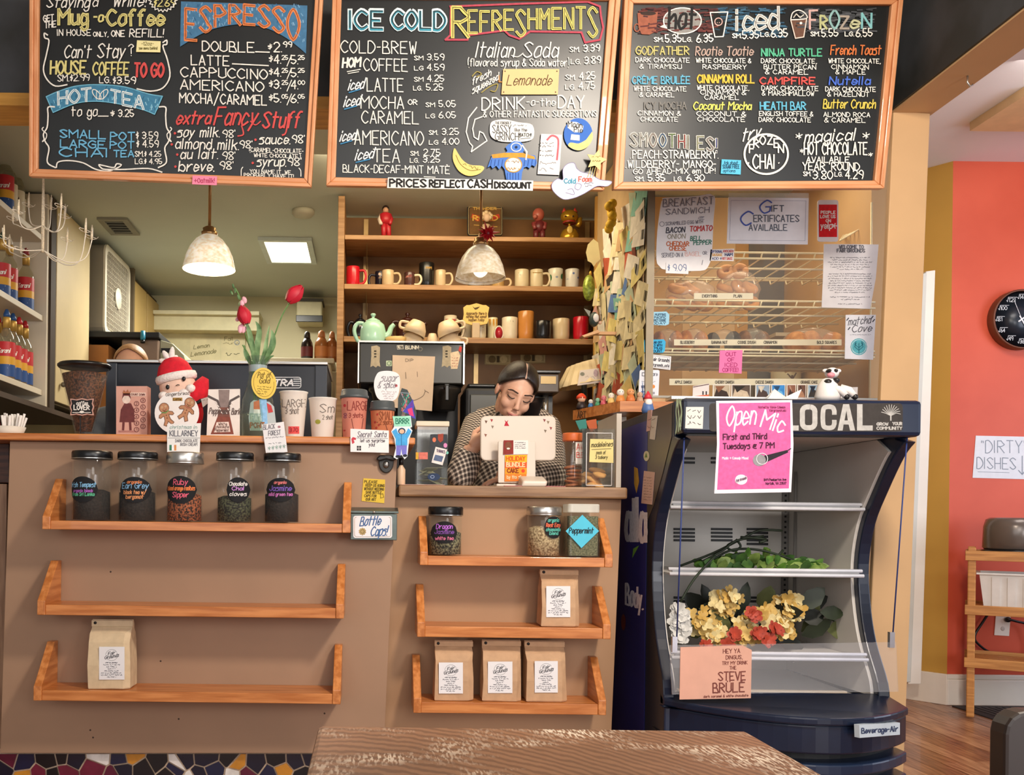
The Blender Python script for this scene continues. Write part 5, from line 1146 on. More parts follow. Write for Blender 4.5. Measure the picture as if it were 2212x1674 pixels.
for x in(1158,1172):
 m=MB();c=G3(x,500);m.tube([G3(x,492),(c.x,Yg,zc+.010)],[.014,.012],mat('#6a2428',.4),8);m.ball((c.x,Yg-.01,zc+.007),(.012,.018,.007),mat('#8a3a38',.4),10,6);m.build('leg',t)
t=thing('figurine','gold lucky cat figurine with red ears and raised paw','figurine',(G3(1231,507).x,Yg,zsh(1)),'figurines on the top shelf')
c=G3(1230,507);m=MB();m.lathe((c.x,Yg,zc),[(.034,0),(.044,.012),(.046,.034),(.036,.060),(.022,.070)],GOLD,20);m.build('body',t)
m=MB();m.ball(G3(1230,468),(.042,.034,.032),GOLD,18,12);hd=m.build('head',t)
for x in(1219,1242):
 m=MB();e=G3(x,459);m.lathe(e,[(.013,0),(.001,.024)],mat('#c84030',.4),10);m.build('ear',t)
for x in(1222,1238):
 m=MB();m.ball(G3(x,467,-.031),(.005,.003,.004),FDK,8,6);m.build('eye',t)
m=MB();m.tube([G3(1247,490),G3(1252,482),G3(1252,471)],[.012,.012,.013],GOLD,10);m.build('raised_paw',t)
m=MB();m.lathe(G3(1230,481),[(.030,-.004),(.032,0),(.030,.004)],mat('#a83020',.4),18,cap=False);m.ball(G3(1230,486,-.036),.006,mat('#e0b040',.2,.7),10,6);m.build('collar',t)
m=MB();m.ball(G3(1231,496,-.043),(.014,.004,.018),mat('#e0c060',.3),12,8);m.build('coin',t)
# tin sign and pale doll in front of it
o,k=sheet('tin_sign','square black framed tin sign with winged red emblem','sign',rr(1009,444,1086,509,5),4.44,'#1b1714',thick=.006)
k.poly(rr(1014,449,1082,506,3),'#6a4a24',0);k.line(rr(1012,447,1084,507,4)+[(1084,451)],1.2,'#a89468',1);k.t('THUNDER',1022,453,5,50,'#c8a050',1.6,0,0,1)
k.poly([(1020,462),(1040,468),(1047,478),(1030,478),(1018,470)],'#b83a24',1);k.poly([(1078,462),(1058,468),(1050,478),(1068,478),(1080,470)],'#b83a24',1);k.t('ROAD',1022,476,10,52,'#d8b04a',2.4,0,0,2);k.line([(1024,486),(1074,490)],1.4,'#c8a050',1);k.done('print',o)
t=thing('figurine','pale curly haired doll in front of the tin sign','figurine',(G3(1050,507).x,4.37,zsh(1)),'figurines on the top shelf')
m=MB();c=at(1050,500,4.37);m.lathe((c.x,4.37,zc),[(.042,0),(.036,.03),(.018,.075),(.001,.08)],mat('#c8a888',.7),16);m.build('dress',t)
m=MB();m.ball(at(1052,470,4.37),(.018,.018,.02),mat('#d8b898',.6),12,8);m.build('head',t);m=MB()
for i in range(14):a=i*.9;m.ball(at(1052,466,4.375)+Vector((.018*math.cos(a),.008*math.sin(a*2),.014*math.sin(a))),.011,mat('#d8c09a',.9),8,6)
m.build('hair',t)['kind']='stuff'
# ------------------------------------------------------------------ coffee brewer on a back counter
zB=.88
m=MB();m.box(xl+.02,1.0,3.90,4.27,0,zB,mat('#3a2c20',.5));tag(m.build('back_counter',bevel=.004),'dark back counter under the coffee brewer','counter')
Yw=3.92;x0,x1=at(776,780,Yw).x,at(1000,780,Yw).x;zt_=at(888,741,Yw).z;zm=at(888,829,Yw).z
t=thing('coffee_brewer','twin black coffee brewer with steel edges and white labels','coffee machine',((x0+x1)/2,4.05,zB))
DGR=mat('#2b2a26',.35,.2,.1,6,0,'brewer_black')
m=MB();m.box(x0,x1,Yw,Yw+.32,zm,zt_,DGR);m.build('head_panel',t,.006)
m=MB();m.box(x0-.004,x1+.004,Yw-.004,Yw+.324,zt_+.0005,zt_+.008,SILV)
for a in(x0-.006,x1+.001):m.box(a,a+.006,Yw-.004,Yw+.32,zm,zt_,SILV)
m.build('steel_edging',t)
m=MB();m.box(x0,x1,Yw+.2,Yw+.32,zB+.002,zm-.001,BLKM);m.build('rear_column',t);m=MB();m.box(x0-.02,x1+.002,Yw-.015,Yw+.19,zB+.001,zB+.05,BLKM);m.build('warmer_base',t,.004)
for px in(832,960):
 c=at(px,850,Yw+.08);m=MB();zz=zm-.002;h=.10;m.lathe((c.x,Yw+.08,zz),[(.001,-h),(.045,-h),(.060,-.03),(.072,-.02),(.072,0),(.001,0)],mat('#3a3632',.3,.3),24);fb=m.build('brew_basket',t)
 m=MB();m.box(c.x-.010,c.x+.010,Yw-.06,Yw+.01,zz-.02,zz-.004,BLK);m.box(c.x-.008,c.x+.008,Yw-.064,Yw-.054,zz-.075,zz-.01,BLK);m.build('basket_handle',fb,.003)
 z2=zB+.052;m=MB();m.lathe((c.x,Yw+.08,z2),[(.055,0),(.075,.02),(.078,.06),(.055,.11),(.042,.125),(.046,.14),(.04,.14),(.05,.11),(.072,.06),(.07,.01),(.001,.006)],glass('#f0e6d8',.9,.03,'decanter_glass'),24,cap=False);dc=m.build('decanter',t)
 m=MB();m.lathe((c.x,Yw+.08,z2),[(.001,.008),(.068,.012),(.071,.055),(.06,.085),(.001,.085)],mat('#1c0e08',.2),20);m.build('coffee',dc);m=MB();m.tube(catmull([(c.x,Yw+.03,z2+.13),(c.x,Yw-.04,z2+.12),(c.x,Yw-.045,z2+.05)],4),.008,BLK,8);m.build('decanter_handle',dc)
k=Ink(PY_(Yw-.001));k.t('BUNN',876,754,7,28,'#d8d2c0',2.0);k.poly([(857,746),(871,745),(872,754),(858,755)],'#d0cabc',0);k.t('LTR',859,753,5,11,'#3a3832',1.2,0,0,1);k.ring(908,754,4,4,1.2,'#8a8474');k.poly(rr(834,779,847,791,1.5),'#b8c8a8',0);k.ring(840.5,785,4,4,1,'#3a5a3a',1,12)
for x in(800,954):
 k.poly([(x+2,748),(x+14,746),(x+21,750),(x+20,782),(x+22,793),(x+16,790),(x+12,794),(x+6,790),(x,793),(x+2,770)],'#a89a80',0)
 for i in range(3):k.rect(x+8,757+i*6,x+13,760+i*6,'#3a342a',1)
k.poly([(973,762),(990,758),(994,768),(988,797),(974,797)],'#d8c0a0',1)
for i in range(4):k.scrib(976,774+i*6,14,2,'#a05a50',.8,0,2)
k.poly([(990,757),(993,748),(998,750),(996,762)],'#c84038',2);k.done('panel_labels',t)
o,k=sheet('paper_sign','large blank paper with a drawn smiling face taped on the brewer','sign',[(848,767),(940,770),(933,888),(846,880)],Yw-.012,'#cdb49a',thick=.002)
k.t('DIP',876,781,6,17,'#7a6a5a',1.1);k.line([(876,804),(877,818)],1.1,'#6a5a4c',0);k.line([(901,803),(902,814)],1.1,'#6a5a4c');k.line([(884,867),(900,863),(914,855),(919,845),(926,849)],1.2,'#6a5a4c',0,True);k.line([(919,845),(917,842)],1.2,'#6a5a4c');k.done('drawing',o)
# on top of the brewer: mint teapot and stacked cups
zc2=zt_+.009
teapot('mint green teapot standing on the coffee brewer',806,56,675,zc2,4.02,'#9fc8b0',1)
CC=mat('#d8bf9c',.35,0,.04,20,0,'cream_china')
def tcup(label,xc,yc,Y,r,H,tilt,side,up,z=None):
 c=at(xc,yc,Y);t=thing('china_cup',label,'cup',(c.x,Y,zc2),'cream cups stacked on the brewer')
 R_=Matrix.Rotation(tilt,4,'Y')@(Matrix.Identity(4)if up else Matrix.Rotation(pi,4,'X'))
 o_=Vector((c.x,Y,c.z if z is None else z))
 m=MB();m.lathe(o_,[(r*.55,-H/2),(r*.62,-H/2+.004),(r*.9,0),(r,H/2),(r*.95,H/2),(r*.84,0),(.001,-H/2+.006)],CC,24,M=R_);m.build('cup_body',t)
 T=Matrix.Translation(o_)@R_;m=MB();m.tube([T@Vector(p)for p in catmull([(side*r*.85,0,H*.3),(side*r*1.35,0,H*.3),(side*r*1.4,0,-.005),(side*r*.75,0,-H*.2)],4)],.006,CC,8);m.build('handle',t)
HC=.062
tcup('upper cream cup of the left stack on the brewer',899,709,4.0,.050,HC,.35,-1,False)
tcup('lower cream cup of the left stack on the brewer',890,729,4.02,.052,.05,.0,-1,False,zc2+.026)
tcup('upper cream cup of the right stack on the brewer',967,709,4.0,.052,HC,-.35,1,False)
tcup('lower cream cup of the right stack on the brewer',972,729,4.02,.052,.05,.0,1,False,zc2+.026)
tcup('small cream cup between the two stacks on the brewer',934,727,4.02,.028,.05,0,0.01,False,zc2+.026)
c=at(856,733,4.0);m=MB();m.lathe((c.x,4.0,zc2),[(.03,0),(.045,.003),(.047,.026),(.042,.028),(.001,.028)],mat('#c8a468',.5),24);tag(m.build('small_bowl',origin=(c.x,4.0,zc2)),'low tan bowl between the teapot and stacked cups','bowl')
# banknotes pinned to the back panel
for i,(a,b,c2,d)in enumerate((((1048,762),(1104,764),(1103,789),(1047,787)),((1124,761),(1178,759),(1178,784),(1124,786)))):
 o,k=sheet('banknote',('left' if i==0 else 'right')+' one of two banknotes pinned on the brown back wall','banknote',[a,b,c2,d],Yb-.0145,'#a08a5c','banknotes on the back wall',thick=.001)
 x0=a[0];y0=min(a[1],b[1]);k.line([(x0+3,y0+5),(x0+52,y0+5),(x0+52,y0+22),(x0+3,y0+22),(x0+3,y0+5)],1,'#c8b080');k.oval(x0+15,y0+14,8,8,'#6a5430',0);k.oval(x0+40,y0+14,8,8,'#c0a878',0);k.rect(x0+25,y0+7,x0+31,y0+21,'#4a3a20',1);k.done('print',o)
 # machines right of the brewer
def PB(px,py,Y):return at(px,py,Y)
t=thing('coffee_grinder','black square coffee grinder with a rounded lid behind the barista','grinder',(PB(1035,960,4.0).x,4.0,zB))
a,b=PB(1005,900,3.95),PB(1078,838,3.95);m=MB();m.box(a.x,b.x,3.95,4.2,zB+.001,b.z,BLKM);m.build('body',t,.012);m=MB();m.box(a.x+.02,b.x-.01,3.942,3.949,PB(0,900,3.95).z,b.z-.03,mat('#3a3a34',.4));m.build('front_plate',t,.003);m=MB();m.box(a.x+.01,b.x-.01,3.96,4.19,b.z+.001,b.z+.02,BLK);m.build('lid',t,.008)
t=thing('hot_water_dispenser','black water dispenser with a cream label right of the barista','dispenser',(PB(1190,960,4.0).x,4.0,zB))
a,b=PB(1160,848,3.98),PB(1209,807,3.98);m=MB();m.box(a.x,b.x,3.98,4.2,a.z,b.z,mat('#4a3a2c',.4));m.build('head_unit',t,.006);m=MB();m.box(a.x-.004,b.x+.004,3.975,4.205,b.z+.001,b.z+.014,BLK);m.build('top_cap',t,.003)
m=MB();m.box(a.x+.01,b.x-.01,4.08,4.2,zB+.001,a.z-.001,BLK);m.build('column',t);m=MB();m.tube([(a.x*.5+b.x*.5,4.04,a.z),(a.x*.5+b.x*.5,4.04,a.z-.12)],.013,SILV,10);m.build('spout',t);m=MB();m.box(a.x,b.x,3.97,4.2,zB+.001,zB+.03,BLKM);m.build('drip_tray',t,.003)
m=MB();c1,c2=PB(1168,829,3.978),PB(1201,813,3.978);m.box(c1 .x,c2 .x,3.9765,3.9795,c1 .z,c2 .z,mat('#d8bc88',.6));m.build('cream_label',t)
t=thing('table_lamp','cream pleated lampshade on a dark base beside the collage wall','lamp',(PB(1262,960,4.1).x,4.1,zB))
c=PB(1262,806,4.1);m=MB();n=36;pr=[]
for j,(r,z)in enumerate(((.125,-.055),(.075,.045))):
 for i in range(n):q=r*(1.0 if i%2 else.95);pr.append((c.x+q*math.cos(2*pi*i/n),4.1+q*math.sin(2*pi*i/n),c.z+z+.02*math.cos(2*pi*i/n)))
m.add(pr,[(i,(i+1)%n,n+(i+1)%n,n+i)for i in range(n)],mat('#d0bc94',.8,0,.05,20));m.build('lamp_shade',t);m=MB();m.lathe((c.x,4.1,zB),[(.06,.001),(.06,.015),(.015,.03),(.012,c.z-zB+.03)],BLKM,16);m.build('base',t)
# ------------------------------------------------------------------ pendant lamps
def pendant(label,px,y0,y1,w_,Y,lit):
 yc=(y0+y1)/2;c=at(px,yc,Y);r=L(w_,Y)/2;zT,zBm=at(px,y0,Y).z,at(px,y1,Y-r*.15).z;H=zT-zBm
 t=thing('pendant_lamp',label,'lamp',(c.x,Y,zBm),'pendant lamps over the bar')
 ALA=bpy.data.materials.new('alabaster_glass');nt,b=_bsdf(ALA)
 nz=nt.nodes.new('ShaderNodeTexNoise');nz.inputs['Scale'].default_value=11;cr=nt.nodes.new('ShaderNodeValToRGB');cr.color_ramp.elements[0].color=lin('#dcc8a2');cr.color_ramp.elements[1].color=lin('#f4ecda');cr.color_ramp.elements[0].position=.35;cr.color_ramp.elements[1].position=.65;nt.links.new(nz.outputs[0],cr.inputs[0]);nt.links.new(cr.outputs[0],b.inputs['Base Color']);b.inputs['Roughness'].default_value=.3
 if lit:nt.links.new(cr.outputs[0],b.inputs['Emission Color']);b.inputs['Emission Strength'].default_value=.30
 m=MB();m.lathe((c.x,Y,zBm),[(r,0),(r*.975,H*.10),(r*.89,H*.38),(r*.74,H*.64),(r*.52,H*.86),(r*.27,H),(r*.23,H),(r*.48,H*.84),(r*.70,H*.62),(r*.85,H*.37),(r*.945,H*.08)],ALA,40,cap=False);m.build('shade',t)
 BR_=mat('#b08a58',.3,.8,.1,20,0,'brass');m=MB();m.lathe((c.x,Y,zT),[(r*.29,-.004),(r*.31,.010),(r*.24,.014),(r*.26,.024),(r*.16,.030),(.001,.030)],BR_,24);m.build('collar',t)
 m=MB();m.tube([(c.x,Y,zT+.028),(c.x,Y,2.385)],.0055,BR_,10);m.build('rod',t);m=MB();m.lathe((c.x,Y,2.385),[(.05,0),(.05,.012),(.001,.014)],BR_,20);m.build('canopy',t)
 bm=simple('lit_bulb' if lit else 'frosted_bulb','#fff2d8',.4,0,1,14 if lit else 1.2);m=MB();m.ball((c.x,Y,zBm+H*.34),(.030,.030,.036),bm,16,10);m.lathe((c.x,Y,zBm+H*.55),[(.014,0),(.014,.05)],SILV,12);m.build('bulb',t)
 if lit:point('pendant_light',(c.x,Y,zBm-.01),2.6,(1,.82,.58),.04)
 return t,c,zT
pendant('lit pendant lamp with a domed alabaster shade on the left',452,508,580,113,3.35,True)
tl_,c2,zT2=pendant('unlit pendant lamp with a red starburst bow on its collar',1038,530,600,109,3.35,False)
t=thing('starburst_bow','spiky red paper starburst bow tied on the unlit pendant','decoration',at(1054,504,3.30),None)
REDP=mat('#b01820',.35,.2,.15,20);c=at(1054,504,3.30)
for i in range(34):
 a=i*2.4;el=(i%5-1)*.38;d=Vector((math.cos(a)*math.cos(el),-abs(math.sin(el))*.8,math.sin(a)*math.cos(el)));l=.044-.007*(i%3);sd=d.cross(Vector((0,1,.2))).normalized()*.007
 m=MB();m.add([c+d*.006-sd,c+d*.006+sd,c+d*l,c+d*l*.5+Vector((0,-.006,0))],[(0,1,3),(1,2,3),(2,0,3),(0,2,1)],REDP);m.build('spike',t)
m=MB();m.ball(c,.011,mat('#7a1018',.4),10,6);m.build('knot',t)
m=MB();m.tube([c+Vector((0,.01,0)),(c2 .x,3.35,zT2+.014)],.002,REDP,6);m.build('tie',t)
# ------------------------------------------------------------------ kitchen beyond
m=MB();a,b=at(580,540,5.2),at(668,540,5.2);LT=simple('light_panel','#fff2cf',.5,0,1,3.2);m.box(a.x,b.x,4.98,5.38,2.385,2.392,LT);pn=m.build('light_diffuser')
t=thing('ceiling_light','square lit fluorescent panel in the kitchen ceiling','ceiling light',((a.x+b.x)/2,5.18,2.399));adopt(pn,t);m=MB()
for q in((a.x-.03,a.x,4.95,5.41),(b.x,b.x+.03,4.95,5.41),(a.x,b.x,4.95,4.98),(a.x,b.x,5.38,5.41)):m.box(*q,2.380,2.399,mat('#cdd8d4',.5))
m.build('frame',t)
a,b=at(226,495,4.8),at(290,495,4.8);t=thing('ceiling_vent','dark slatted square vent in the kitchen ceiling','vent',((a.x+b.x)/2,4.8,2.399));m=MB()
for q in((a.x,a.x+.03,4.66,4.92),(b.x-.03,b.x,4.66,4.92),(a.x+.03,b.x-.03,4.66,4.69),(a.x+.03,b.x-.03,4.89,4.92)):m.box(*q,2.388,2.399,mat('#8a8878',.6))
m.build('frame',t);m=MB();m.box(a.x+.03,b.x-.03,4.69,4.89,2.396,2.399,BLKM);m.build('duct',t)
for i in range(5):
 m=MB();m.box(a.x+.03,b.x-.03,4.70+i*.04,4.715+i*.04,2.389,2.395,mat('#55564e',.5));m.build('slat',t)
c=at(655,457,4.52);m=MB();m.lathe((c.x,4.52,2.37),[(.001,0),(.045,.002),(.055,.015),(.055,.029)],mat('#c0bda8',.6),24);tag(m.build('smoke_detector',origin=(c.x,4.52,2.37)),'round pale smoke detector on the kitchen ceiling','smoke detector')
K=6.28
def kb(x0,y0,x1,y1,Y0,Y1):a,b=at(x0,y1,Y0),at(x1,y0,Y0);return(a.x,b.x,Y0,Y1,a.z,b.z)
m=MB();m.box(*kb(330,678,560,712,6.14,6.299),mat('#d6cfa8',.6));m.box(*kb(330,672,560,678,6.10,6.299),mat('#ded8b4',.6));struct(m,'trim_5',bevel=.004)
t=thing('whiteboard','pale wall board with pinned papers at the kitchen back','board',at(440,800,6.29));m=MB();m.box(*kb(338,718,530,860,6.27,6.298),mat('#cfc9a0',.6));m.build('board',t,.003)
for(x0,y0,x1,y1)in((410,728,475,800),(478,728,524,800)):
 S=PY_(6.268);m=MB();m.slab([S(x0,y0),S(x1,y0),S(x1,y1),S(x0,y1)],(0,.0015,0),mat('#d6cda4',.7));pp=m.build('pinned_paper',t);k=Ink(S)
 if x0==410:k.t('Lemon',418,754,8,34,'#8a8460',1.4,.2,-.12);k.t('Lemonade',412,770,9,54,'#8a8460',1.5,.2,-.14)
 else:k.t('Fall',485,736,8,18,'#8a8460',1.2);k.scrib(482,744,36,4,'#8a8460',.9);k.scrib(488,768,30,6,'#6a6a50',1.4);k.ring(512,740,5,5,1.5,'#8a94a0')
 k.done('lettering',pp)
t=thing('towel_dispenser','cream paper towel dispenser with dark window on kitchen wall','dispenser',at(667,695,6.2));m=MB();m.box(*kb(640,650,696,695,6.12,6.298),mat('#d2caa4',.5));m.build('case',t,.01);m=MB();m.box(*kb(639,681,697,695,6.112,6.119),BLK);m.build('dark_window',t,.004);m=MB();m.box(*kb(638,645,698,650,6.11,6.298),mat('#3a3426',.5));m.build('top_edge',t)
# wall shelf with sauces (nearer)
Yk=4.75;a=kb(570,774,722,783,Yk,Yk+.28);t=thing('kitchen_shelf','white kitchen shelf carrying sauce bottles behind the espresso machine','shelf',((a[0]+a[1])/2,Yk,a[4]));m=MB();m.box(*a,mat('#d8d2b4',.5));m.build('shelf_board',t,.004)
p0,p1=at(716,783,Yk+.02),at(716,880,Yk+.02);m=MB();m.tube(catmull([(a[1]-.03,Yk+.02,a[4]-.001),(a[1]-.01,Yk+.1,p1 .z+.1),(a[1]-.02,Yk+.26,p1 .z)],5),.012,mat('#d0c8a4',.5),8);m.build('bracket',t)
m=MB();m.box(a[0],a[1],Yk+.281,Yk+.3,0,a[4]-.0,mat('#cfc7a2',.6));m.build('support_panel',t)
for i,(px,w_,yt,h1,h2,lb)in enumerate(((663,26,716,'#1c1210','#5a1c20','dark sauce bottle with a red label on the kitchen shelf'),(694,30,714,'#a86a38','#c07a44','wide orange sauce bottle on the kitchen shelf'),(717,24,716,'#9a5a2c','#b06c38','narrow orange sauce bottle at the shelf end'))):
 c=at(px,770,Yk+.12);r=L(w_,Yk+.12)/2;H=at(px,yt,Yk+.12).z-a[5];t=thing('sauce_bottle',lb,'bottle',(c.x,Yk+.12,a[5]),'sauce bottles on the kitchen shelf')
 m=MB();m.lathe((c.x,Yk+.12,a[5]+.0005),[(r*.9,0),(r,.005),(r,H*.5),(r*.9,H*.62),(r*.5,H*.78)],mat(h1,.25,0,.1,20),20);m.build('bottle_body',t);m=MB();m.lathe((c.x,Yk+.12,a[5]),[(r*.52,H*.78),(r*.55,H*.8),(r*.45,H*.95),(r*.2,H),(.001,H)],mat(h1 if i==0 else '#b87848',.4),16);m.build('cap',t);m=MB();m.lathe((c.x,Yk+.12,a[5]),[(r*1.01,H*.16),(r*1.015,H*.48)],mat(h2,.5),20,cap=False);m.build('label_band',t)
 # box fan on a black topped oven
zf=1.885
t=thing('box_fan','white box fan with a gridded grille standing in the kitchen','fan',(-1.50,5.27,zf));FANW=mat('#8f8878',.5,0,.05,5,0,'grey_fan_case');FG=mat('#d8d0bc',.5)  # case is an even grey, grille paler
fx0,fx1,fy0,fy1,fz0,fz1=at(184,640,5.0).x,at(222,640,5.0).x,5.0,5.52,zf+.001,2.375
m=MB();pl=rr(fy0,fz0,fy1,fz1,.05);m.slab([(fx0,y,z)for y,z in pl],(fx1-fx0,0,0),FANW);m.build('case',t,.004)
m=MB();n=len(pl);inn=[(fy0+.03+(y-fy0)*(fy1-fy0-.06)/(fy1-fy0),fz0+.03+(z-fz0)*(fz1-fz0-.06)/(fz1-fz0))for y,z in pl]
m.add([(fx1+.012,y,z)for y,z in pl]+[(fx1+.012,y,z)for y,z in inn]+[(fx1+.0005,y,z)for y,z in pl]+[(fx1+.0005,y,z)for y,z in inn],[(i,(i+1)%n,n+(i+1)%n,n+i)for i in range(n)]+[(i,2*n+i,2*n+(i+1)%n,(i+1)%n)for i in range(n)]+[(n+i,n+(i+1)%n,3*n+(i+1)%n,3*n+i)for i in range(n)],FG);m.build('grille_rim',t)
for i in range(17):
 y=fy0+.045+i*(fy1-fy0-.09)/16;m=MB();m.box(fx1+.006,fx1+.010,y-.0017,y+.0017,fz0+.03,fz1-.03,FG);m.build('grille_bar',t)
for i in range(15):
 z=fz0+.045+i*(fz1-fz0-.09)/14;m=MB();m.box(fx1+.003,fx1+.006,fy0+.03,fy1-.03,z-.0013,z+.0013,FG);m.build('grille_bar',t)
m=MB();m.lathe((fx1+.011,5.26,(fz0+fz1)/2),[(.062,0),(.058,.006),(.036,.006),(.03,.012),(.001,.014)],FG,24,M=Matrix.Rotation(pi/2,4,'Y'));m.build('hub',t);m=MB();m.box(fx1+.0002,fx1+.0015,fy0+.04,fy1-.04,fz0+.04,fz1-.04,mat('#4a3f2c',.6));m.build('interior_shade',t)  # thin dark sheet paints the shade behind the grille; the case is solid
t=thing('convection_oven','steel convection oven with a black top under the fan','oven',(-1.3,5.2,0));x0,x1=at(172,730,4.97).x,at(345,730,4.97).x
m=MB();m.box(x0,x1,4.96,5.6,zf-.03,zf,BLKM);m.build('top_plate',t,.004);ox=at(262,760,5.0).x;m=MB();m.box(ox,x1-.01,5.0,5.58,0,zf-.031,mat('#8a7566',.4,.3,.08,3,0,'oven_front'));m.build('body',t,.01)
m=MB();pr=[(x1-.009,zf-.03),(x1+.06,zf-.05),(x1+.12,zf-.11),(x1+.15,zf-.2),(x1+.15,.9),(x1-.009,.9)];m.slab([(x,5.02,z)for x,z in pr],(0,.5,0),mat('#a9a88c',.4,.3,.05,5));m.build('rounded_side',t,.003);m=MB();q=at(360,757,5.015);m.box(q.x-.03,q.x+.03,5.012,5.018,q.z-.012,q.z+.012,BLK);m.build('switch_plate',t)
m=MB();cx=at(172,775,4.99).x;b=at(234,775,4.99).x;m.box(cx,b,4.99,5.4,1.3,at(0,742,4.99).z,mat('#b0743c',.8,0,.05,6));tag(m.build('cardboard_box',bevel=.002),'brown cardboard box under the fan left of the oven','box')
c=at(308,735,4.94);t=thing('hand_torch','small teal and black cylinder hanging over the oven edge','gadget',c);m=MB();m.lathe((c.x,4.945,at(308,735,4.945).z),[(.012,0),(.014,.012),(.012,.05),(.001,.052)],mat('#1f7a98',.4),14);m.build('teal_end',t);m=MB();m.lathe((c.x,4.945,at(308,742,4.945).z),[(.001,0),(.013,.002),(.013,.018)],BLK,14);m.build('black_tip',t)
# yellow tall cupboards along the left kitchen wall
t=thing('wall_cabinet','yellow two door wall cupboard beyond the fan','cabinet',(-1.7,6.0,1.9));CY=mat('#c2a466',.5,0,.05,3,0,'yellow_cupboard');m=MB();m.box(-1.94,-1.47,5.60,6.29,1.55,2.36,mat('#4a3a22',.6));m.build('carcass',t)
for a,b in((5.63,5.93),(5.96,6.27)):
 m=MB();m.box(-1.469,-1.45,a,b,1.57,2.33,CY);m.build('door',t,.002)
m=MB();m.box(-1.95,-1.44,5.57,5.6,1.5,2.39,mat('#6a5c44',.6));m.build('end_panel',t)
# ------------------------------------------------------------------ white cabinet and syrup shelves on the left wall
CW=mat('#cdb98c',.5,0,.05,4,0,'cream_cabinet')
t=thing('tall_cabinet','cream wall cabinet with a round knob beyond the syrup shelves','cabinet',(-1.7,4.6,1.45));m=MB();m.box(-1.94,-1.525,4.40,4.92,1.43,2.39,mat('#8f8468',.6));m.build('carcass',t);m=MB();m.box(-1.524,-1.505,4.405,4.915,1.44,2.38,CW);d_=m.build('door',t,.003);m=MB();kz=at(115,830,4.46).z;m.ball((-1.490,4.47,kz),.013,simple('dull_metal','#7a7264',.35,.8),12,8);m.build('knob',d_)
SW=mat('#d8cdb8',.5,0,.03,5,0,'white_shelf')
XS=-1.53
t=thing('syrup_shelves','white wall shelves of flavoured syrup bottles at far left','shelving',(-1.7,4.0,1.45))
m=MB();m.box(-1.93,XS+.015,4.30,4.325,1.40,2.39,SW);m.build('end_panel',t,.002)
m=MB();m.box(-1.945,-1.931,3.2,4.325,1.40,2.39,SW);m.build('back_panel',t)
ZL=[1.478,1.822,2.19]
for z in ZL:
 m=MB();m.box(-1.93,XS,3.2,4.299,z-.026,z,SW);m.build('shelf_board',t,.002)
m=MB();m.box(-1.935,-1.505,4.326,4.392,1.38,2.39,mat('#3a2a18',.7));m.build('dark_gap_fill',t)  # dark block painting the shade of the gap before the cabinet
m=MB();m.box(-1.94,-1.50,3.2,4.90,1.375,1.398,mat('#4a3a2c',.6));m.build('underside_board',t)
BG=glass('#e6e2d0',.9,.03,'bottle_glass')
LB=[mat('#c0242c',.5,0,.05,20),mat('#d8a02c',.5,0,.05,20),mat('#1f4a8a',.5,0,.05,20)]
def syrup(label,X,Y,z,kind,cap,H=.30):
 t=thing('syrup_bottle',label,'bottle',(X,Y,z),'syrup bottles on the left shelves')
 r=.036;m=MB();m.lathe((X,Y,z+.0006),[(r*.9,0),(r,.006),(r,H*.58),(r*.85,H*.66),(r*.42,H*.76),(r*.36,H*.80),(r*.36,H*.93)],BG,20);m.build('bottle_body',t)
 m=MB();m.lathe((X,Y,z+.002),[(.001,0),(r*.93,.004),(r*.93,H*.5),(.001,H*.52)],mat({'r':'#8a5a28','d':'#2c1a10','c':'#cdbf98'}[kind[1]],.3),16);m.build('syrup',t)
 if kind[0]=='t':
  for(a,b),mm in zip(((.34,.56),(.22,.34),(.04,.22)),LB):m=MB();m.lathe((X,Y,z),[(r*1.015,H*a),(r*1.015,H*b)],mm,24,cap=False);m.build('label_band',t)
  k=Ink(Cyl((X,Y,0),r*1.02));px,py=proj((X,Y,z+H*.41));k.t('Torani',px-11,py,9,24,'#f0ece4',1.5,.2);k.line([(px-11,py+26),(px+12,py+26)],2.4,'#dfe6ee');k.line([(px-8,py+33),(px+9,py+33)],2,'#9ab4d8');k.done('label_print',t)
 else:
  m=MB();m.lathe((X,Y,z),[(r*1.015,H*.08),(r*1.015,H*.52)],mat('#d8ceb8',.6),24,cap=False);m.build('label_band',t);k=Ink(Cyl((X,Y,0),r*1.02));px,py=proj((X,Y,z+H*.3));k.t('MONIN',px-9,py-14,6,20,'#4a3a2c',1.1);k.oval(px,py+6,7,9,{'w':'#8a6a3c','p':'#c86a4a','l':'#6a8a4a'}[kind[2]],0);k.done('label_print',t)
 cm=mat(cap,.4);m=MB();m.lathe((X,Y,z),[(r*.44,H*.78),(r*.46,H*.93),(r*.40,H*.945)],mat('#c8a050',.4,.5)if kind[0]=='t' else cm,14);m.build('neck_foil',t);m=MB();m.lathe((X,Y,z),[(r*.38,H*.946),(r*.40,H*.99),(r*.18,H*1.06),(.001,H*1.07)],cm,14);m.build('cap',t)
for i,(Y,X,kd,cp)in enumerate(((3.985,-1.575,'tr','#24508a'),(4.062,-1.578,'td','#24508a'),(4.139,-1.58,'tr','#c02830'),(4.216,-1.582,'tr','#b02028'),(4.262,-1.66,'td','#2c2c40'),(4.02,-1.657,'tr','#24508a'),(4.10,-1.659,'tr','#c02830'),(4.18,-1.661,'td','#b02028'))):
 syrup(('nearest','second nearest','third nearest','fourth nearest','farthest, tucked back','back row nearest','back row middle','back row farthest')[i]+' syrup bottle on the lowest left shelf',X,Y,ZL[0],kd,cp,.285)
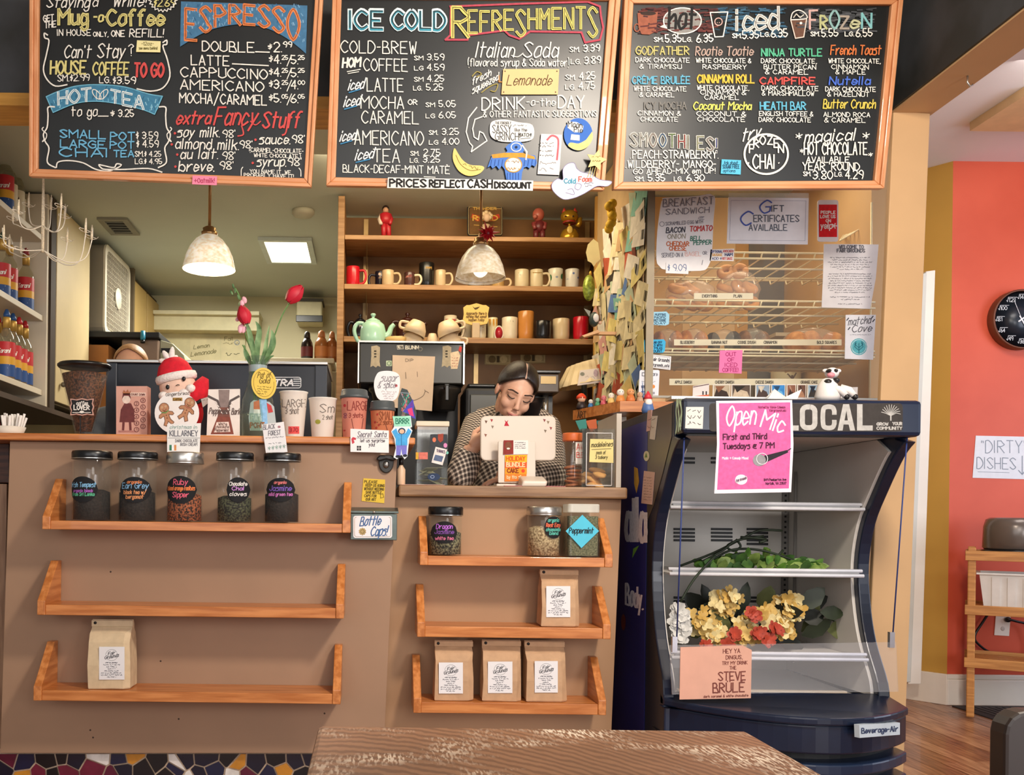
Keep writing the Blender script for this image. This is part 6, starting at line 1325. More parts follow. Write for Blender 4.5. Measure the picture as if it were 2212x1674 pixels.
for i,(Y,X,kd,cp)in enumerate(((3.99,-1.60,'tr','#2a4a3a'),(4.07,-1.60,'tr','#c8c0b0'),(4.11,-1.68,'td','#24508a'),(4.225,-1.585,'td','#8a2028'))):
 syrup(('nearest','pale capped second','set back third','farthest')[i]+' syrup bottle on the middle left shelf',X,Y,ZL[1],kd,cp,.275)
for i,(Y,X,kd,cp)in enumerate(((3.99,-1.59,'tr','#d06838'),(4.055,-1.60,'mcw','#d8cfc0'),(4.14,-1.60,'mcp','#1c1a18'),(4.235,-1.63,'mcl','#b8303a'))):
 syrup(('red and blue labelled nearest','white capped second','black capped third','red capped farthest')[i]+' syrup bottle on the top left shelf',X,Y,ZL[2],kd,cp,.29)
 # ------------------------------------------------------------------ wire chandelier
Yd=3.10;t=thing('wire_chandelier','white wire chandelier with beaded candle arms at upper left','chandelier',at(94,540,Yd));WI=mat('#e8dfcc',.5);BE=mat('#e8d8b8',.5,0,.2,200,.5)
def D3(px,py,dy=0.0):return at(px,py,Yd+dy)
m=MB();m.tube([(D3(92,545).x,Yd,z)for z in(D3(92,545).z,D3(92,470).z,D3(92,400).z)]+[(D3(92,545).x,Yd,zs-.04)],[.005,.006,.004,.001],BE,8);m.build('stem',t)
for tx,ty,dy,low in((8,520,-.12,545),(45,545,.1,560),(145,525,.14,568),(185,505,-.05,575),(198,520,.12,570),(20,540,.16,560),(40,465,-.12,500),(62,450,.1,492),(110,455,.12,500),(132,452,-.08,505),(140,475,.08,505),(28,480,.12,498)):
 base=540 if low>520 else 487;q=[D3(92,base),D3(92+(tx-92)*.5,low-4,dy*.6),D3(92+(tx-92)*.86,low-12,dy*.9),D3(tx,ty,dy),D3(tx+rnd.uniform(-3,3),ty-28,dy)]
 m=MB();m.tube(catmull([tuple(p)for p in q],5),.0019,WI,6);a=m.build('arm',t)
 m=MB();m.tube([D3(tx,ty-2,dy),D3(tx,ty-16,dy),D3(tx+1,ty-34,dy)],[.0042,.004,.002],BE,8);m.build('beaded_candle',a)
 m=MB();e=[D3(tx+14*math.cos(i*.7),ty-8+5*math.sin(i*.9),dy+.02*math.sin(i))for i in range(9)];m.tube(catmull([tuple(p)for p in e],3),.0011,WI,5);m.build('wire_curl',a)
 # ================================================================== TILL COUNTER: till, jars, barista
zr0=ZR+.0008
PW=mat('#d6c9ba',.4,0,.02,5,0,'white_plastic')
# tablet till on its stand
Yt=3.10
t=thing('tablet_till','white tablet till seen from behind on a white stand','tablet',(at(1115,1043,3.08).x,3.08,zr0))
S=PY_(Yt);m=MB();m.slab([S(a,b)for a,b in rr(1038,898,1201,995,12)],(0,.014,0),PW);tb=m.build('tablet_back',t,.004)
m=MB();a,b=at(1042,990,Yt),at(1197,902,Yt);m.box(a.x,b.x,Yt+.0143,Yt+.0155,a.z,b.z,BLK);m.build('screen',tb)
Sf=PY_(3.05);m=MB();ps=rr(1076,953,1157,1043,3);m.slab([Sf(a,b)for a,b in ps],(0,.008,0),PW);m.build('stand_front',t,.002)
m=MB();a,b=at(1072,1043,3.05),at(1160,1043,3.05);m.box(a.x,b.x,3.045,3.20,zr0,zr0+.012,PW);m.build('stand_base',t,.004)
m=MB();m.slab([(a.x+.03,3.058,zr0+.06),(b.x-.03,3.058,zr0+.06),(b.x-.03,Yt-.001,at(0,955,Yt).z),(a.x+.03,Yt-.001,at(0,955,Yt).z)],(0,0,-.01),PW);m.build('stand_neck',t)
k=Ink(PY_(Yt));
for x,y,c_ in((1050,911,'#6a4a3a'),(1062,908,'#a83a40'),(1064,922,'#8a7a6a'),(1049,940,'#8a5a4a'),(1176,908,'#8a4a4a'),(1184,912,'#8a7a60'),(1190,925,'#9a4a4a'),(1178,931,'#7a6a5a')):k.poly([(x-3,y-3),(x+3,y-2),(x,y+4)],c_,0)
k.poly([(1089,920),(1092,912),(1090,907),(1094,911),(1098,907),(1096,913),(1100,920)],'#b8283a',0);k.done('stickers',tb)
o,k=sheet('tip_card','red portrait card with white text card above the orange sign','card',[(1088,951),(1141,951),(1141,981),(1087,982)],3.047,'#e8e2dc',thick=.0012)
k.poly([(1088,951),(1109,951),(1109,981),(1087,982)],'#8a2f2a',0);k.oval(1098,963,7,9,'#7a4a34',1);k.oval(1098,969,3.6,2,'#e8dcd0',2);[k.scrib(1112,957+i*4,24,2,'#6a6a70',.7)for i in range(4)];k.done('print',o)
o,k=sheet('food_sign','bright orange and yellow sign on the front of the till stand','sign',[(1091,983),(1139,982),(1137,1039),(1090,1040)],3.047,'#e8802c',thick=.0012)
k.rect(1091,983,1138,998,'#f0b428',0);k.rect(1091,998,1138,1011,'#e05a24',0);k.rect(1091,1011,1138,1024,'#ee9a28',0);k.t('HOLIDAY',1094,995,9,40,'#d8641c',2.2,0,0,1);k.t('BUNDLE',1094,1008,9,40,'#f2c89a',2.2,0,0,1);k.t('CAKE',1096,1021,9,24,'#8a3a14',2.2,0,0,1);k.t('by the slice',1095,1034,7,38,'#f2d0a0',1.4,0,0,1);k.oval(1130,1017,4,4,'#e04a2c',1);k.done('print',o)
t=thing('card_reader','small white square card reader in front of the till','card reader',(at(1152,1044,2.97).x,2.98,zr0));a,b=at(1126,1044,2.95),at(1180,1044,2.95)
m=MB();m.slab([(a.x,2.95,zr0),(b.x,2.95,zr0),(b.x,3.03,zr0),(a.x,3.03,zr0)],(0,0,.018),PW);q=m.v;
for p in q[4:]:p.z+=(p.y-2.95)*.25;p.x+=.006
m.build('reader',t,.006)
m=MB()
for(x0,x1,y0,h)in((1090,1128,2.915,'#e88a94'),(1180,1222,2.915,'#e8909a')):a,b=at(x0,1046,y0),at(x1,1046,y0);m.box(a.x,b.x,y0,y0+.028,zr0,zr0+.0012,mat(h,.7))
m2=m;a,b=at(868,1046,2.92),at(960,1046,2.92);m2 .box(a.x,b.x,2.915,2.95,zr0,zr0+.0012,mat('#e8b8a8',.7));tag(m2 .build('paper_strips'),'pink paper strips lying along the front of the till counter','paper')
# tip box and small bottle
Y0=3.0;a,b=at(900,1043,Y0),at(968,922,Y0);t=thing('tip_box','clear acrylic tip box with stickers and pale lid','tip jar',((a.x+b.x)/2,3.05,zr0));ACR=glass('#fdfefd',.985,.04,'acrylic')
m=MB();w_=.003
for q in((a.x,b.x,Y0,Y0+w_),(a.x,b.x,Y0+.11,Y0+.113),(a.x,a.x+w_,Y0+w_,Y0+.11),(b.x-w_,b.x,Y0+w_,Y0+.11),(a.x,b.x,Y0,Y0+.113)):m.box(*q,zr0 if q[2:]!=(Y0,Y0+.113)else zr0,b.z if q[2:]!=(Y0,Y0+.113)else zr0+.003,ACR)
m.build('acrylic_box',t);m=MB();m.box(a.x-.004,b.x+.004,Y0-.003,Y0+.116,b.z+.001,b.z+.018,mat('#d8ccb4',.5));m.build('box_lid',t,.003)
for i in range(10):
 m=MB();c=Vector((rnd.uniform(a.x+.02,b.x-.02),rnd.uniform(Y0+.03,Y0+.09),zr0+.008+i*.006));R_=Matrix.Translation(c)@Matrix.Rotation(rnd.uniform(0,3),4,'Z')@Matrix.Rotation(rnd.uniform(-.5,.5),4,'X');m.box(-.026,.026,-.014,.014,-.0006,.0006,mat('#9a9c7c',.8),R_);m.build('banknote',t)
k=Ink(PY_(Y0-.0006));k.poly(rr(929,938,966,1000,3),'#3a3f46',-1);k.poly([(946,938),(958,936),(957,952),(951,956),(946,950)],'#9a4434',0);k.oval(938,950,4,5,'#d87a5a',0);k.oval(962,962,4,5,'#d88ab8',0);k.poly([(941,965),(966,971),(956,1005),(932,999)],'#e2dcd8',1);k.t('THANKS',943,976,6,18,'#6a5a70',1.2,0,.2,2);k.poly([(940,982),(958,986),(954,998),(936,994)],'#5a6a8a',2);k.oval(937,1030,14,8,'#2c3c5a',1);k.ring(934,1030,4,3,1.4,'#8a9ab8',2,10);k.oval(966,978,3,3,'#7ac0b0',1);k.rect(905,977,924,992,'#d8786a',0);k.rect(898,977,904,992,'#d8a83a',0);k.done('stickers',t)
c=at(866,1043,2.96);m=MB();m.lathe((c.x,2.96,zr0),[(.012,0),(.014,.003),(.014,.05),(.006,.062),(.006,.08),(.001,.081)],mat('#d8b898',.4),14);o=m.build('small_bottle',origin=(c.x,2.96,zr0));tag(o,'small pale bottle with dark top at left end of the till counter','bottle');m=MB();m.lathe((c.x,2.96,zr0),[(.0072,.064),(.0072,.086),(.001,.087)],BLK,12);m.build('cap',o)
# cookie jar and acrylic bin
c=at(1235,1045,3.06);t=thing('cookie_jar','clear jar of brown cookies with an orange lid','jar',(c.x,3.06,zr0));r=L(40,3.06)/2;zT=at(1235,953,3.05).z
m=MB();m.lathe((c.x,3.06,zr0),[(r*.95,0),(r,.005),(r,zT-zr0-.01),(r*.9,zT-zr0)],ACR,24,cap=False);m.build('jar_body',t);m=MB();m.lathe((c.x,3.06,zT),[(r*1.0,0),(r*1.04,.004),(r*1.04,.022),(r,.027),(.001,.027)],mat('#d0662e',.45),24);m.build('lid',t)
CK=mat('#9a5a34',.8,0,.2,60,.5,'brown_cookie')
for i in range(6):
 m=MB();m.ball((c.x+rnd.uniform(-.004,.004),3.06+rnd.uniform(-.004,.004),zr0+.010+i*.012),(r*.78,r*.78,.0065),CK,14,6,Matrix.Rotation(rnd.uniform(-.2,.2),4,'Y'));m.build('cookie',t)
k=Ink(Cyl((c.x,3.06,0),r));k.cols(1239,1252,lambda x:955,lambda x:1002,'#e2dad2',0,5);k.t('A',1241,972,14,8,'#c8483c',1.6,0,0,1);k.t('B',1241,988,11,8,'#c8483c',1.6,0,0,1);k.done('label',t)
Y0=2.99;a,b=at(1262,1045,Y0),at(1334,928,Y0);t=thing('acrylic_bin','clear acrylic bin of madeleines with a yellow note','bin',((a.x+b.x)/2,3.06,zr0))
a.x=at(1257,1000,Y0).x;b.x=at(1328,1000,Y0).x
m=MB()
for q in((a.x,b.x,Y0,Y0+w_,zr0,b.z),(a.x,b.x,Y0+.15,Y0+.153,zr0,b.z),(a.x,a.x+w_,Y0+w_,Y0+.15,zr0,b.z),(b.x-w_,b.x,Y0+w_,Y0+.15,zr0,b.z),(a.x,b.x,Y0,Y0+.153,b.z,b.z+.003)):m.box(*q,ACR)
m.build('acrylic_box',t);m=MB();fr_=[(a.x+.014,zr0+.008),(b.x-.010,zr0+.008),(b.x-.010,b.z-.012),(a.x+.014,b.z-.012)]
for i in range(4):p,q=fr_[i],fr_[(i+1)%4];m.tube([(p[0],Y0-.002,p[1]),(q[0],Y0-.002,q[1])],.0018,glass('#ffffff',.5,.1,'acrylic_edge'),6)
m.build('door_frame',t)
MD=mat('#d8a05c',.7,0,.15,40,.3,'madeleine')
for i in range(16):
 m=MB();R_=Matrix.Rotation(rnd.uniform(0,3),4,'Z')@Matrix.Rotation(rnd.uniform(-.6,.6),4,'Y');m.ball((rnd.uniform(a.x+.032,b.x-.032),rnd.uniform(Y0+.035,Y0+.11),zr0+.012+(i//5)*.016),(.029,.019,.009),MD,12,6,R_);m.build('madeleine',t)
S=PY_(Y0-.0045);m=MB();m.slab([S(x,y)for x,y in((1275,948),(1325,949),(1325,1000),(1273,998))],(0,.001,0),mat('#e8d890',.7));nt_=m.build('yellow_note',t);k=Ink(S);k.t('madeleines',1277,966,10,46,'#5a5234',1.4,.2,-.05);k.line([(1278,971),(1320,969)],1,'#6a6040');k.t('pack of',1288,981,7,20,'#5a5234',1.1,.1);k.t('3 bakery',1286,991,7,26,'#5a5234',1.1,.1);k.done('lettering',nt_)
# ---------------------------------------------------------------- people
SKIN=mat('#dfae92',.5,0,.04,12,0,'skin','#d8a288')
def head_prims(m,M):
 B=lambda c,r:m.ball(M@Vector(c),r,SKIN,20,12,M.to_3x3().to_4x4())
 B((0,.02,.03),(.074,.092,.084));B((0,-.030,-.015),(.063,.060,.082));B((0,-.035,-.066),(.049,.050,.044));B((0,-.072,-.094),(.020,.016,.016))
 for s in(-1,1):
  B((s*.036,-.056,-.038),(.026,.027,.028));B((s*.031,-.076,-.001),(.0165,.011,.0105));B((s*.010,-.101,-.046),(.0075,.0085,.006));B((s*.077,.014,-.012),(.009,.018,.030))
  m.tube([M@Vector((s*.010,-.086,.014)),M@Vector((s*.032,-.084,.020)),M@Vector((s*.054,-.066,.012))],[.008,.010,.008],SKIN,8)
 m.tube([M@Vector(p)for p in((0,-.082,.010),(0,-.094,-.018),(0,-.107,-.040),(0,-.108,-.046))],[.008,.008,.0105,.010],SKIN,10)
 m.tube([M@Vector(p)for p in((-.024,-.078,-.071),(-.010,-.091,-.069),(0,-.093,-.0705),(.010,-.091,-.069),(.024,-.078,-.071))],[.004,.0065,.0065,.0065,.004],SKIN,8)
 m.tube([M@Vector(p)for p in((-.020,-.079,-.077),(0,-.090,-.080),(.020,-.079,-.077))],[.004,.008,.004],SKIN,8)
def remesh(o,vox,it=5,fac=.5):
 r=o.modifiers.new('r','REMESH');r.mode='VOXEL';r.voxel_size=vox;r.use_smooth_shade=True
 s=o.modifiers.new('s','SMOOTH');s.factor=fac;s.iterations=it
 bpy.context.view_layer.update()
 dg=bpy.context.evaluated_depsgraph_get();me=bpy.data.meshes.new_from_object(o.evaluated_get(dg));old=o.data
 me.name=o.name;o.modifiers.clear();o.data=me
 for p in me.polygons:p.use_smooth=True
 return o
def hand(m,wrist,pdir,up,curl,s=1.0):
 """palm, four fingers of unequal length and a thumb from the side of the palm"""
 d=Vector(pdir).normalized();n=Vector(up).normalized();n=(n-d*n.dot(d)).normalized();w=d.cross(n);W_=Vector(wrist)
 m.tube([W_,W_+d*.03*s,W_+d*.075*s],[.024*s,.030*s,.032*s],SKIN,12)
 for i,l in enumerate((.066,.074,.070,.056)):
  b=W_+d*.070*s+w*(i-1.5)*.0195*s;p=[b];a=0
  for q,f in enumerate((.45,.32,.23)):a+=curl*(.7+.25*q);p.append(p[-1]+(d*math.cos(a)-n*math.sin(a))*l*f*s)
  m.tube(p,[.0095*s,.009*s,.0082*s,.0068*s],SKIN,8)
 b=W_+d*.022*s-w*.024*s;m.tube([b,b+(d*.6-w*.7-n*.25)*.032*s,b+(d*.95-w*.55-n*.5)*.060*s],[.012*s,.0105*s,.008*s],SKIN,8)
def hair_cap(M,h,front,side,back,part=True,grow=1.09):
 vs,fs=[],[];NU,NV=48,16
 for j in range(NV+1):
  for i in range(NU):
   az=2*pi*i/NU;f=math.cos(az)
   lim=(front+(side-front)*(1-f)**.75 if f>0 else side+(back-side)*(-f))
   th=math.radians(lim)*j/NV;x,y,z=math.sin(th)*math.sin(az),-math.sin(th)*math.cos(az),math.cos(th)
   g=grow+.010*math.sin(az*23+j*.5)*(.3+j/NV)-(.05*math.exp(-(x/.07)**2)*(1 if(y<.35 and part)else 0));
   if j==NV:g-=.05
   vs.append(M@Vector((x*.076*g,.018+y*.094*g,.030+z*.087*g)))
 for j in range(NV):
  for i in range(NU):q=(i+1)%NU;fs.append((j*NU+i,(j+1)*NU+i,(j+1)*NU+q,j*NU+q))
 m=MB();m.add(vs,fs,h,True);return m
HAIR=mat('#2a1d18',.38,0,.35,14,.3,'dark_hair','#15100e',0,(30,30,1.5))
def plaid():
 m=bpy.data.materials.new('gingham_flannel');nt,b=_bsdf(m);b.inputs['Roughness'].default_value=.9
 tc=nt.nodes.new('ShaderNodeTexCoord');mp=nt.nodes.new('ShaderNodeMapping');mp.inputs['Rotation'].default_value=(.1,.35,.2);nt.links.new(tc.outputs['Object'],mp.inputs[0])
 sx=nt.nodes.new('ShaderNodeSeparateXYZ');nt.links.new(mp.outputs[0],sx.inputs[0]);outs=[]
 for ax,extra in(('X',.55),('Z',.25)):
  ad=nt.nodes.new('ShaderNodeMath');ad.operation='MULTIPLY_ADD';ad.inputs[1].default_value=extra;nt.links.new(sx.outputs['Y'],ad.inputs[0]);nt.links.new(sx.outputs[ax],ad.inputs[2])
  ml=nt.nodes.new('ShaderNodeMath');ml.operation='MULTIPLY';ml.inputs[1].default_value=70;nt.links.new(ad.outputs[0],ml.inputs[0])
  fr_=nt.nodes.new('ShaderNodeMath');fr_.operation='FRACT';nt.links.new(ml.outputs[0],fr_.inputs[0]);gt=nt.nodes.new('ShaderNodeMath');gt.operation='GREATER_THAN';gt.inputs[1].default_value=.42;nt.links.new(fr_.outputs[0],gt.inputs[0]);outs.append(gt)
 s_=nt.nodes.new('ShaderNodeMath');s_.operation='ADD';nt.links.new(outs[0].outputs[0],s_.inputs[0]);nt.links.new(outs[1].outputs[0],s_.inputs[1])
 dv=nt.nodes.new('ShaderNodeMath');dv.operation='MULTIPLY';dv.inputs[1].default_value=.5;nt.links.new(s_.outputs[0],dv.inputs[0])
 cr=nt.nodes.new('ShaderNodeValToRGB');cr.color_ramp.interpolation='CONSTANT';e=cr.color_ramp.elements;e[0].color=lin('#d6cabb');e[1].position=.4;e[1].color=lin('#8d8076');x=e.new(.8);x.color=lin('#3a322e');nt.links.new(dv.outputs[0],cr.inputs[0]);nt.links.new(cr.outputs[0],b.inputs['Base Color'])
 return m
 # the barista leans on both forearms behind the till
Yh=3.42;HC_=at(1115,846,Yh)
MH=Matrix.Translation(HC_)@Matrix.Scale(.88,4)@Matrix.Rotation(math.radians(15),4,'Y')@Matrix.Rotation(math.radians(8),4,'Z')@Matrix.Rotation(math.radians(24),4,'X')
t=thing('person','person in a checked shirt leaning on the counter with head bowed','person',(HC_.x,3.75,0))
def Q(px,py,Y):return at(px,py,Y)
shL,shR=Q(1032,918,3.58),Q(1177,920,3.58);elL=Q(998,1020,3.26);elR=Q(1195,1022,3.30);elL.z=elR.z=ZR+.056
wrL=Q(1019,966,3.23);wrR=Q(1118,1036,3.24);wrR.z=ZR+.042;ch=Vector(((shL.x+shR.x)/2,3.69,1.14))
hip=Vector((ch.x,3.74,.84));nk=MH@Vector((0,.035,-.075))
def body_prims(m,mt,g=0.0,sleeves=True,legs=False):
 m.ball(ch,(.138+g,.105+g,.17+g),mt,24,14);m.tube([shL,shL.lerp(shR,.5)+Vector((0,-.01,.015)),shR],[.050+g,.068+g,.050+g],mt,16)
 m.tube([ch+Vector((0,.0,0)),ch.lerp(hip,.6),hip],[.13+g,.125+g,.14+g],mt,20)
 for a,b,c in((shL,elL,wrL),(shR,elR,wrR)):
  m.tube([a,a.lerp(b,.5),b],[.048+g,.043+g*1.5,.038+g],mt,14);m.ball(b,.041+g*1.3,mt,14,8);m.tube([b,b.lerp(c,.4),b.lerp(c,.9)if g else c],[.041+g*1.3,.038+g*1.5,.026+g*1.4],mt,14)
m=MB();head_prims(m,MH);m.tube([MH@Vector((0,.03,-.04)),nk,shL.lerp(shR,.5)+Vector((0,.02,.0))],[.052,.050,.058],SKIN,16);body_prims(m,SKIN)
for s in(-1,1):m.tube([hip+Vector((s*.075,0,0)),Vector((hip.x+s*.085,3.71,.46)),Vector((hip.x+s*.09,3.76,.06))],[.085,.055,.038],SKIN,14);m.ball((hip.x+s*.09,3.71,.035),(.04,.11,.032),SKIN,12,8)
hand(m,wrL,(.78,-.1,.55),(-.3,-1,.3),.5,.95);hand(m,wrR,(-1,-.15,-.10),(0,0,1),.22,.95)
remesh(m.build('body',t),.0042)
m=hair_cap(MH,HAIR,58,112,132,True,1.12);hr=m.build('hair',t);d_=hr.modifiers.new('thickness','SOLIDIFY');d_.thickness=.004
m=MB();m.ball(MH@Vector((0,.115,-.035)),(.035,.03,.035),HAIR,14,8);m.build('hair_knot',t)
m=MB();vs=[];
for j in range(9):
 th=math.radians(4+54*j/8);c=Vector((0,.018-math.sin(th)*.094*1.088,.030+math.cos(th)*.087*1.088));wd=.0022+.001*math.sin(j);vs+=[MH@(c+Vector((-wd,0,0))),MH@(c+Vector((wd,0,0)))]
m.add(vs,[(2*j,2*j+1,2*j+3,2*j+2)for j in range(8)],mat('#c09a84',.6),True);m.build('hair_parting',t)['label']='pale centre parting in the hair'
LASH=mat('#1c1412',.6);LIP=mat('#c07a72',.45);BROW=mat('#4a342a',.8)
for s in(-1,1):
 m=MB();m.tube(catmull([tuple(MH@Vector(p))for p in((s*.017,-.0845,-.0055),(s*.024,-.0882,-.0090),(s*.034,-.0880,-.0098),(s*.043,-.0815,-.0070),(s*.049,-.0745,-.0035))],3),.0016,LASH,6);m.build('eyelashes',t)
 m=MB();m.tube(catmull([tuple(MH@Vector(p))for p in((s*.014,-.0935,.0185),(s*.028,-.0945,.0225),(s*.042,-.0875,.0240),(s*.055,-.0745,.0175))],3),[.0024]*4+[.0028]*4+[.0018]*2,BROW,6);m.build('eyebrow',t)
m=MB();m.tube(catmull([tuple(MH@Vector(p))for p in((-.021,-.0835,-.0745),(-.008,-.0975,-.0725),(0,-.0985,-.0738),(.008,-.0975,-.0725),(.021,-.0835,-.0745))],3),.0038,LIP,8);m.tube(catmull([tuple(MH@Vector(p))for p in((-.016,-.0855,-.0785),(0,-.0965,-.0825),(.016,-.0855,-.0785))],3),.0042,LIP,8);m.build('lips',t)
m=MB();body_prims(m,PW,.011);m.tube([MH@Vector((0,.05,-.10)),nk+Vector((0,.02,-.035)),shL.lerp(shR,.5)+Vector((0,.01,.02))],[.052,.064,.085],PW,18)
sh_=remesh(m.build('shirt',t),.006,3);sh_.data.materials.clear();sh_.data.materials.append(plaid())
m=MB()
for s in(-1,1):m.tube([hip+Vector((s*.07,0,.08)),Vector((hip.x+s*.085,3.71,.46)),Vector((hip.x+s*.09,3.76,.10))],[.115,.078,.062],PW,14)
m.ball(hip,(.16,.13,.14),PW,16,10);tr=remesh(m.build('trousers',t),.009,3);tr.data.materials.clear();tr.data.materials.append(mat('#2a3040',.9))
# phone held between ear and shoulder
p0,p1=MH@Vector((.088,-.005,-.015)),MH@Vector((.070,-.075,-.085));ax=(p1-p0).normalized();Rq=ax.to_track_quat('Z','X').to_matrix().to_4x4();m=MB();m.box(-.004,.004,-.034,.034,-.015,.125,BLK,Matrix.Translation(p0+Vector((.006,0,0)))@Rq);tag(m.build('smartphone',bevel=.003),'black phone held between the ear and shoulder of the barista','phone')
# second person: only the crown of a fair head shows over the espresso machine
c=at(281,797,4.5);M2=Matrix.Translation(c);t=thing('person','person with fair hair, head just showing over the espresso machine','person',(c.x,4.5,0));m=MB();head_prims(m,M2);X=c.x;zz=c.z
def stand_prims(m,mt,g,legs,arms=True):
 if arms:
  m.tube([(X,4.53,zz-.36),(X,4.53,zz-.55),(X,4.53,zz-.75)],[.15+g,.12+g,.145+g],mt,18);m.tube([(X-.16,4.53,zz-.25),(X,4.53,zz-.23),(X+.16,4.53,zz-.25)],[.05+g,.07+g,.05+g],mt,14)
  for s in(-1,1):m.tube([(X+s*.17,4.53,zz-.25),(X+s*.22,4.52,zz-.52),(X+s*.21,4.42,zz-(.70 if g else.76))],[.05+g,.042+g,.028+g],mt,12)
 if legs:
  for s in(-1,1):m.tube([(X+s*.08,4.53,zz-.74),(X+s*.09,4.52,.48),(X+s*.09,4.55,.09)],[.09+g,.06+g,.042+g],mt,12)
m.tube([(X,4.53,zz-.06),(X,4.54,zz-.24)],[.05,.055],SKIN,12);stand_prims(m,SKIN,0,True)
for s in(-1,1):hand(m,(X+s*.21,4.41,zz-.78),(0,-.5,-1),(0,-1,.5),.4,.95);m.ball((X+s*.09,4.49,.04),(.04,.12,.036),SKIN,12,8)
remesh(m.build('body',t),.008,3);m=hair_cap(M2,mat('#c89a6c',.5,0,.25,14,.3,'fair_hair','#a87a4c',0,(30,30,2)),48,92,132,False);hr=m.build('hair',t);d_=hr.modifiers.new('thickness','SOLIDIFY');d_.thickness=.006
m=MB();stand_prims(m,PW,.012,False);s_=remesh(m.build('shirt',t),.01,3);s_.data.materials.clear();s_.data.materials.append(mat('#5a5f66',.9));m=MB();stand_prims(m,PW,.014,True,False);m.ball((X,4.53,zz-.76),(.165,.14,.12),PW,16,10);s_=remesh(m.build('trousers',t),.01,3);s_.data.materials.clear();s_.data.materials.append(mat('#23252c',.9))
# ================================================================== COLLAGE POST, PASTRY CASE, OPEN FRIDGE, SIDE ROOM, TABLE
XC=.995
m=MB();m.box(XC,XC+.02,3.37,4.12,1.30,2.39,mat('#b89a70',.7));m.box(XC-.004,XC+.022,3.355,3.369,1.33,2.12,mat('#94866e',.5,.2));struct(m,'wall_collage')
NC=[('cream','#e2d6ac',24),('pale yellow','#e2d288',12),('pale green','#c0ceb2',10),('white','#ece6d8',20),('pink','#dca69e',10),('tan','#cca87c',8),('teal','#8cc8b8',4),('rust red','#c05c40',6),('blue','#5a7cb4',4),('dark','#3c342e',4)]
ORD='top second third fourth fifth sixth seventh eighth ninth tenth eleventh twelfth bottom'.split();ORC='nearest,second from,third from,fourth from,fifth from,sixth from,farthest from'.split(',')
nn=random.Random(11);kk=0
def note(Y,z,w_,h_,rot,h,label,grp='notes and cards pinned on the collage post',lift=0.0,X=XC-.0045):
 c_,s_=math.cos(rot),math.sin(rot);fr_=[]
 for a,b in((-1,-1),(-.2,-1),(1,-1),(1,1),(-.2,1),(-1,1)):
  y=a*w_/2;q=b*h_/2;fr_.append(Vector((X-lift-max(0,a)*.012*(1 if b<0 else.4),Y+y*c_-q*s_,z+y*s_+q*c_)))
 m=MB();mm=mat(h,.8,0,.10,30);m.add(fr_+[p+Vector((.0008,0,0))for p in fr_],[(0,1,4,5),(1,2,3,4),(6,11,10,7),(7,10,9,8)]+[(i,i+6,(i+1)%6+6,(i+1)%6)for i in range(6)],mm)
 mk=mat(tuple_hex(h,.62),.8);a,b=fr_[1],fr_[4];d=Vector((-.0006,0,0))
 for u in(.25,.6):
  p=fr_[0].lerp(fr_[1],u).lerp(fr_[5].lerp(fr_[4],u),.5);m.add([p+d+Vector((0,(-w_*.11*i)*c_-h_*.22*j*s_,(-w_*.11*i)*s_+h_*.22*j*c_))for i,j in((-1,-1),(1,-1),(1,1),(-1,1))],[(0,1,2,3)],mk)
 o=m.build('pinned_note',origin=fr_[0].lerp(fr_[3],.5));tag(o,label,'banknote',grp)
def tuple_hex(h,f):h=h.lstrip('#');return '#'+''.join('%02x'%int(int(h[i:i+2],16)*f)for i in(0,2,4))
rows=13
for j in range(rows):
 for i in range(7):
  Y=3.41+i*.098+nn.uniform(-.02,.02)+(.045 if j%2 else 0);z=1.40+j*.056+nn.uniform(-.015,.015)-(Y-3.4)*.02
  if Y>4.06 or(Y>3.95 and z>1.98):continue
  nm,h,_=nn.choices(NC,[c[2]for c in NC])[0]
  note(Y,z,nn.uniform(.11,.165),nn.uniform(.068,.095),nn.choice((nn.uniform(-.4,.4),nn.uniform(1.1,1.9))),h,nm+' note on the collage post, '+ORD[rows-1-j]+' row, '+ORC[i]+' the glass',lift=nn.uniform(0,.012))
  # odd things on the collage
def tagm(m,nm,label,cat,org=None):return tag(m.build(nm,origin=org),label,cat)
o,k=sheet('banknote','white banknote sticking out to the left of the collage post','banknote',[(1253,800),(1294,795),(1299,826),(1247,833)],3.985,'#ddd0c4',thick=.001);k.oval(1258,808,5,4,'#8a8a7c',0);k.oval(1287,806,5,8,'#b8a0a8',0);k.scrib(1264,818,22,6,'#b0a098',.9);k.done('print',o)
m=MB();p=at(1272,622,3.95);m.ball(p,(.026,.024,.056),mat('#8a9a3c',.35,.3,.4,90,.3,'glitter_green'),18,12);m.ball(p+Vector((.006,0,.062)),(.006,.006,.012),mat('#c8a040',.3,.6),8,6);tagm(m,'ornament','glittery green egg ornament hanging left of the collage post','ornament',p)
o,k=sheet('paper_cutout','cream scalloped paper hanging off the left edge of the collage','cutout',[(1282,516),(1292,524),(1297,560),(1288,568),(1283,576),(1278,568),(1270,564),(1266,545),(1270,528)],3.92,'#d8cc9c');k.done('x',o)
m=MB();p=at(1318,440,3.62);[m.ball(p+Vector((nn.uniform(-.012,.012),nn.uniform(-.01,.01),-.012*i)),.018,mat('#e0b428',.7,0,.2,40),10,6)for i in range(9)];o=tagm(m,'yellow_garland','bunched bright yellow garland at the top of the collage','decoration',p);o['kind']='stuff'
t=thing('bird_figure','black and white puffin figure perched on the collage edge','figurine',at(1282,725,3.70));P=lambda a,b,d=0:at(a,b,3.70+d)
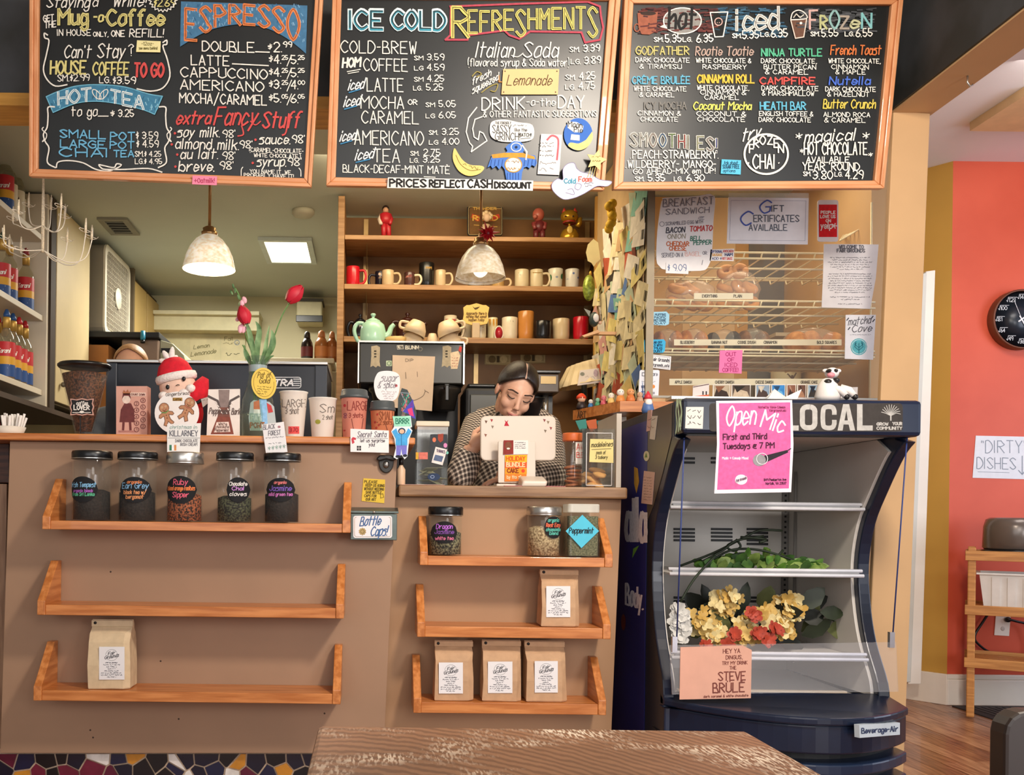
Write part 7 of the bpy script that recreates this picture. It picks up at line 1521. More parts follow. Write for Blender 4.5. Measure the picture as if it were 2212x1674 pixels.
m=MB();m.ball(P(1283,690),(.020,.022,.030),mat('#2c3a38',.5),14,8);m.build('body',t);m=MB();m.ball(P(1287,687,-.014),(.013,.014,.018),mat('#dcd6d4',.6),12,8);m.build('white_breast',t);m=MB();m.add([P(1261,666),P(1276,672),P(1273,684),P(1268,672,.02)],[(0,1,3),(1,2,3),(2,0,3),(0,2,1)],mat('#8a8a7c',.6));m.build('wing_tip',t);m=MB();m.ball(P(1296,697),(.008,.008,.007),mat('#e0b8a0',.5),8,6);m.build('foot',t)
m=MB();m.slab([P(1257,725,-.02),P(1292,712,-.02),P(1296,718,-.02),P(1262,728,-.02)],(0,.05,0),mat('#d8a878',.6));p=P(1290,718);m.box(p.x-.01,XC-.0006,3.70,3.725,p.z-.008,p.z+.004,mat('#d8a878',.6));m.build('perch',t)
# oak toy ledge, and toys
zl1=at(1337,866,3.3).z;zl0=at(1337,889,3.3).z
lp=[(.885,3.30),(1.075,3.30),(1.075,3.354),(.985,3.36),(.985,3.66),(.783,3.60)]
m=MB();m.slab([(x,y,zl0)for x,y in lp],(0,0,zl1-zl0),OAK);o=tagm(m,'toy_ledge','angled oak ledge of small toys under the collage post','shelf');k=Ink(Plane((.885,3.30,zl0),(-.947,-.32,0)));k.t('ART',1248,903,14,18,'#5a3a20',2);k.done('lettering',o)
m=MB();m.box(.90,.95,3.45,3.549,ZR+.001,zl0-.001,WHITE);tagm(m,'ledge_support','short white post holding up the oak toy ledge','post')
def toy(label,px,Y,hb,hh,s,hat_=None,name='toy_figure'):
 p=at(px,870,Y);z=zl1+.0006;t=thing(name,label,'toy',(p.x,Y,z),'small toys on the oak ledge')
 m=MB();m.lathe((p.x,Y,z),[(s*.9,0),(s,s*.3),(s*.7,s*1.3),(.001,s*1.5)],mat(hb,.5),14);m.build('body',t);m=MB();m.ball((p.x,Y,z+s*2.0),s*.8,mat(hh,.5),12,8);m.build('head',t)
 if hat_:m=MB();m.lathe((p.x,Y+s*.2,z+s*2.0),[(s*1.0,0),(s*.9,s*.5),(s*.4,s*1.0),(.001,s*1.1)],mat(hat_,.6),14);m.build('hood',t)
 for dx in(-.3,.3):m=MB();m.ball((p.x+dx*s,Y-s*.74,z+s*2.1),s*.09,BLK,6,4);m.build('eye',t)
for a in(('toy in a big red hood at the left end of the ledge',1256,3.56,'#2c2024','#e8b898',.020,'#d8401c'),('small blue and white toy on the ledge',1276,3.505,'#3a7ab8','#e6e0d8',.011),('small green toy on the ledge',1291,3.46,'#4a9a70','#8ac0a0',.011),('small pink toy on the ledge',1304,3.43,'#c85a68','#d87a80',.013),('small yellow and white toy on the ledge',1320,3.38,'#e0c070','#ece0d0',.014),('white toy with an orange body beside the glass case',1340,3.335,'#e09048','#efe6dc',.017),('orange toy near the corner of the ledge',1362,3.325,'#d87a3c','#e09a60',.017),('tan toy nearest the glass corner of the ledge',1382,3.325,'#c8a080','#d8b090',.013)):toy(*a)
# folded cloths hung below the ledge
for i,h in enumerate(('#3f8a80','#c8643c','#2c6a66')):
 o,k=sheet('cloth_flag',('teal','orange','dark teal')[i]+' patterned cloth flag under the oak ledge','cloth',[(1243+i*22,909),(1266+i*22,905),(1268+i*22,925),(1254+i*22,934)],3.42+.012*i,h,'cloth flags under the ledge')
 # ---------------------------------------------------------------- pastry case
YG=3.372;xg0,xg1=XC+.021,1.872;zg0=at(1640,862,YG).z
m=MB();m.box(XC+.021,1.872,YG,4.2,0,zg0-.001,BEIGE);tagm(m,'case_counter','beige counter under the pastry case behind the fridge','counter')
t=thing('pastry_case','glass fronted pastry case with wire racks and many signs','display case',(1.44,YG,zg0));CASEG=glass('#fdfdf9',.97,.03,'case_glass')
m=MB();m.box(xg0,xg1,YG,YG+.005,zg0,2.12,CASEG);m.build('front_glass',t)
for a in((xg0,xg0+.006,YG-.004,YG-.0005,zg0,2.12),(xg1-.006,xg1,YG-.004,YG-.0005,zg0,2.12),(xg0+.006,xg1-.006,YG-.004,YG-.0005,zg0,zg0+.008)):m=MB();m.box(*a,mat('#8a8478',.35,.6));m.build('metal_edge',t)
AM2=mat('#c09048',.6,0,.08,3,0,'case_amber');Yk=4.245
for a,b,h in((XC+.021,1.42,AM2),(1.421,1.66,mat('#e0b880',.6,0,.04,3)),(1.661,1.72,mat('#c8923c',.5)),(1.721,1.884,mat('#6a6258',.5,0,.15,4))):m=MB();m.box(a,b,Yk,Yk+.02,1.0,2.39,h);m.build('rear_panel',t)
m=MB();m.box(1.72,1.88,3.95,Yk-.001,1.70,1.715,mat('#b8a890',.5));m.box(1.72,1.88,3.95,Yk-.001,1.45,1.465,mat('#b8a890',.5));m.build('side_shelf',t)
WR=mat('#e6d8b8',.35,.2,.05,10,0,'cream_wire')
def rack(py,nm=13):
 z=at(1640,py,3.43).z;m=MB()
 for y,dz in((3.43,0),(3.43,-.022),(3.56,-.024),(3.70,-.024),(3.82,0)):m.tube([(xg0+.01,y,z+dz),(xg1-.012,y,z+dz)],.0042,WR,6)
 m.build('rack_rail',t)['kind']='stuff'
 for i in range(nm):x=xg0+.03+i*(xg1-xg0-.07)/(nm-1);m=MB();m.tube([(x,3.427,z),(x,3.44,z-.019),(x,3.81,z-.019),(x,3.82,z)],.003,WR,6);m.build('rack_wire',t)
 return z-.0155
r1,r2,r3=rack(546),rack(650),rack(756)
m=MB();m.box(xg0+.008,xg1-.01,3.424,3.83,r3+.001,r3+.005,mat('#d8ccb4',.4));m.build('tray',t)
for px in(1408,1880):
 m=MB();p=at(px,700,3.45);m.tube([(p.x,3.45,zg0+.001),(p.x,3.45,2.1)],.004,WR,6);m.build('rack_post',t)
for x0,x1,y0,y1,Y,txs in((1499,1627,633,646,3.418,(('EVERYTHING',1517,32),('PLAIN',1585,17))),(1456,1818,733,746,3.416,(('BLUEBERRY',1470,30),('BANANA NUT',1537,34),('COOKIE DOUGH',1594,38),('CINNAMON',1650,28),('BOLD SQUARES',1765,42))),(1446,1782,818,832,3.41,(('APPLE DANISH',1458,36),('CHERRY DANISH',1545,40),('CHEESE DANISH',1632,38),('ORANGE CAKE',1730,36)))):
 S=PY_(Y);m=MB();m.slab([S(x0,y0),S(x1,y0),S(x1,y1),S(x0,y1)],(0,.0015,0),mat('#e6dcc8',.6));lb=m.build('price_strip',t);k=Ink(S)
 for tx,x,w_ in txs:k.t(tx,x,y1-3.5,6,w_,'#4a4038',1.2)
 k.done('lettering',lb)
BAGL=mat('#c88a50',.6,0,.15,25,.3,'bagel_crust');CLB=glass('#fdf8f0',.88,.12,'crinkled_bag')
def bagels(label,px,w_,yt,n):
 p=at(px,640,3.55);r=L(w_,3.55)/2;z0=r2+.006;t2=thing('bagel_bag',label,'bread',(p.x,3.55,z0),'bags of bagels');H=at(px,yt,3.55).z-z0
 for i in range(n):
  c=Vector((p.x+(i%3-1)*r*.55,3.55+nn.uniform(-.03,.03),z0+.028+(i//3)*H*.42));R_=Matrix.Translation(c)@Matrix.Rotation(nn.uniform(-.7,.7),4,'Y')@Matrix.Rotation(nn.uniform(.3,1.2),4,'X');pts=[R_@Vector((r*.27*math.cos(a*pi/8),r*.27*math.sin(a*pi/8),0))for a in range(17)];m=MB();m.tube(pts,r*.17,BAGL,10);m.build('bagel',t2)
 m=MB();m.ball((p.x,3.55,z0+H*.52),(r,.07,H*.52),CLB,24,14);
 for q in m.v:q+=Vector((nn.uniform(-.004,.004),nn.uniform(-.004,.004),max(-.0,nn.uniform(-.004,.004))));q.z=max(q.z,z0+.0005)
 m.build('clear_bag',t2)
bagels('flatter bag of bagels at the left of the upper rack',1491,108,608,5);bagels('taller bag of bagels at the right of the upper rack',1594,90,590,8)
for lb,x0,x1,yt,h,h2 in(('blueberry muffins wrapped, leftmost pastry on the tray',1412,1468,712,'#c07a44','#8a4a2c'),('golden wrapped pastry second on the tray',1468,1526,711,'#d08a48','#a05c2c'),('dark chocolate wrapped pastry in the middle of the tray',1530,1592,713,'#3a2a24','#1c1412'),('brown nut wrapped pastry on the tray',1594,1657,711,'#8a5c38','#5c3820'),('large golden wrapped pastry at the right of the tray',1690,1818,710,'#d69452','#b06c34')):
 p=at((x0+x1)/2,735,3.52);r=L(x1-x0,3.52)/2;z0=r3+.0055;H=max(.03,at((x0+x1)/2,yt,3.5).z-z0);t2=thing('pastry',lb,'pastry',(p.x,3.52,z0),'wrapped pastries on the tray');m=MB();n_=max(2,int(r/.03))
 for i in range(n_):c=(p.x-r*.62+i*r*1.24/max(1,n_-1),3.52+nn.uniform(-.02,.02),z0+H*.5);m.ball(c,(r*.5 if n_<3 else r*.36,.05,H*(.48 if n_<3 else.40+.10*math.sin(pi*i/(n_-1)))),mat(h,.6,0,.2,40,.5,'crust',h2),14,8)
 o=m.build('dough',t2);o['kind']='stuff';m=MB();m.ball((p.x,3.52,z0+H*.53),(r,.062,H*.53),CLB,20,10);[setattr(q,'z',q.z+nn.uniform(-.002,.002))for q in m.v if q.z>z0+.01];m.build('clear_wrap',t2)
 # plants and jars glimpsed behind: basket, jug
t=thing('wire_basket','hanging wire basket at the top right inside the pastry case','basket',at(1850,520,3.7));m=MB()
for i in range(6):y=3.60+i*.03;m.tube([at(1815+i*2,520-i*3,y),at(1862+i*2,492-i*2,y),at(1880,462,y)],.003,WR,6)
m.build('wire',t)['kind']='stuff';m=MB();m.tube([at(1880,462,3.60),at(1884,440,3.65),at(1880,462,3.75)],.003,WR,6);m.tube([at(1815,520,3.6),at(1825,505,3.75)],.004,WR,6);m.build('rim',t)
c=at(1788,735,3.98);t=thing('painted_jug','cream jug with a dark tree painted on it behind the pastries','jug',(1.81,4.05,1.466));m=MB();m.lathe((1.81,4.05,1.4655),[(.035,0),(.06,.02),(.062,.11),(.045,.15),(.05,.16)],mat('#cfc6a4',.4),20);m.build('body',t);k=Ink(Cyl((1.81,4.05,0),.061));k.line([(1690,0),(1690,0)],0.1,'#4a2c20');px,py=proj((1.81,4.05,1.53));k.line([(px,py+16),(px,py-8)],5,'#4a2c20');k.line([(px,py),(px+9,py-14)],3,'#4a2c20');k.line([(px,py-2),(px-9,py-12)],3,'#4a2c20');k.done('painting',t)
# ---- signs on the glass
YS=YG-.0015
bs=catmull([(1432,432),(1436,427),(1500,424),(1530,419),(1538,421),(1545,430),(1541,480),(1538,545),(1530,575),(1512,585),(1440,583),(1425,575),(1418,560),(1420,500),(1428,440),(1432,432)],3)[:-1]
o,k=sheet('paper_sign','tall white BREAKFAST SANDWICH sign on the pastry case','sign',bs,YS,'#e9e6e6')
k.t('BREAKFAST',1432,447,16,108,'#77747e',1.5,.05,-.06);k.t('BREAKFAST',1433,448,14,108,'#9a98a2',.8,.05,-.06,1);k.t('SANDWICH',1438,464,12,94,'#77747e',1.6,.05,-.05);k.t('@',1509,474,9,12,'#8a8894',1);k.ring(1430,484,5,5,1,'#77747e');k.t('SCRAMBLED EGG WITH',1438,487,7,80,'#77747e',1.1,0,-.06);k.t('BACON',1439,503,11,40,'#4a4a54',2.2,.1,-.04);k.t('TOMATO',1490,500,11,48,'#c04848',2.2,.1,-.04);k.t('ONION',1442,516,10,38,'#9a9484',1.6,.1,-.03);k.t('CHEDDAR',1440,531,9,48,'#c8683c',1.8,.05);k.t('CHEESE',1446,541,9,36,'#c8683c',1.8,.05);k.t('BELL',1491,520,9,24,'#3f7a68',1.8,.1,-.05);k.t('PEPPER',1498,529,9,38,'#3f7a68',1.8,.1,-.04);k.t('SERVED ON A',1429,556,9,46,'#77747e',1.2,.05,-.02);k.t('BAGEL',1480,553,9,34,'#e0b0a8',1.2);k.t('OR',1518,550,7,9,'#77747e',1);k.line([(1518,562),(1516,572)],1.2,'#77747e');k.done('lettering',o)
o,k=sheet('price_label','white price slip $9.09 under the breakfast sign','price tag',[(1439,567),(1488,566),(1487,592),(1438,590)],YS-.004,'#ebe8e8',thick=.001);k.t('$ 9.09',1443,585,14,39,'#6a7aa0',1.4);k.done('lettering',o)
o,k=sheet('paper_sign','white GIFT CERTIFICATES AVAILABLE sign on the pastry case','sign',[(1574,426),(1747,428),(1745,528),(1570,526)],YS,'#e9e8ec')
k.line([(1579,433),(1741,434),(1739,520),(1576,519),(1579,433)],.7,'#aaaabc');k.t('G',1640,461,28,22,'#4a62b8',3,.2);k.t('IFT',1667,457,13,26,'#5a6270',2.2);k.t('C',1598,487,30,24,'#4a62b8',3.2,.2);k.t('ERTIFICATES',1628,479,14,98,'#5a6270',2.0);k.t('AVAILABLE',1618,498,13,82,'#5a6270',1.8);k.done('lettering',o)
m=MB();S=PY_(YS+.0009);m.slab([S(*p)for p in((1574,417),(1747,417),(1747,440),(1574,440))],(0,.0006,0),glass('#f4f4f4',.8,.1,'plastic_sleeve'));m.build('plastic_sleeve',o)
o,k=sheet('review_sign','red and white phone shaped review sign on the pastry case','sign',rr(1766,432,1811,522,5),YS,'#ece6e6')
k.rect(1769,442,1808,512,'#e0141c',0);[k.t(tx,x,y,6,w_,'#f6e8e4',1.7,0,0,1)for tx,x,y,w_ in(('PEOPLE',1773,462,31),('LOVE US',1772,471,32),('ON',1784,480,10))];k.t('yelp',1773,494,13,24,'#f6e8e4',2.2,0,0,1);[k.line([(1802,488),(1802+5.5*math.cos(a*1.26),488+5.5*math.sin(a*1.26))],2.4,'#f6e8e4',1)for a in range(5)];k.done('print',o)
o,k=sheet('paper_sign','small white label with coloured lines beside the breakfast sign','sign',[(1535,539),(1586,537),(1585,564),(1533,563)],YS,'#e9e4e0',thick=.0015);k.t('OPTIONAL',1537,546,5,24,'#5a5a8a',1);k.t('AVOCADO',1562,545,5,22,'#c85a5a',1.1);k.t('SAUSAGE',1538,553,5,22,'#d8a04a',1);k.t('HAM',1566,553,6,16,'#2a3a6a',1.5);k.t('ADD $',1538,561,5,20,'#4a5a8a',1);k.t('HOT SAUCE',1560,561,5,22,'#c85a5a',1);k.done('lettering',o)
o,k=sheet('paper_sign','typed white welcome letter at the right of the glass','sign',[(1780,527),(1898,528),(1892,600),(1880,667),(1775,664),(1778,600)],YS,'#e6e4e6')
k.t('WELCOME TO',1813,537,7,52,'#6a6a72',1.8);k.t('FAIR GROUNDS',1808,545,7,60,'#6a6a72',1.8)
for i,w_ in enumerate((86,78,96,84,86,56,0,92,96,94,86,92,96,94,88,66,0,86,40,0,52)):
 if w_:k.scrib(1836-w_/2,558+i*5.0,w_,2.6,'#6f6f78',.8)
k.done('lettering',o)
o,k=sheet('paper_sign','white matcha drink card with a teal round emblem','sign',[(1827,680),(1892,680),(1886,777),(1825,775)],YS,'#e4e6ec')
k.t('matcha',1832,703,16,48,'#4a4a54',1.4,.2,-.1);k.t('Cove',1840,718,15,42,'#4a4a54',1.5,.2,-.06);k.scrib(1836,724,46,2,'#8a8a94',.6);k.oval(1855,749,18,18,'#5ab0bc',0);k.ring(1855,749,15.5,15.5,1,'#d6eef0',1,24);k.line([(1855,764),(1855,742)],1.6,'#1f6a7a',1);[k.line([(1855,757-i*6),(1855+s*9,749-i*5),(1855+s*6,741-i*3)],1.4,'#1f6a7a',1)for i in range(2)for s in(-1,1)];[k.line([(a,b),(a+4,b-5)],2,'#3a3a44')for a,b in((1829,692),(1832,712),(1882,688),(1885,695))];k.done('print',o)
for lb,pts,h,c_,lines in(('pale blue handwritten note at the left of the glass',[(1400,674),(1440,673),(1446,680),(1445,700),(1438,703),(1398,701)],'#9fcfe4','#3a5a74',('ALL MUFFINS','BY PACIFIC','GOURMET COOKIE','TODAY')),('bright blue handwritten note below the pale blue one',[(1392,734),(1434,733),(1438,738),(1436,758),(1432,762),(1389,761)],'#3fb0de','#0f3a5c',('A DOLLAR OFF','REFILLS WITH','OUR MUG','DISCOUNT'))):
 o,k=sheet('sticky_note',lb,'note',pts,YS,h);[k.t(tx,pts[0][0]+2,pts[0][1]+8+i*6.2,4.6,36,c_,1.1,.05)for i,tx in enumerate(lines)];k.done('lettering',o)
o,k=sheet('social_card','white card with a blue f logo and handles on the glass','card',[(1392,764),(1450,770),(1448,799),(1389,792)],YS,'#ebe8e8');k.line([(1394,767),(1447,772),(1445,796),(1391,790),(1394,767)],.8,'#9a98a0');k.rect(1395,768,1404,778,'#2c4a8a',0);k.t('f',1398,777,8,4,'#ffffff',1.6,0,0,1);k.rect(1394,781,1403,790,'#b8606a',0);k.ring(1398.5,785.5,2.4,2.4,1,'#ffffff',1,10);k.t('Fair Grounds',1407,779,7,38,'#3a3a44',1.2,.1,.08);k.t('fairgrounds_cafe',1405,790,6,40,'#3a3a44',1,.1,.08);k.done('print',o)
o,k=sheet('payment_card','white rounded card payment sign at the corner of the glass','sign',[(a-(b-800)*.05,b)for a,b in rr(1382,799,1425,858,4)],YS-.0016,'#e6e8f0');k.line([(1387,805),(1394,805),(1394,812),(1387,812),(1387,805)],1.3,'#5a5a64');k.t('Square',1398,812,8,22,'#6a6a74',1.1);k.scrib(1386,826,13,4,'#9a9aa4',.8);k.scrib(1403,826,14,4,'#9a9aa4',.8);k.t('VISA',1385,838,5,12,'#3a3a5a',1.4,.1);k.oval(1406,835,4,4,'#d84a3c',0);k.oval(1411,835,4,4,'#e0904a',1);k.rect(1385,845,1394,853,'#3a6ac0',0);k.t('AMEX',1386,851,3.4,7,'#ffffff',.8,0,0,1);k.t('DISCOVER',1400,851,4,14,'#8a8a94',.9);k.done('print',o)
o,k=sheet('sticky_note','pink sticky note OUT OF ICED COFFEE on the glass','note',[(1555,757),(1604,756),(1602,807),(1553,805)],YS,'#f07cb0');[k.t(tx,x,y,8,w_,'#b03a74',1.4)for tx,x,y,w_ in(('OUT',1568,769,22),('OF',1572,781,14),('ICED',1566,792,26),('COFFEE!',1561,803,34))];k.done('lettering',o)
# ---------------------------------------------------------------- open fridge
YF=2.55;xL,xR=at(1475,905,YF).x,at(1993,905,YF).x;zH1,zH0=at(1735,861,YF).z,at(1735,940,YF).z
NV=mat('#0f1626',.28,0,.2,3,0,'navy_fridge_plastic','#17233c');LIN=mat('#d4cfc8',.5,0,.06,2,0,'grey_fridge_liner');BLU=mat('#232a80',.35,0,.2,4,0,'blue_fridge_wrap');SGR=mat('#6a6054',.35,.4,.1,3,0,'grey_side_metal')
fg=thing('open_fridge','dark open front drinks fridge with LOCAL header and wire shelves','fridge',((xL+xR)/2,2.95,0))
crv=catmull([(2.575,zH0-.012),(2.63,zH0-.05),(2.71,1.0),(2.78,.90),(2.812,.78),(2.80,.66),(2.765,.55),(2.70,.44),(2.69,.37)],4);prof=[(3.30,.002),(3.30,zH1-.002),(2.62,zH1-.002),(2.62,zH0)]+crv+[(2.69,.002)]
for x,s in((xL,1),(xR-.034,1)):m=MB();m.slab([(x,y,z)for y,z in prof],(.034,0,0),NV);m.build('side_panel',fg,.004)
m=MB();m.box(xL,xR,YF,2.619,zH0,zH1,NV);hd=m.build('header',fg,.012)
m=MB();m.box(xL+.035,xR-.035,2.622,3.299,zH0+.02,zH1-.004,NV);m.build('roof',fg)
m=MB();m.box(xL+.035,xR-.035,3.27,3.299,.37,zH0+.019,LIN);lp2=[(3.269,.386),(3.269,zH0+.003),(2.70,zH0+.003)]+[(y+.026,z)for y,z in crv[3:-2]];[m.slab([(x,y,z)for y,z in lp2],(.009,0,0),LIN)for x in(xL+.0345,xR-.0435)];m.box(xL+.045,xR-.045,2.66,3.269,zH0+.004,zH0+.019,LIN);m.box(xL+.045,xR-.045,2.72,3.269,.37,.385,LIN);m.build('liner',fg)
def by(x,c=.2):u=(x-(xL+xR)/2)/((xR-xL)/2);return 2.69-.045*(u+1)-c*(1-u*u)
def bow(z0,z1,ins,mm,nm,yb=2.78,dz=0.0):
 n=20;fr_=[Vector((xL+(xR-xL)*i/n,by(xL+(xR-xL)*i/n)+ins,z0))for i in range(n+1)];m=MB();pts=fr_+[Vector((xR,yb,z0)),Vector((xL,yb,z0))]
 m.slab(pts,(0,0,z1-z0),mm)
 if dz:
  for p in m.v[len(pts):len(pts)+n+1]:p.z-=dz
 return m.build(nm,fg,.005)
bow(.366,.405,0,NV,'front_lip',2.72,.018);bow(.288,.365,.010,NV,'base_front',2.68);bow(.002,.287,.07,BLKM,'grille_recess',2.685)
for i in range(4):bow(.232-i*.06,.262-i*.06,.006,mat('#1c2a44',.3),'louvre_slat',2.66)
# shelves
for py,Yf_ in((1092,2.77),(1236,2.77),(1417,2.74)):
 z=at(1660,py,Yf_).z;m=MB();m.box(xL+.046,xR-.046,Yf_+.012,3.20,z-.012,z-.006,LIN);sh=m.build('shelf_deck',fg)
 m=MB();[m.tube([(xL+.04,Yf_+(.01 if dz>0 else 0),z+dz),(xR-.04,Yf_+(.01 if dz>0 else 0),z+dz)],.0055,mat('#dcdce0',.3),8)for dz in(.006,-.008)];m.build('shelf_rail',sh);m=MB();m.box(xL+.05,xR-.05,Yf_+.006,Yf_+.010,z-.008,z+.006,mat('#8a8a8c',.4));m.build('price_channel',sh)
m=MB();m.box(xL+.06,xR-.1,2.74,2.755,.386,.405,mat('#d8c4a8',.5));m.build('cream_rail',fg)
for x,y,w_ in((xR-.046,3.2,.006),((at(1702,1200,3.26).x),3.262,.02),(xL+.10,3.262,.02)):m=MB();m.box(x-w_,x,y,y+.006,.42,1.08,mat('#8f8b86',.4,.3));m.build('shelf_upright',fg)
for i in range(34):m=MB();x=at(1702,1200,3.26).x-.01;m.box(x-.003,x+.003,3.259,3.2615,.44+i*.0185,.447+i*.0185,BLKM);m.build('upright_slot',fg)
for x0,ys in((1456,(990,999,1143,1151,1159,1167)),(1537,(990,999,1143,1151,1159,1167)),(1614,(1143,1151,1159,1167,1175,1291,1299)),(1456,(1291,1299)),(1537,(1291,))):
 for y in ys:a,b=at(x0,y+2.2,3.266),at(x0+45,y-2.2,3.266);m=MB();m.box(a.x,b.x,3.264,3.2698,a.z,b.z,BLKM);m.build('vent_slot',fg)
 # clear guard panel, clips and blue cords
GRD=glass('#fbfcff',.93,.04,'clear_guard');YQ=2.62;m=MB();m.slab([at(a,b,YQ)for a,b in((1446,1394),(1936,1387),(1941,1494),(1452,1500))],(0,.004,0),GRD);m.build('clear_guard',fg)
for px,py in((1457,1392),(1926,1382)):p=at(px,py,YQ);m=MB();m.box(p.x-.007,p.x+.007,YQ-.004,YQ+.008,p.z-.022,p.z+.022,simple('chrome','#c8c8d0',.2,.9));m.build('guard_clip',fg)
for a,b in(((1478,946),(1462,1375)),((1960,938),(1929,1366))):m=MB();m.tube([at(*a,2.58),at(a[0]+(b[0]-a[0])*.5,(a[1]+b[1])/2,2.60),at(*b,YQ)],.0022,mat('#2a3c78',.5),6);m.build('blue_cord',fg)
# header graphics
k=Ink(PY_(YF));k.poly(rr(1532,871,1950,932,8),'#383432',-1)
LC='#b4b2ae';o_=rr(1733,879,1760,924,10);k.line(o_+[o_[0]],11,LC);k.line([(1802,893)]+catmull([(1802,888),(1798,880),(1785,879),(1778,886),(1778,917),(1785,924),(1798,923),(1802,915)],4)+[(1802,910)],10,LC);k.poly([(1809,930),(1821,873),(1834,873),(1847,930),(1836,930),(1833,917),(1822,917),(1820,930)],LC,0);k.poly([(1824,908),(1831,908),(1828,887)],'#383432',1);[k.poly([(x,873),(x+12,873),(x+12,919),(x+34,919),(x+34,930),(x,930)],LC,0)for x in(1691,1851)]
k.t('GROW',1894,919,6,24,LC,1.9);k.t('YOUR',1928,918,6,20,LC,1.9);k.t('COMMUNITY',1894,928,6,54,LC,1.9);k.line([(1924,908),(1924,890)],3,LC)
for i in range(11):a=math.radians(-170+i*16);k.line([(1924,898),(1924+12*math.cos(a),894+10*math.sin(a)),(1924+21*math.cos(a+.1),896+22*math.sin(a+.1))],1.4,LC)
k.done('header_lettering',hd,'grey LOCAL lettering with a bare tree emblem')
bx=1.393;bp=Vector((bx,by(bx)+.012-.001,.3));nx=(by(bx+.05)-by(bx-.05))/.1;S=Plane(bp,(nx,-1,0));S2=Plane(bp+S.n*.014,S.n);m=MB();m.slab([S2(a,b)for a,b in((1856,1566),(1944,1561),(1944,1587),(1857,1594))],-S.n*.014,mat('#c6d4de',.35));pl=m.build('name_plate',fg);k=Ink(S2);k.t('Beverage-Air',1861,1584,11,78,'#2c3a5c',2.2,0,-.06);k.done('lettering',pl)
# left side: wrap graphics, cards
SX=Plane((xL-.0016,3,.5),(-1,-.0001,0));m=MB();m.slab([(xL-.0016,y,z)for y,z in((2.87,.01),(2.87,zH1-.03),(3.29,zH1-.03),(3.29,.01))],(.0012,0,0),BLU);wr=m.build('graphic_wrap',fg);m=MB();m.slab([(xL-.0014,y,z)for y,z in((2.64,zH0+.0),(2.64,zH1-.006),(2.868,zH1-.006),(2.868,.9),(2.80,.95),(2.72,1.04))],(.001,0,0),SGR);m.build('side_metal',fg)
k=Ink(SX);k.t('alla',1353,1168,92,42,'#ececf6',8,0,.05);k.t('Body.',1352,1305,44,38,'#ececf6',4.4,0,.3);k.poly([(1368,1185),(1381,1178),(1366,1206)],'#7ab83c',0);k.poly([(1370,1008),(1378,1012),(1381,1040),(1375,1066),(1370,1045)],'#c89a34',0);k.poly(ell(1347,1344,5,18,14),'#7a2a20',0);k.done('wrap_lettering',wr)
for nm,lb,pts,h,cat in(('sticker_card','tall pink and white card at the top of the fridge side',[(1399,887),(1408,885),(1406,930),(1396,932)],'#d8b0a8','card'),('sticker_card','narrow cream drawing card overlapping it on the fridge side',[(1407,899),(1420,898),(1414,950),(1403,948)],'#ddd4c8','card'),('round_magnet','round cream magnet on the fridge side',ell(1396,985,6,11,18),'#d6d0b0','magnet'),('printed_slip','pale pink printed slip taped on the fridge side',[(1391,1017),(1414,1020),(1408,1090),(1385,1087)],'#dcb8aa','note')):
 o,k=sheet(nm,lb,cat,pts,0,h,S=Plane((xL-.0034,3,.5),(-1,-.0001,0)),thick=.0014)
 if nm=='printed_slip':[k.scrib(1391,1032+i*6,17,2.4,'#a08078',.7,.1)for i in range(9)]
 elif nm=='round_magnet':k.poly([(1393,988),(1396,978),(1399,988)],'#6a8a3c',0)
 else:k.scrib(pts[0][0]+1,915,8,14,'#6a5a58',.8);k.scrib(pts[0][0],928,8,8,'#8a6a60',.8)
 k.done('print',o)
m=MB()
for i in range(5):x=1462+i*2.5;m.tube(catmull([tuple(at(x+nn.uniform(-3,3),y,2.545+(.0 if y>866 else.06)))for y in(862,868,890,915,938-i*4)],4),.0016,mat('#7a8468',.8),5)
o=tagm(m,'string_tassel','grey green string tassel hanging over the fridge corner','string');o['kind']='stuff'
YO=YF-.0015;o,k=sheet('sketch_card','small square black and white sketch card on the fridge header','card',[(1482,879),(1520,879),(1518,926),(1480,925)],YO,'#d2ccc6',thick=.0012)
for i in range(9):k.scrib(1485+(i%3)*11,892+(i//3)*13,9,8,'#3a3a3c',1)
k.done('drawing',o)
o,k=sheet('event_poster','pink Open Mic poster with a microphone taped on the fridge','poster',[(1547,866),(1711,864),(1714,960),(1709,1063),(1543,1066),(1549,960)],YF-.003,'#ece6ee')
k.poly([(1553,871),(1707,869),(1708,960),(1704,1055),(1549,1058),(1554,960)],'#d2609c',-.6);k.t('Open',1568,920,42,62,'#f4eaf2',3.4,.15,-.06);k.t('Mic',1642,921,38,48,'#f4eaf2',3.6,.3,.3);k.t('First and Third',1562,950,12,94,'#4a1436',2.6,0,-.02);k.t('Tuesdays @ 7 PM',1562,970,12,110,'#4a1436',2.6,0,-.02);k.t('Hosted by Vance Coleman',1638,882,5,58,'#7a2450',1,0,0);k.t('fairgrounds.mic',1662,889,5,36,'#7a2450',1);k.t('Music + Comedy Mixed',1560,992,5,56,'#f4d8e8',1.1);k.poly([(1648,985),(1700,972),(1703,977),(1652,1000)],'#26202a',0);k.line([(1700,974),(1708,969)],2,'#26202a',0);k.poly(ell(1640,994,14,13,18),'#8f8d92',1);k.ring(1646,991,12,12,1.4,'#d8d6da',1);k.poly(ell(1601,1036,13,11,18),'#efe4ee',0);k.poly([(1587,1038),(1612,1028),(1615,1034),(1590,1044)],'#c8bcc6',1);k.t('Fair Grounds',1590,1041,5,22,'#6a4a60',.9,0,-.3,2);k.t('849 Pemberton Ave',1650,1039,5,48,'#4a1436',1.2,0,-.02);k.t('Norfolk, VA 23517',1654,1047,5,44,'#4a1436',1.2,0,-.02);k.done('print',o)
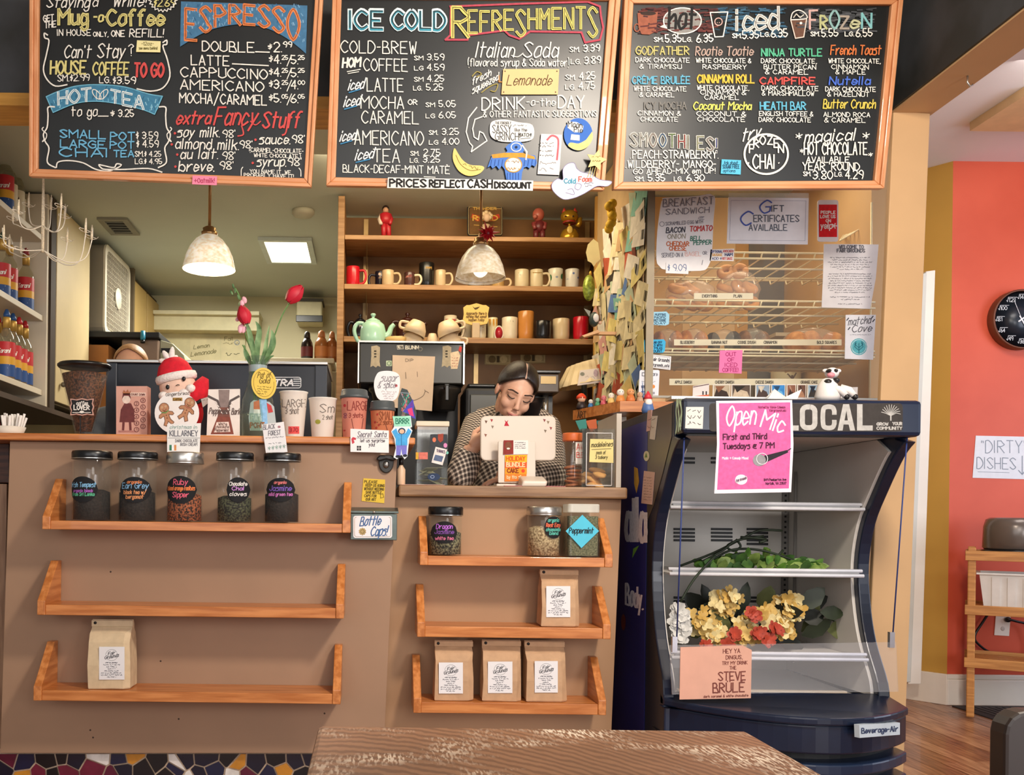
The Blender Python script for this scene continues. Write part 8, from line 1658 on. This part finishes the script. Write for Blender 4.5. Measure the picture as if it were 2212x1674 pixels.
o,k=sheet('drink_sign','tan hand lettered drink sign on the clear guard of the fridge','sign',[(1470,1398),(1604,1394),(1624,1404),(1622,1508),(1468,1511)],YQ-.002,'#dba792')
[k.t(tx,x,y,h_,w_,'#7a4038',wt,0,-.03)for tx,x,y,h_,w_,wt in(('HEY YA',1562,1411,9,36,1.4),('DINGUS,',1568,1424,8,36,1.3),('TRY MY DRINK',1560,1436,7,54,1.2),('THE',1576,1446,7,14,1.2),('STEVE',1552,1470,18,58,2.6),('BR\u00dcL\u00c9',1540,1496,20,68,2.8),('dark caramel & white chocolate',1520,1507,5,96,1.0))];k.done('lettering',o)
# produce: artificial greens and flowers
DG=mat('#1d2a18',.6,0,.3,20);LGm=[mat(h,.5,0,.25,30,0,'lettuce',h2)for h,h2 in(('#6f9a3c','#3f6a24'),('#4a7430','#2a4c1a'),('#9cb45c','#5f7c34'))]
def leafm(c,d,w_,l,mm,par,nm='leaf',bend=.3):
 d=Vector(d).normalized();sd=d.cross(Vector((nn.uniform(-.5,.5),-1,nn.uniform(-.2,.6)))).normalized();up=sd.cross(d);m=MB();vs=[]
 for f,q in((0,.1),(.25,.8),(.55,1),(.85,.55),(1,.02)):
  p=Vector(c)+d*l*f-up*bend*l*f*f;vs+=[p-sd*w_*q+up*.12*w_,p,p+sd*w_*q+up*.12*w_]
 m.add(vs,[(i*3+a,i*3+a+1,i*3+a+4,i*3+a+3)for i in range(4)for a in(0,1)],mm,True);return m.build(nm,par)
z2=at(1660,1236,2.77).z-.004;gt=thing('artificial_greens','artificial green leaves with dark stems on the second fridge shelf','plant',(at(1630,1230,2.9).x,2.9,z2))
for i in range(90):x=nn.uniform(1508,1765);f=1-abs(x-1640)/150;p=at(x,1230,nn.uniform(2.82,2.98));p.z=z2+.005+nn.random()*.045*f;leafm(p,(nn.uniform(-1,1),-.5,nn.uniform(.0,.5)),nn.uniform(.012,.020),nn.uniform(.03,.05),nn.choice(LGm),gt)
for st in([(1470,1222),(1540,1195),(1600,1165),(1640,1146),(1690,1146)],[(1500,1222),(1560,1190),(1590,1168),(1650,1158)],[(1530,1215),(1580,1188),(1640,1188),(1700,1205),(1740,1222)],[(1590,1165),(1600,1180),(1585,1190),(1570,1180),(1590,1168)],[(1555,1205),(1610,1195),(1640,1212)],[(1600,1160),(1655,1165),(1640,1172)],[(1670,1212),(1692,1188)],[(1470,1300),(1500,1250),(1545,1200)]):m=MB();Y=nn.uniform(2.86,2.92)if st[0][1]<1290 else 2.762;m.tube(catmull([tuple(at(a,min(b,1226)if Y>2.8 else b,Y))for a,b in st],4),.0038,DG,6);m.build('stem',gt)
z3=at(1660,1417,2.74).z-.004;ft=thing('artificial_flowers','artificial yellow hydrangeas with red blooms on the third fridge shelf','flowers',(at(1620,1412,2.87).x,2.87,z3));YP=[mat(h,.6,0,.15,40,0,'yellow_petal')for h in('#d0ae62','#e2cf94','#bf9848')];RP=mat('#b0402a',.6,0,.2,40)
DL=[mat(h,.5,0,.25,20)for h in('#26301c','#5c6238','#1a2018')]
for i in range(34):x=nn.uniform(1470,1800);p=at(x,nn.uniform(1310,1395),nn.uniform(2.86,2.98));leafm(p,(nn.uniform(-1,1)+(x-1640)/150,-.2,nn.uniform(-.1,.8)),nn.uniform(.02,.035),nn.uniform(.06,.11),nn.choice(DL),ft)
def floret(c,s,mm,n=4):
 c=Vector(c);nrm=Vector((nn.uniform(-.6,.6),-1,nn.uniform(-.2,.7))).normalized();a=nrm.orthogonal().normalized();b=nrm.cross(a);m=MB();r0=nn.uniform(0,2)
 for i in range(n):
  d=a*math.cos(r0+i*2*pi/n)+b*math.sin(r0+i*2*pi/n);e=nrm.cross(d);m.add([c,c+d*s*.4-e*s*.40+nrm*s*.12,c+d*s*.8-e*s*.36+nrm*s*.25,c+d*s+nrm*s*.2,c+d*s*.8+e*s*.36+nrm*s*.25,c+d*s*.4+e*s*.40+nrm*s*.12],[(0,1,2,3),(0,3,4,5)],mm,True)
 m.build('floret',ft)
for cx,cy,n,rr_ in((1520,1340,16,32),(1545,1375,14,28),(1560,1305,12,24),(1610,1365,16,32),(1640,1335,14,28),(1700,1315,20,30),(1690,1350,12,26),(1580,1290,8,20)):
 for i in range(n):a=nn.uniform(0,6.3);q=rr_*math.sqrt(nn.random());floret(at(cx+q*math.cos(a),min(1398,cy+q*math.sin(a)),2.82+.04*(q/rr_)**2),nn.uniform(.018,.026),nn.choice(YP))
for cx,cy in((1582,1372),(1640,1372),(1655,1385),(1520,1395),(1625,1328),(1675,1360),(1570,1395)):
 for i in range(3):floret(at(cx+nn.uniform(-8,8),min(1398,cy+nn.uniform(-7,7)),2.80),.022,RP,5)
for i in range(22):a=nn.uniform(0,6.3);q=20*math.sqrt(nn.random());floret(at(1468+q*math.cos(a)*.7,1345+q*1.6*math.sin(a),2.83),.026,mat('#d8d6d0',.6),4)
# things standing on the fridge top / case sill
zf=zH1+.0006
cardc=[('#b8a890','#3a2c26','#8a5a40'),('#5a4a40','#c8b49a','#2a2420'),('#8aa0b4','#4a3a34','#d0c4b0'),('#3a86c8','#6ab0dc','#22466a'),('#8a5c48','#3c2a24','#b89078'),('#6a4a3c','#a87c60','#2c2220'),('#9ab4c4','#3a3430','#1f2a3a')]
ysl=3.34
m=MB();m.box(1.07,1.87,3.305,3.37,zg0-.012,zg0-.0015,SILV);tagm(m,'case_sill','metal sill along the bottom of the pastry case','sill')
for i,(x0,x1)in enumerate(((1540,1578),(1580,1622),(1632,1664),(1666,1697),(1699,1720),(1722,1742),(1744,1774))):
 c3=cardc[i];o,k=sheet('photo_postcard',('grey','brown','pale blue','bright blue','tan','dark brown','blue white')[i]+' toned photo postcard leaning on the pastry case glass','postcard',[(x0,830),(x1,830),(x1-1,860),(x0-1,860)],ysl-.004*(i%2),'#e0d8cc','photo postcards on the case sill',thick=.0012)
 k.rect(x0+2,832,x1-2,859,c3[0],-.8);k.poly([(x0+2,858),(x0+8,838),(x1-8,846),(x1-3,858)],c3[1],-.4);k.poly([(x0+5,834),(x1-12,834),(x0+12,848)],c3[2],0);k.done('print',o)
o,k=sheet('menu_card','small white and orange card at the left of the postcards','card',[(1497,834),(1532,828),(1531,860),(1496,861)],ysl,'#e2d8d4');k.poly([(1497,856),(1531,852),(1531,860),(1496,861)],'#d8704c',0);k.rect(1517,845,1520,853,'#3a3438',0);k.rect(1524,845,1527,853,'#3a3438',0);k.line([(1498,836),(1531,830)],1.6,'#5a3a34');k.done('print',o)
o,k=sheet('paper_sign','white handwritten card behind the cow figurine','card',[(1776,838),(1853,836),(1852,860),(1775,861)],ysl+.004,'#d8d4d2');k.t('on',1782,852,12,20,'#6a6a70',1.3,.2);k.t('free',1820,854,12,26,'#6a6a70',1.3,.2);k.done('lettering',o)
def onf(px,py,Y=2.72):return at(px,py,Y)
COWW=mat('#e2dcd8',.4);COWB=mat('#1e1c1c',.4)
CY_=2.60;c=at(1803,850,CY_);t=thing('cow_figurine','seated black and white cow figurine on top of the fridge','figurine',(c.x,CY_,zf));K_=lambda px,py,d=0:at(px,py,CY_+d);kz=zf
m=MB();m.lathe((c.x-.02,CY_,kz),[(.030,0),(.034,.012),(.026,.045),(.014,.062),(.001,.066)],COWW,16);m.build('body',t);m=MB();m.ball(K_(1797,806),(.019,.018,.016),COWW,14,8);m.build('head',t);m=MB();m.ball(K_(1795,810,-.014),(.011,.010,.008),mat('#d88a94',.5),10,6);m.build('muzzle',t)
for dx in(-13,13):m=MB();m.ball(K_(1797+dx,801),(.010,.005,.006),COWW,8,6);m.build('ear',t)
for a,b,r in((1788,826,.011),(1806,822,.009),(1790,801,.006),(1804,801,.006)):m=MB();m.ball(K_(a,b,-.012),(r,.013,r*.9),COWB,10,6);m.build('black_patch',t)
for dx in(.005,.028):m=MB();m.tube([(c.x-.02+dx,CY_-.015,kz+.035),(c.x+dx,CY_-.025,kz+.028),(c.x+.012+dx,CY_-.03,kz+.010)],[.011,.010,.009],COWW,10);m.ball((c.x+.012+dx,CY_-.033,kz+.0085),.0085,COWB,8,6);m.build('leg',t)
c=at(1682,850,2.61);m=MB();pts=[(c.x-.045,2.61,zf),(c.x+.05,2.61,zf),(c.x+.065,2.61,zf+.034),(c.x+.02,2.61,zf+.012),(c.x-.012,2.61,zf+.034),(c.x-.03,2.60,zf+.012),(c.x,2.645,zf),(c.x,2.575,zf)]
m.add(pts,[(0,7,4),(0,4,6),(7,1,3),(7,3,4),(1,6,3),(6,4,3),(1,2,3),(0,6,1,7),(0,5,4)],mat('#d6d8d6',.7));tagm(m,'paper_crane','folded white paper crane on top of the fridge','decoration',c)
c=at(1450,870,2.72);z=zf;t=thing('gnome_figurine','little bearded gnome with red hat on the fridge corner','figurine',(c.x,2.95,z));m=MB();m.lathe((c.x,2.95,z),[(.017,0),(.020,.012),(.014,.034),(.001,.036)],mat('#4a6aa0',.5),14);m.build('coat',t);m=MB();m.ball((c.x,2.95,z+.042),.013,mat('#e0b8a0',.5),12,8);m.build('head',t);m=MB();m.ball((c.x,2.942,z+.034),(.012,.010,.012),mat('#ece6e0',.7),10,6);m.build('beard',t);m=MB();m.lathe((c.x,2.95,z+.046),[(.014,0),(.010,.012),(.001,.026)],mat('#c8303c',.5),12);m.build('hat',t)
# ---------------------------------------------------------------- side room
YW=4.648;cc=at(2196,693,YW);Rk=L(64,YW);t=thing('wall_clock','round black wall clock with square root numerals on the orange wall','clock',cc);RX=Matrix.Rotation(pi/2,4,'X');m=MB();m.lathe((cc.x,YW,cc.z),[(Rk,0),(Rk,.045),(Rk*.95,.05),(Rk*.94,.036)],mat('#6a3a24',.4,.2),40,M=RX,cap=False);m.build('rim',t);m=MB();m.lathe((cc.x,YW,cc.z),[(Rk*.94,.036),(.001,.037)],mat('#1c2530',.3),40,M=RX);m.build('dial',t);S=PY_(YW-.0375);k=Ink(S)
c2=(2196+(2196-800)*.008,693+(693-1120)*.008)
for i in range(1,13):a=math.radians(i*30-90);x,y=c2[0]+48*math.cos(a),c2[1]+48*math.sin(a);k.t(str(i*i),x-4,y+4,8,4.5*len(str(i*i)),'#c8ccd0',1.2);k.line([(x-9,y+1),(x-7,y+4),(x-5,y-6),(x+5+3*len(str(i*i)),y-6)],1,'#c8ccd0')
k.done('numerals',t);k=Ink(Plane((0,YW-.040,0),(0,-1,0)))
for a,l,wt in((-35,34,3),(60,20,3),(-112,44,1)):a=math.radians(a);k.line([(c2[0]-8*math.cos(a),c2[1]-8*math.sin(a)),(c2[0]+l*math.cos(a),c2[1]+l*math.sin(a))],wt,'#e2e4e6')
k.done('hands',t)
o,k=sheet('paper_sign','white DIRTY DISHES sign with an arrow on the orange wall','sign',[(2108,941),(2250,944),(2246,1036),(2101,1032)],YW-.001,'#dfe4ec');k.t('"DIRTY"',2120,978,26,96,'#8a96a4',1.8);k.t('DISHES',2110,1012,24,84,'#8a96a4',1.8,0,.02);k.line([(2208,985),(2208,1025),(2200,1016)],2,'#8a96a4');k.line([(2208,1025),(2216,1014)],2,'#8a96a4');k.line([(2112,1019),(2180,1021)],1,'#8a96a4');k.done('lettering',o)
BAM=wood('#cf9450','#b0763a',0,.45,8,'bamboo');y0,y1=4.28,4.58;x0=at(2090,1300,y1).x;O_=Vector((x0,y1,0));CARTS=[];t=thing('bamboo_cart','three tier bamboo shelf cart against the orange wall','cart',O_);CARTS.append(t);zs3=[at(2095,py,4.42).z for py in(1195,1309,1420)]
for x in(x0,x0+.72):
 for y in(y0,y1):m=MB();m.box(x,x+.032,y-.016,y+.016,.0105,zs3[0]+.03,BAM);m.build('post',t,.004)
for z in zs3:
 for y in(y0-.026,y1+.017):m=MB();m.box(x0-.01,x0+.76,y,y+.009,z-.03,z+.015,BAM);m.build('rail',t,.002)
 for i in range(6):m=MB();m.box(x0+.033,x0+.719,y0-.008+i*.052,y0+.034+i*.052,z-.008,z,BAM);m.build('slat',t,.002)
z=zs3[1]+.0005;t=thing('dish_tub','ribbed white plastic tub on the middle tier of the cart','tub',(x0+.4,4.43,z));CARTS.append(t);PT=mat('#e2e0da',.4);bx0,bx1,by0,by1=x0+.045,x0+.62,y0+.0,y1-.03;h=.165;m=MB();b0=[(bx0+.02,by0+.02),(bx1-.02,by0+.02),(bx1-.02,by1-.02),(bx0+.02,by1-.02)];b1=[(bx0,by0),(bx1,by0),(bx1,by1),(bx0,by1)]
m.add([(x,y,z)for x,y in b0]+[(x,y,z+h)for x,y in b1]+[(x*.98+.02*(bx0+bx1)/2,y*.98+.02*(by0+by1)/2,z+h)for x,y in b1]+[(x,y,z+.004)for x,y in b0],[(3,2,1,0)]+[(i,(i+1)%4,4+(i+1)%4,4+i)for i in range(4)]+[(4+i,4+(i+1)%4,8+(i+1)%4,8+i)for i in range(4)]+[(8+i,8+(i+1)%4,12+(i+1)%4,12+i)for i in range(4)]+[(12,13,14,15)],PT);m.build('tub_body',t)
for i in range(9):m=MB();x=bx0+.05+i*.06;m.slab([(x,by0+.018,z+.01),(x+.03,by0+.018,z+.01),(x+.031,by0+.001,z+h-.02),(x-.001,by0+.001,z+h-.02)],(0,-.004,0),PT);m.build('rib',t)
m=MB();m.box(bx0-.012,bx1+.012,by0-.012,by0+.001,z+h-.008,z+h,PT);m.box(bx0-.012,bx0+.001,by0+.001,by1,z+h-.008,z+h,PT);m.build('rim',t,.002)
z=zs3[0]+.0005;cx=x0+.185;t=thing('dish_bin','rounded dark grey bin with a black base on top of the cart','bin',(cx,4.42,z));CARTS.append(t);r=.13;h=.17;m=MB();m.lathe((cx,4.42,z),[(r*.94,.022),(r,.03),(r*.97,h*.75),(r*.9,h*.95),(r*.78,h),(.001,h)],mat('#6a625c',.25,.3,.1,3),32);m.build('bin_body',t);m=MB();m.lathe((cx,4.42,z),[(r*1.02,0),(r*1.03,.018),(r*.94,.0215)],BLK,32);m.build('base_ring',t)
bpy.context.view_layer.update()
for q in CARTS:R2=Matrix.Rotation(math.radians(-33),3,'Z');q.location=O_+R2@(q.location-O_);q.rotation_euler.z=math.radians(-33)
S=PY_(YW-.004);t=thing('wall_outlet','white wall outlet with a black plug on the orange wall','outlet',S(2166,1350));m=MB();m.slab([S(a,b)for a,b in((2152,1322),(2184,1324),(2180,1374),(2148,1372))],(0,.004,0),WHITE);m.build('cover_plate',t,.001);m=MB();p=S(2174,1338);m.ball(p+Vector((0,-.012,0)),(.016,.014,.014),BLK,10,6);m.build('plug',t);m=MB();p2=S(2166,1358);m.lathe(p2,[(.011,0),(.009,.002),(.001,.002)],mat('#cfc8be',.5),12,M=RX);m.build('socket',t)
m=MB();m.tube(catmull([tuple(at(a,b,Y))for a,b,Y in((2176,1338,4.62),(2195,1342,4.615),(2225,1355,4.61),(2230,1410,4.61),(2150,1412,4.61),(2112,1390,4.61),(2106,1372,4.61),(2122,1345,4.61),(2145,1310,4.612))],5),.006,BLK,8);tagm(m,'power_cord','black power cord looping down the orange wall behind the cart','cord')
m=MB();m.box(2.90,3.9,3.95,4.60,.0006,.006,mat('#35343a',.8,0,.1,20));o=tagm(m,'floor_mat','ribbed dark rubber mat on the floor under the cart','mat')
for i in range(24):m=MB();m.box(2.95+i*.035,2.965+i*.035,4.0,4.56,.0061,.0098,mat('#45444a',.7));m.build('mat_rib',o)
m=MB();a=at(2195,168,3.9);m.box(a.x,a.x+.4,3.85,4.2,2.69,2.729,mat('#d8b88a',.6));tagm(m,'ceiling_box','tan ceiling fixture at the top right of the side room','ceiling light')
p=at(2090,160,2.75);hk=MB();hk.tube([(p.x,2.75,ZBEAM-.0005),(p.x,2.75,ZBEAM-.02),(p.x+.008,2.75,ZBEAM-.032),(p.x+.016,2.75,ZBEAM-.026)],.003,SILV,6);tag(hk.build('ceiling_hook'),'small metal hook under the beige header on the right','hook')
# ---------------------------------------------------------------- table and chair in front
def worn():
 m=bpy.data.materials.new('worn_tabletop');nt,b=_bsdf(m);N=nt.nodes.new;l=nt.links.new;b.inputs['Roughness'].default_value=.5;tc=N('ShaderNodeTexCoord')
 def noise(sc,st,rot=0.0,det=6):mp=N('ShaderNodeMapping');mp.inputs['Scale'].default_value=st;mp.inputs['Rotation'].default_value=(0,0,rot);l(tc.outputs['Object'],mp.inputs[0]);n=N('ShaderNodeTexNoise');n.inputs['Scale'].default_value=sc;n.inputs['Detail'].default_value=det;l(mp.outputs[0],n.inputs['Vector']);return n
 def ramp(src,p0,p1,c0,c1):r=N('ShaderNodeValToRGB');e=r.color_ramp.elements;e[0].position=p0;e[1].position=p1;e[0].color=lin(c0);e[1].color=lin(c1);l(src,r.inputs[0]);return r
 base=ramp(noise(6,(1,1,1)).outputs[0],.35,.65,'#7c573c','#94694a');w=N('ShaderNodeTexWave');w.wave_type='RINGS';w.rings_direction='Z';w.inputs['Scale'].default_value=44;w.inputs['Distortion'].default_value=3.5;w.inputs['Detail'].default_value=2;w.inputs['Detail Scale'].default_value=1.2;mp=N('ShaderNodeMapping');mp.inputs['Location'].default_value=(.05,.25,0);mp.inputs['Scale'].default_value=(1.0,.35,1);l(tc.outputs['Object'],mp.inputs[0]);l(mp.outputs[0],w.inputs['Vector'])
 g=N('ShaderNodeMixRGB');g.blend_type='MULTIPLY';g.inputs[0].default_value=.6;l(base.outputs[0],g.inputs[1]);l(ramp(w.outputs[0],.2,.7,'#a8988a','#ffffff').outputs[0],g.inputs[2])
 sc=ramp(noise(170,(2.0,.38,1),.6,8).outputs[0],.48,.57,'#000000','#ffffff');pt=ramp(noise(7,(1,1.6,1),0,5).outputs[0],.47,.66,'#000000','#ffffff');ml=N('ShaderNodeMixRGB');ml.blend_type='MULTIPLY';ml.inputs[0].default_value=1;l(sc.outputs[0],ml.inputs[1]);l(pt.outputs[0],ml.inputs[2]);mx=N('ShaderNodeMixRGB');l(ml.outputs[0],mx.inputs[0]);l(g.outputs[0],mx.inputs[1]);mx.inputs[2].default_value=lin('#e2d2bc');l(mx.outputs[0],b.inputs['Base Color']);return m
zt_=CH-448*1.098/F;xa,xb2=at(687,1568,1.098).x,at(1613,1568,1.098).x;t=thing('cafe_table','square worn wooden cafe table in the foreground','table',((xa+xb2)/2,.85,0));m=MB();m.box(xa,xb2,.58,1.098,zt_-.026,zt_,worn());m.build('table_top',t,.006);m=MB();cx=(xa+xb2)/2;m.lathe((cx,.85,0),[(.22,.001),(.22,.012),(.04,.03),(.03,.06),(.03,zt_-.06),(.10,zt_-.028)],BLKM,24);m.build('pedestal',t)
cy=.80;cz=CH-400*cy/F;cx0=at(2172,1600,cy).x;t=thing('cafe_chair','dark brown chair back at the lower right corner','chair',(cx0+.2,cy+.2,0));CHB=mat('#2c211c',.45,0,.2,6,0,'dark_stained_wood');m=MB();m.slab([(a,cy,b)for a,b in rr(cx0,cz-.32,cx0+.40,cz,.02)],(0,.022,0),CHB);m.build('backrest',t,.003);m=MB();m.box(cx0,cx0+.40,cy+.01,cy+.42,.42-.03,.42,CHB);m.build('seat',t,.006)
for x in(cx0+.02,cx0+.35):
 for y in(cy+.025,cy+.37):m=MB();m.box(x,x+.03,y,y+.03,.001,.389,CHB);m.build('leg',t)
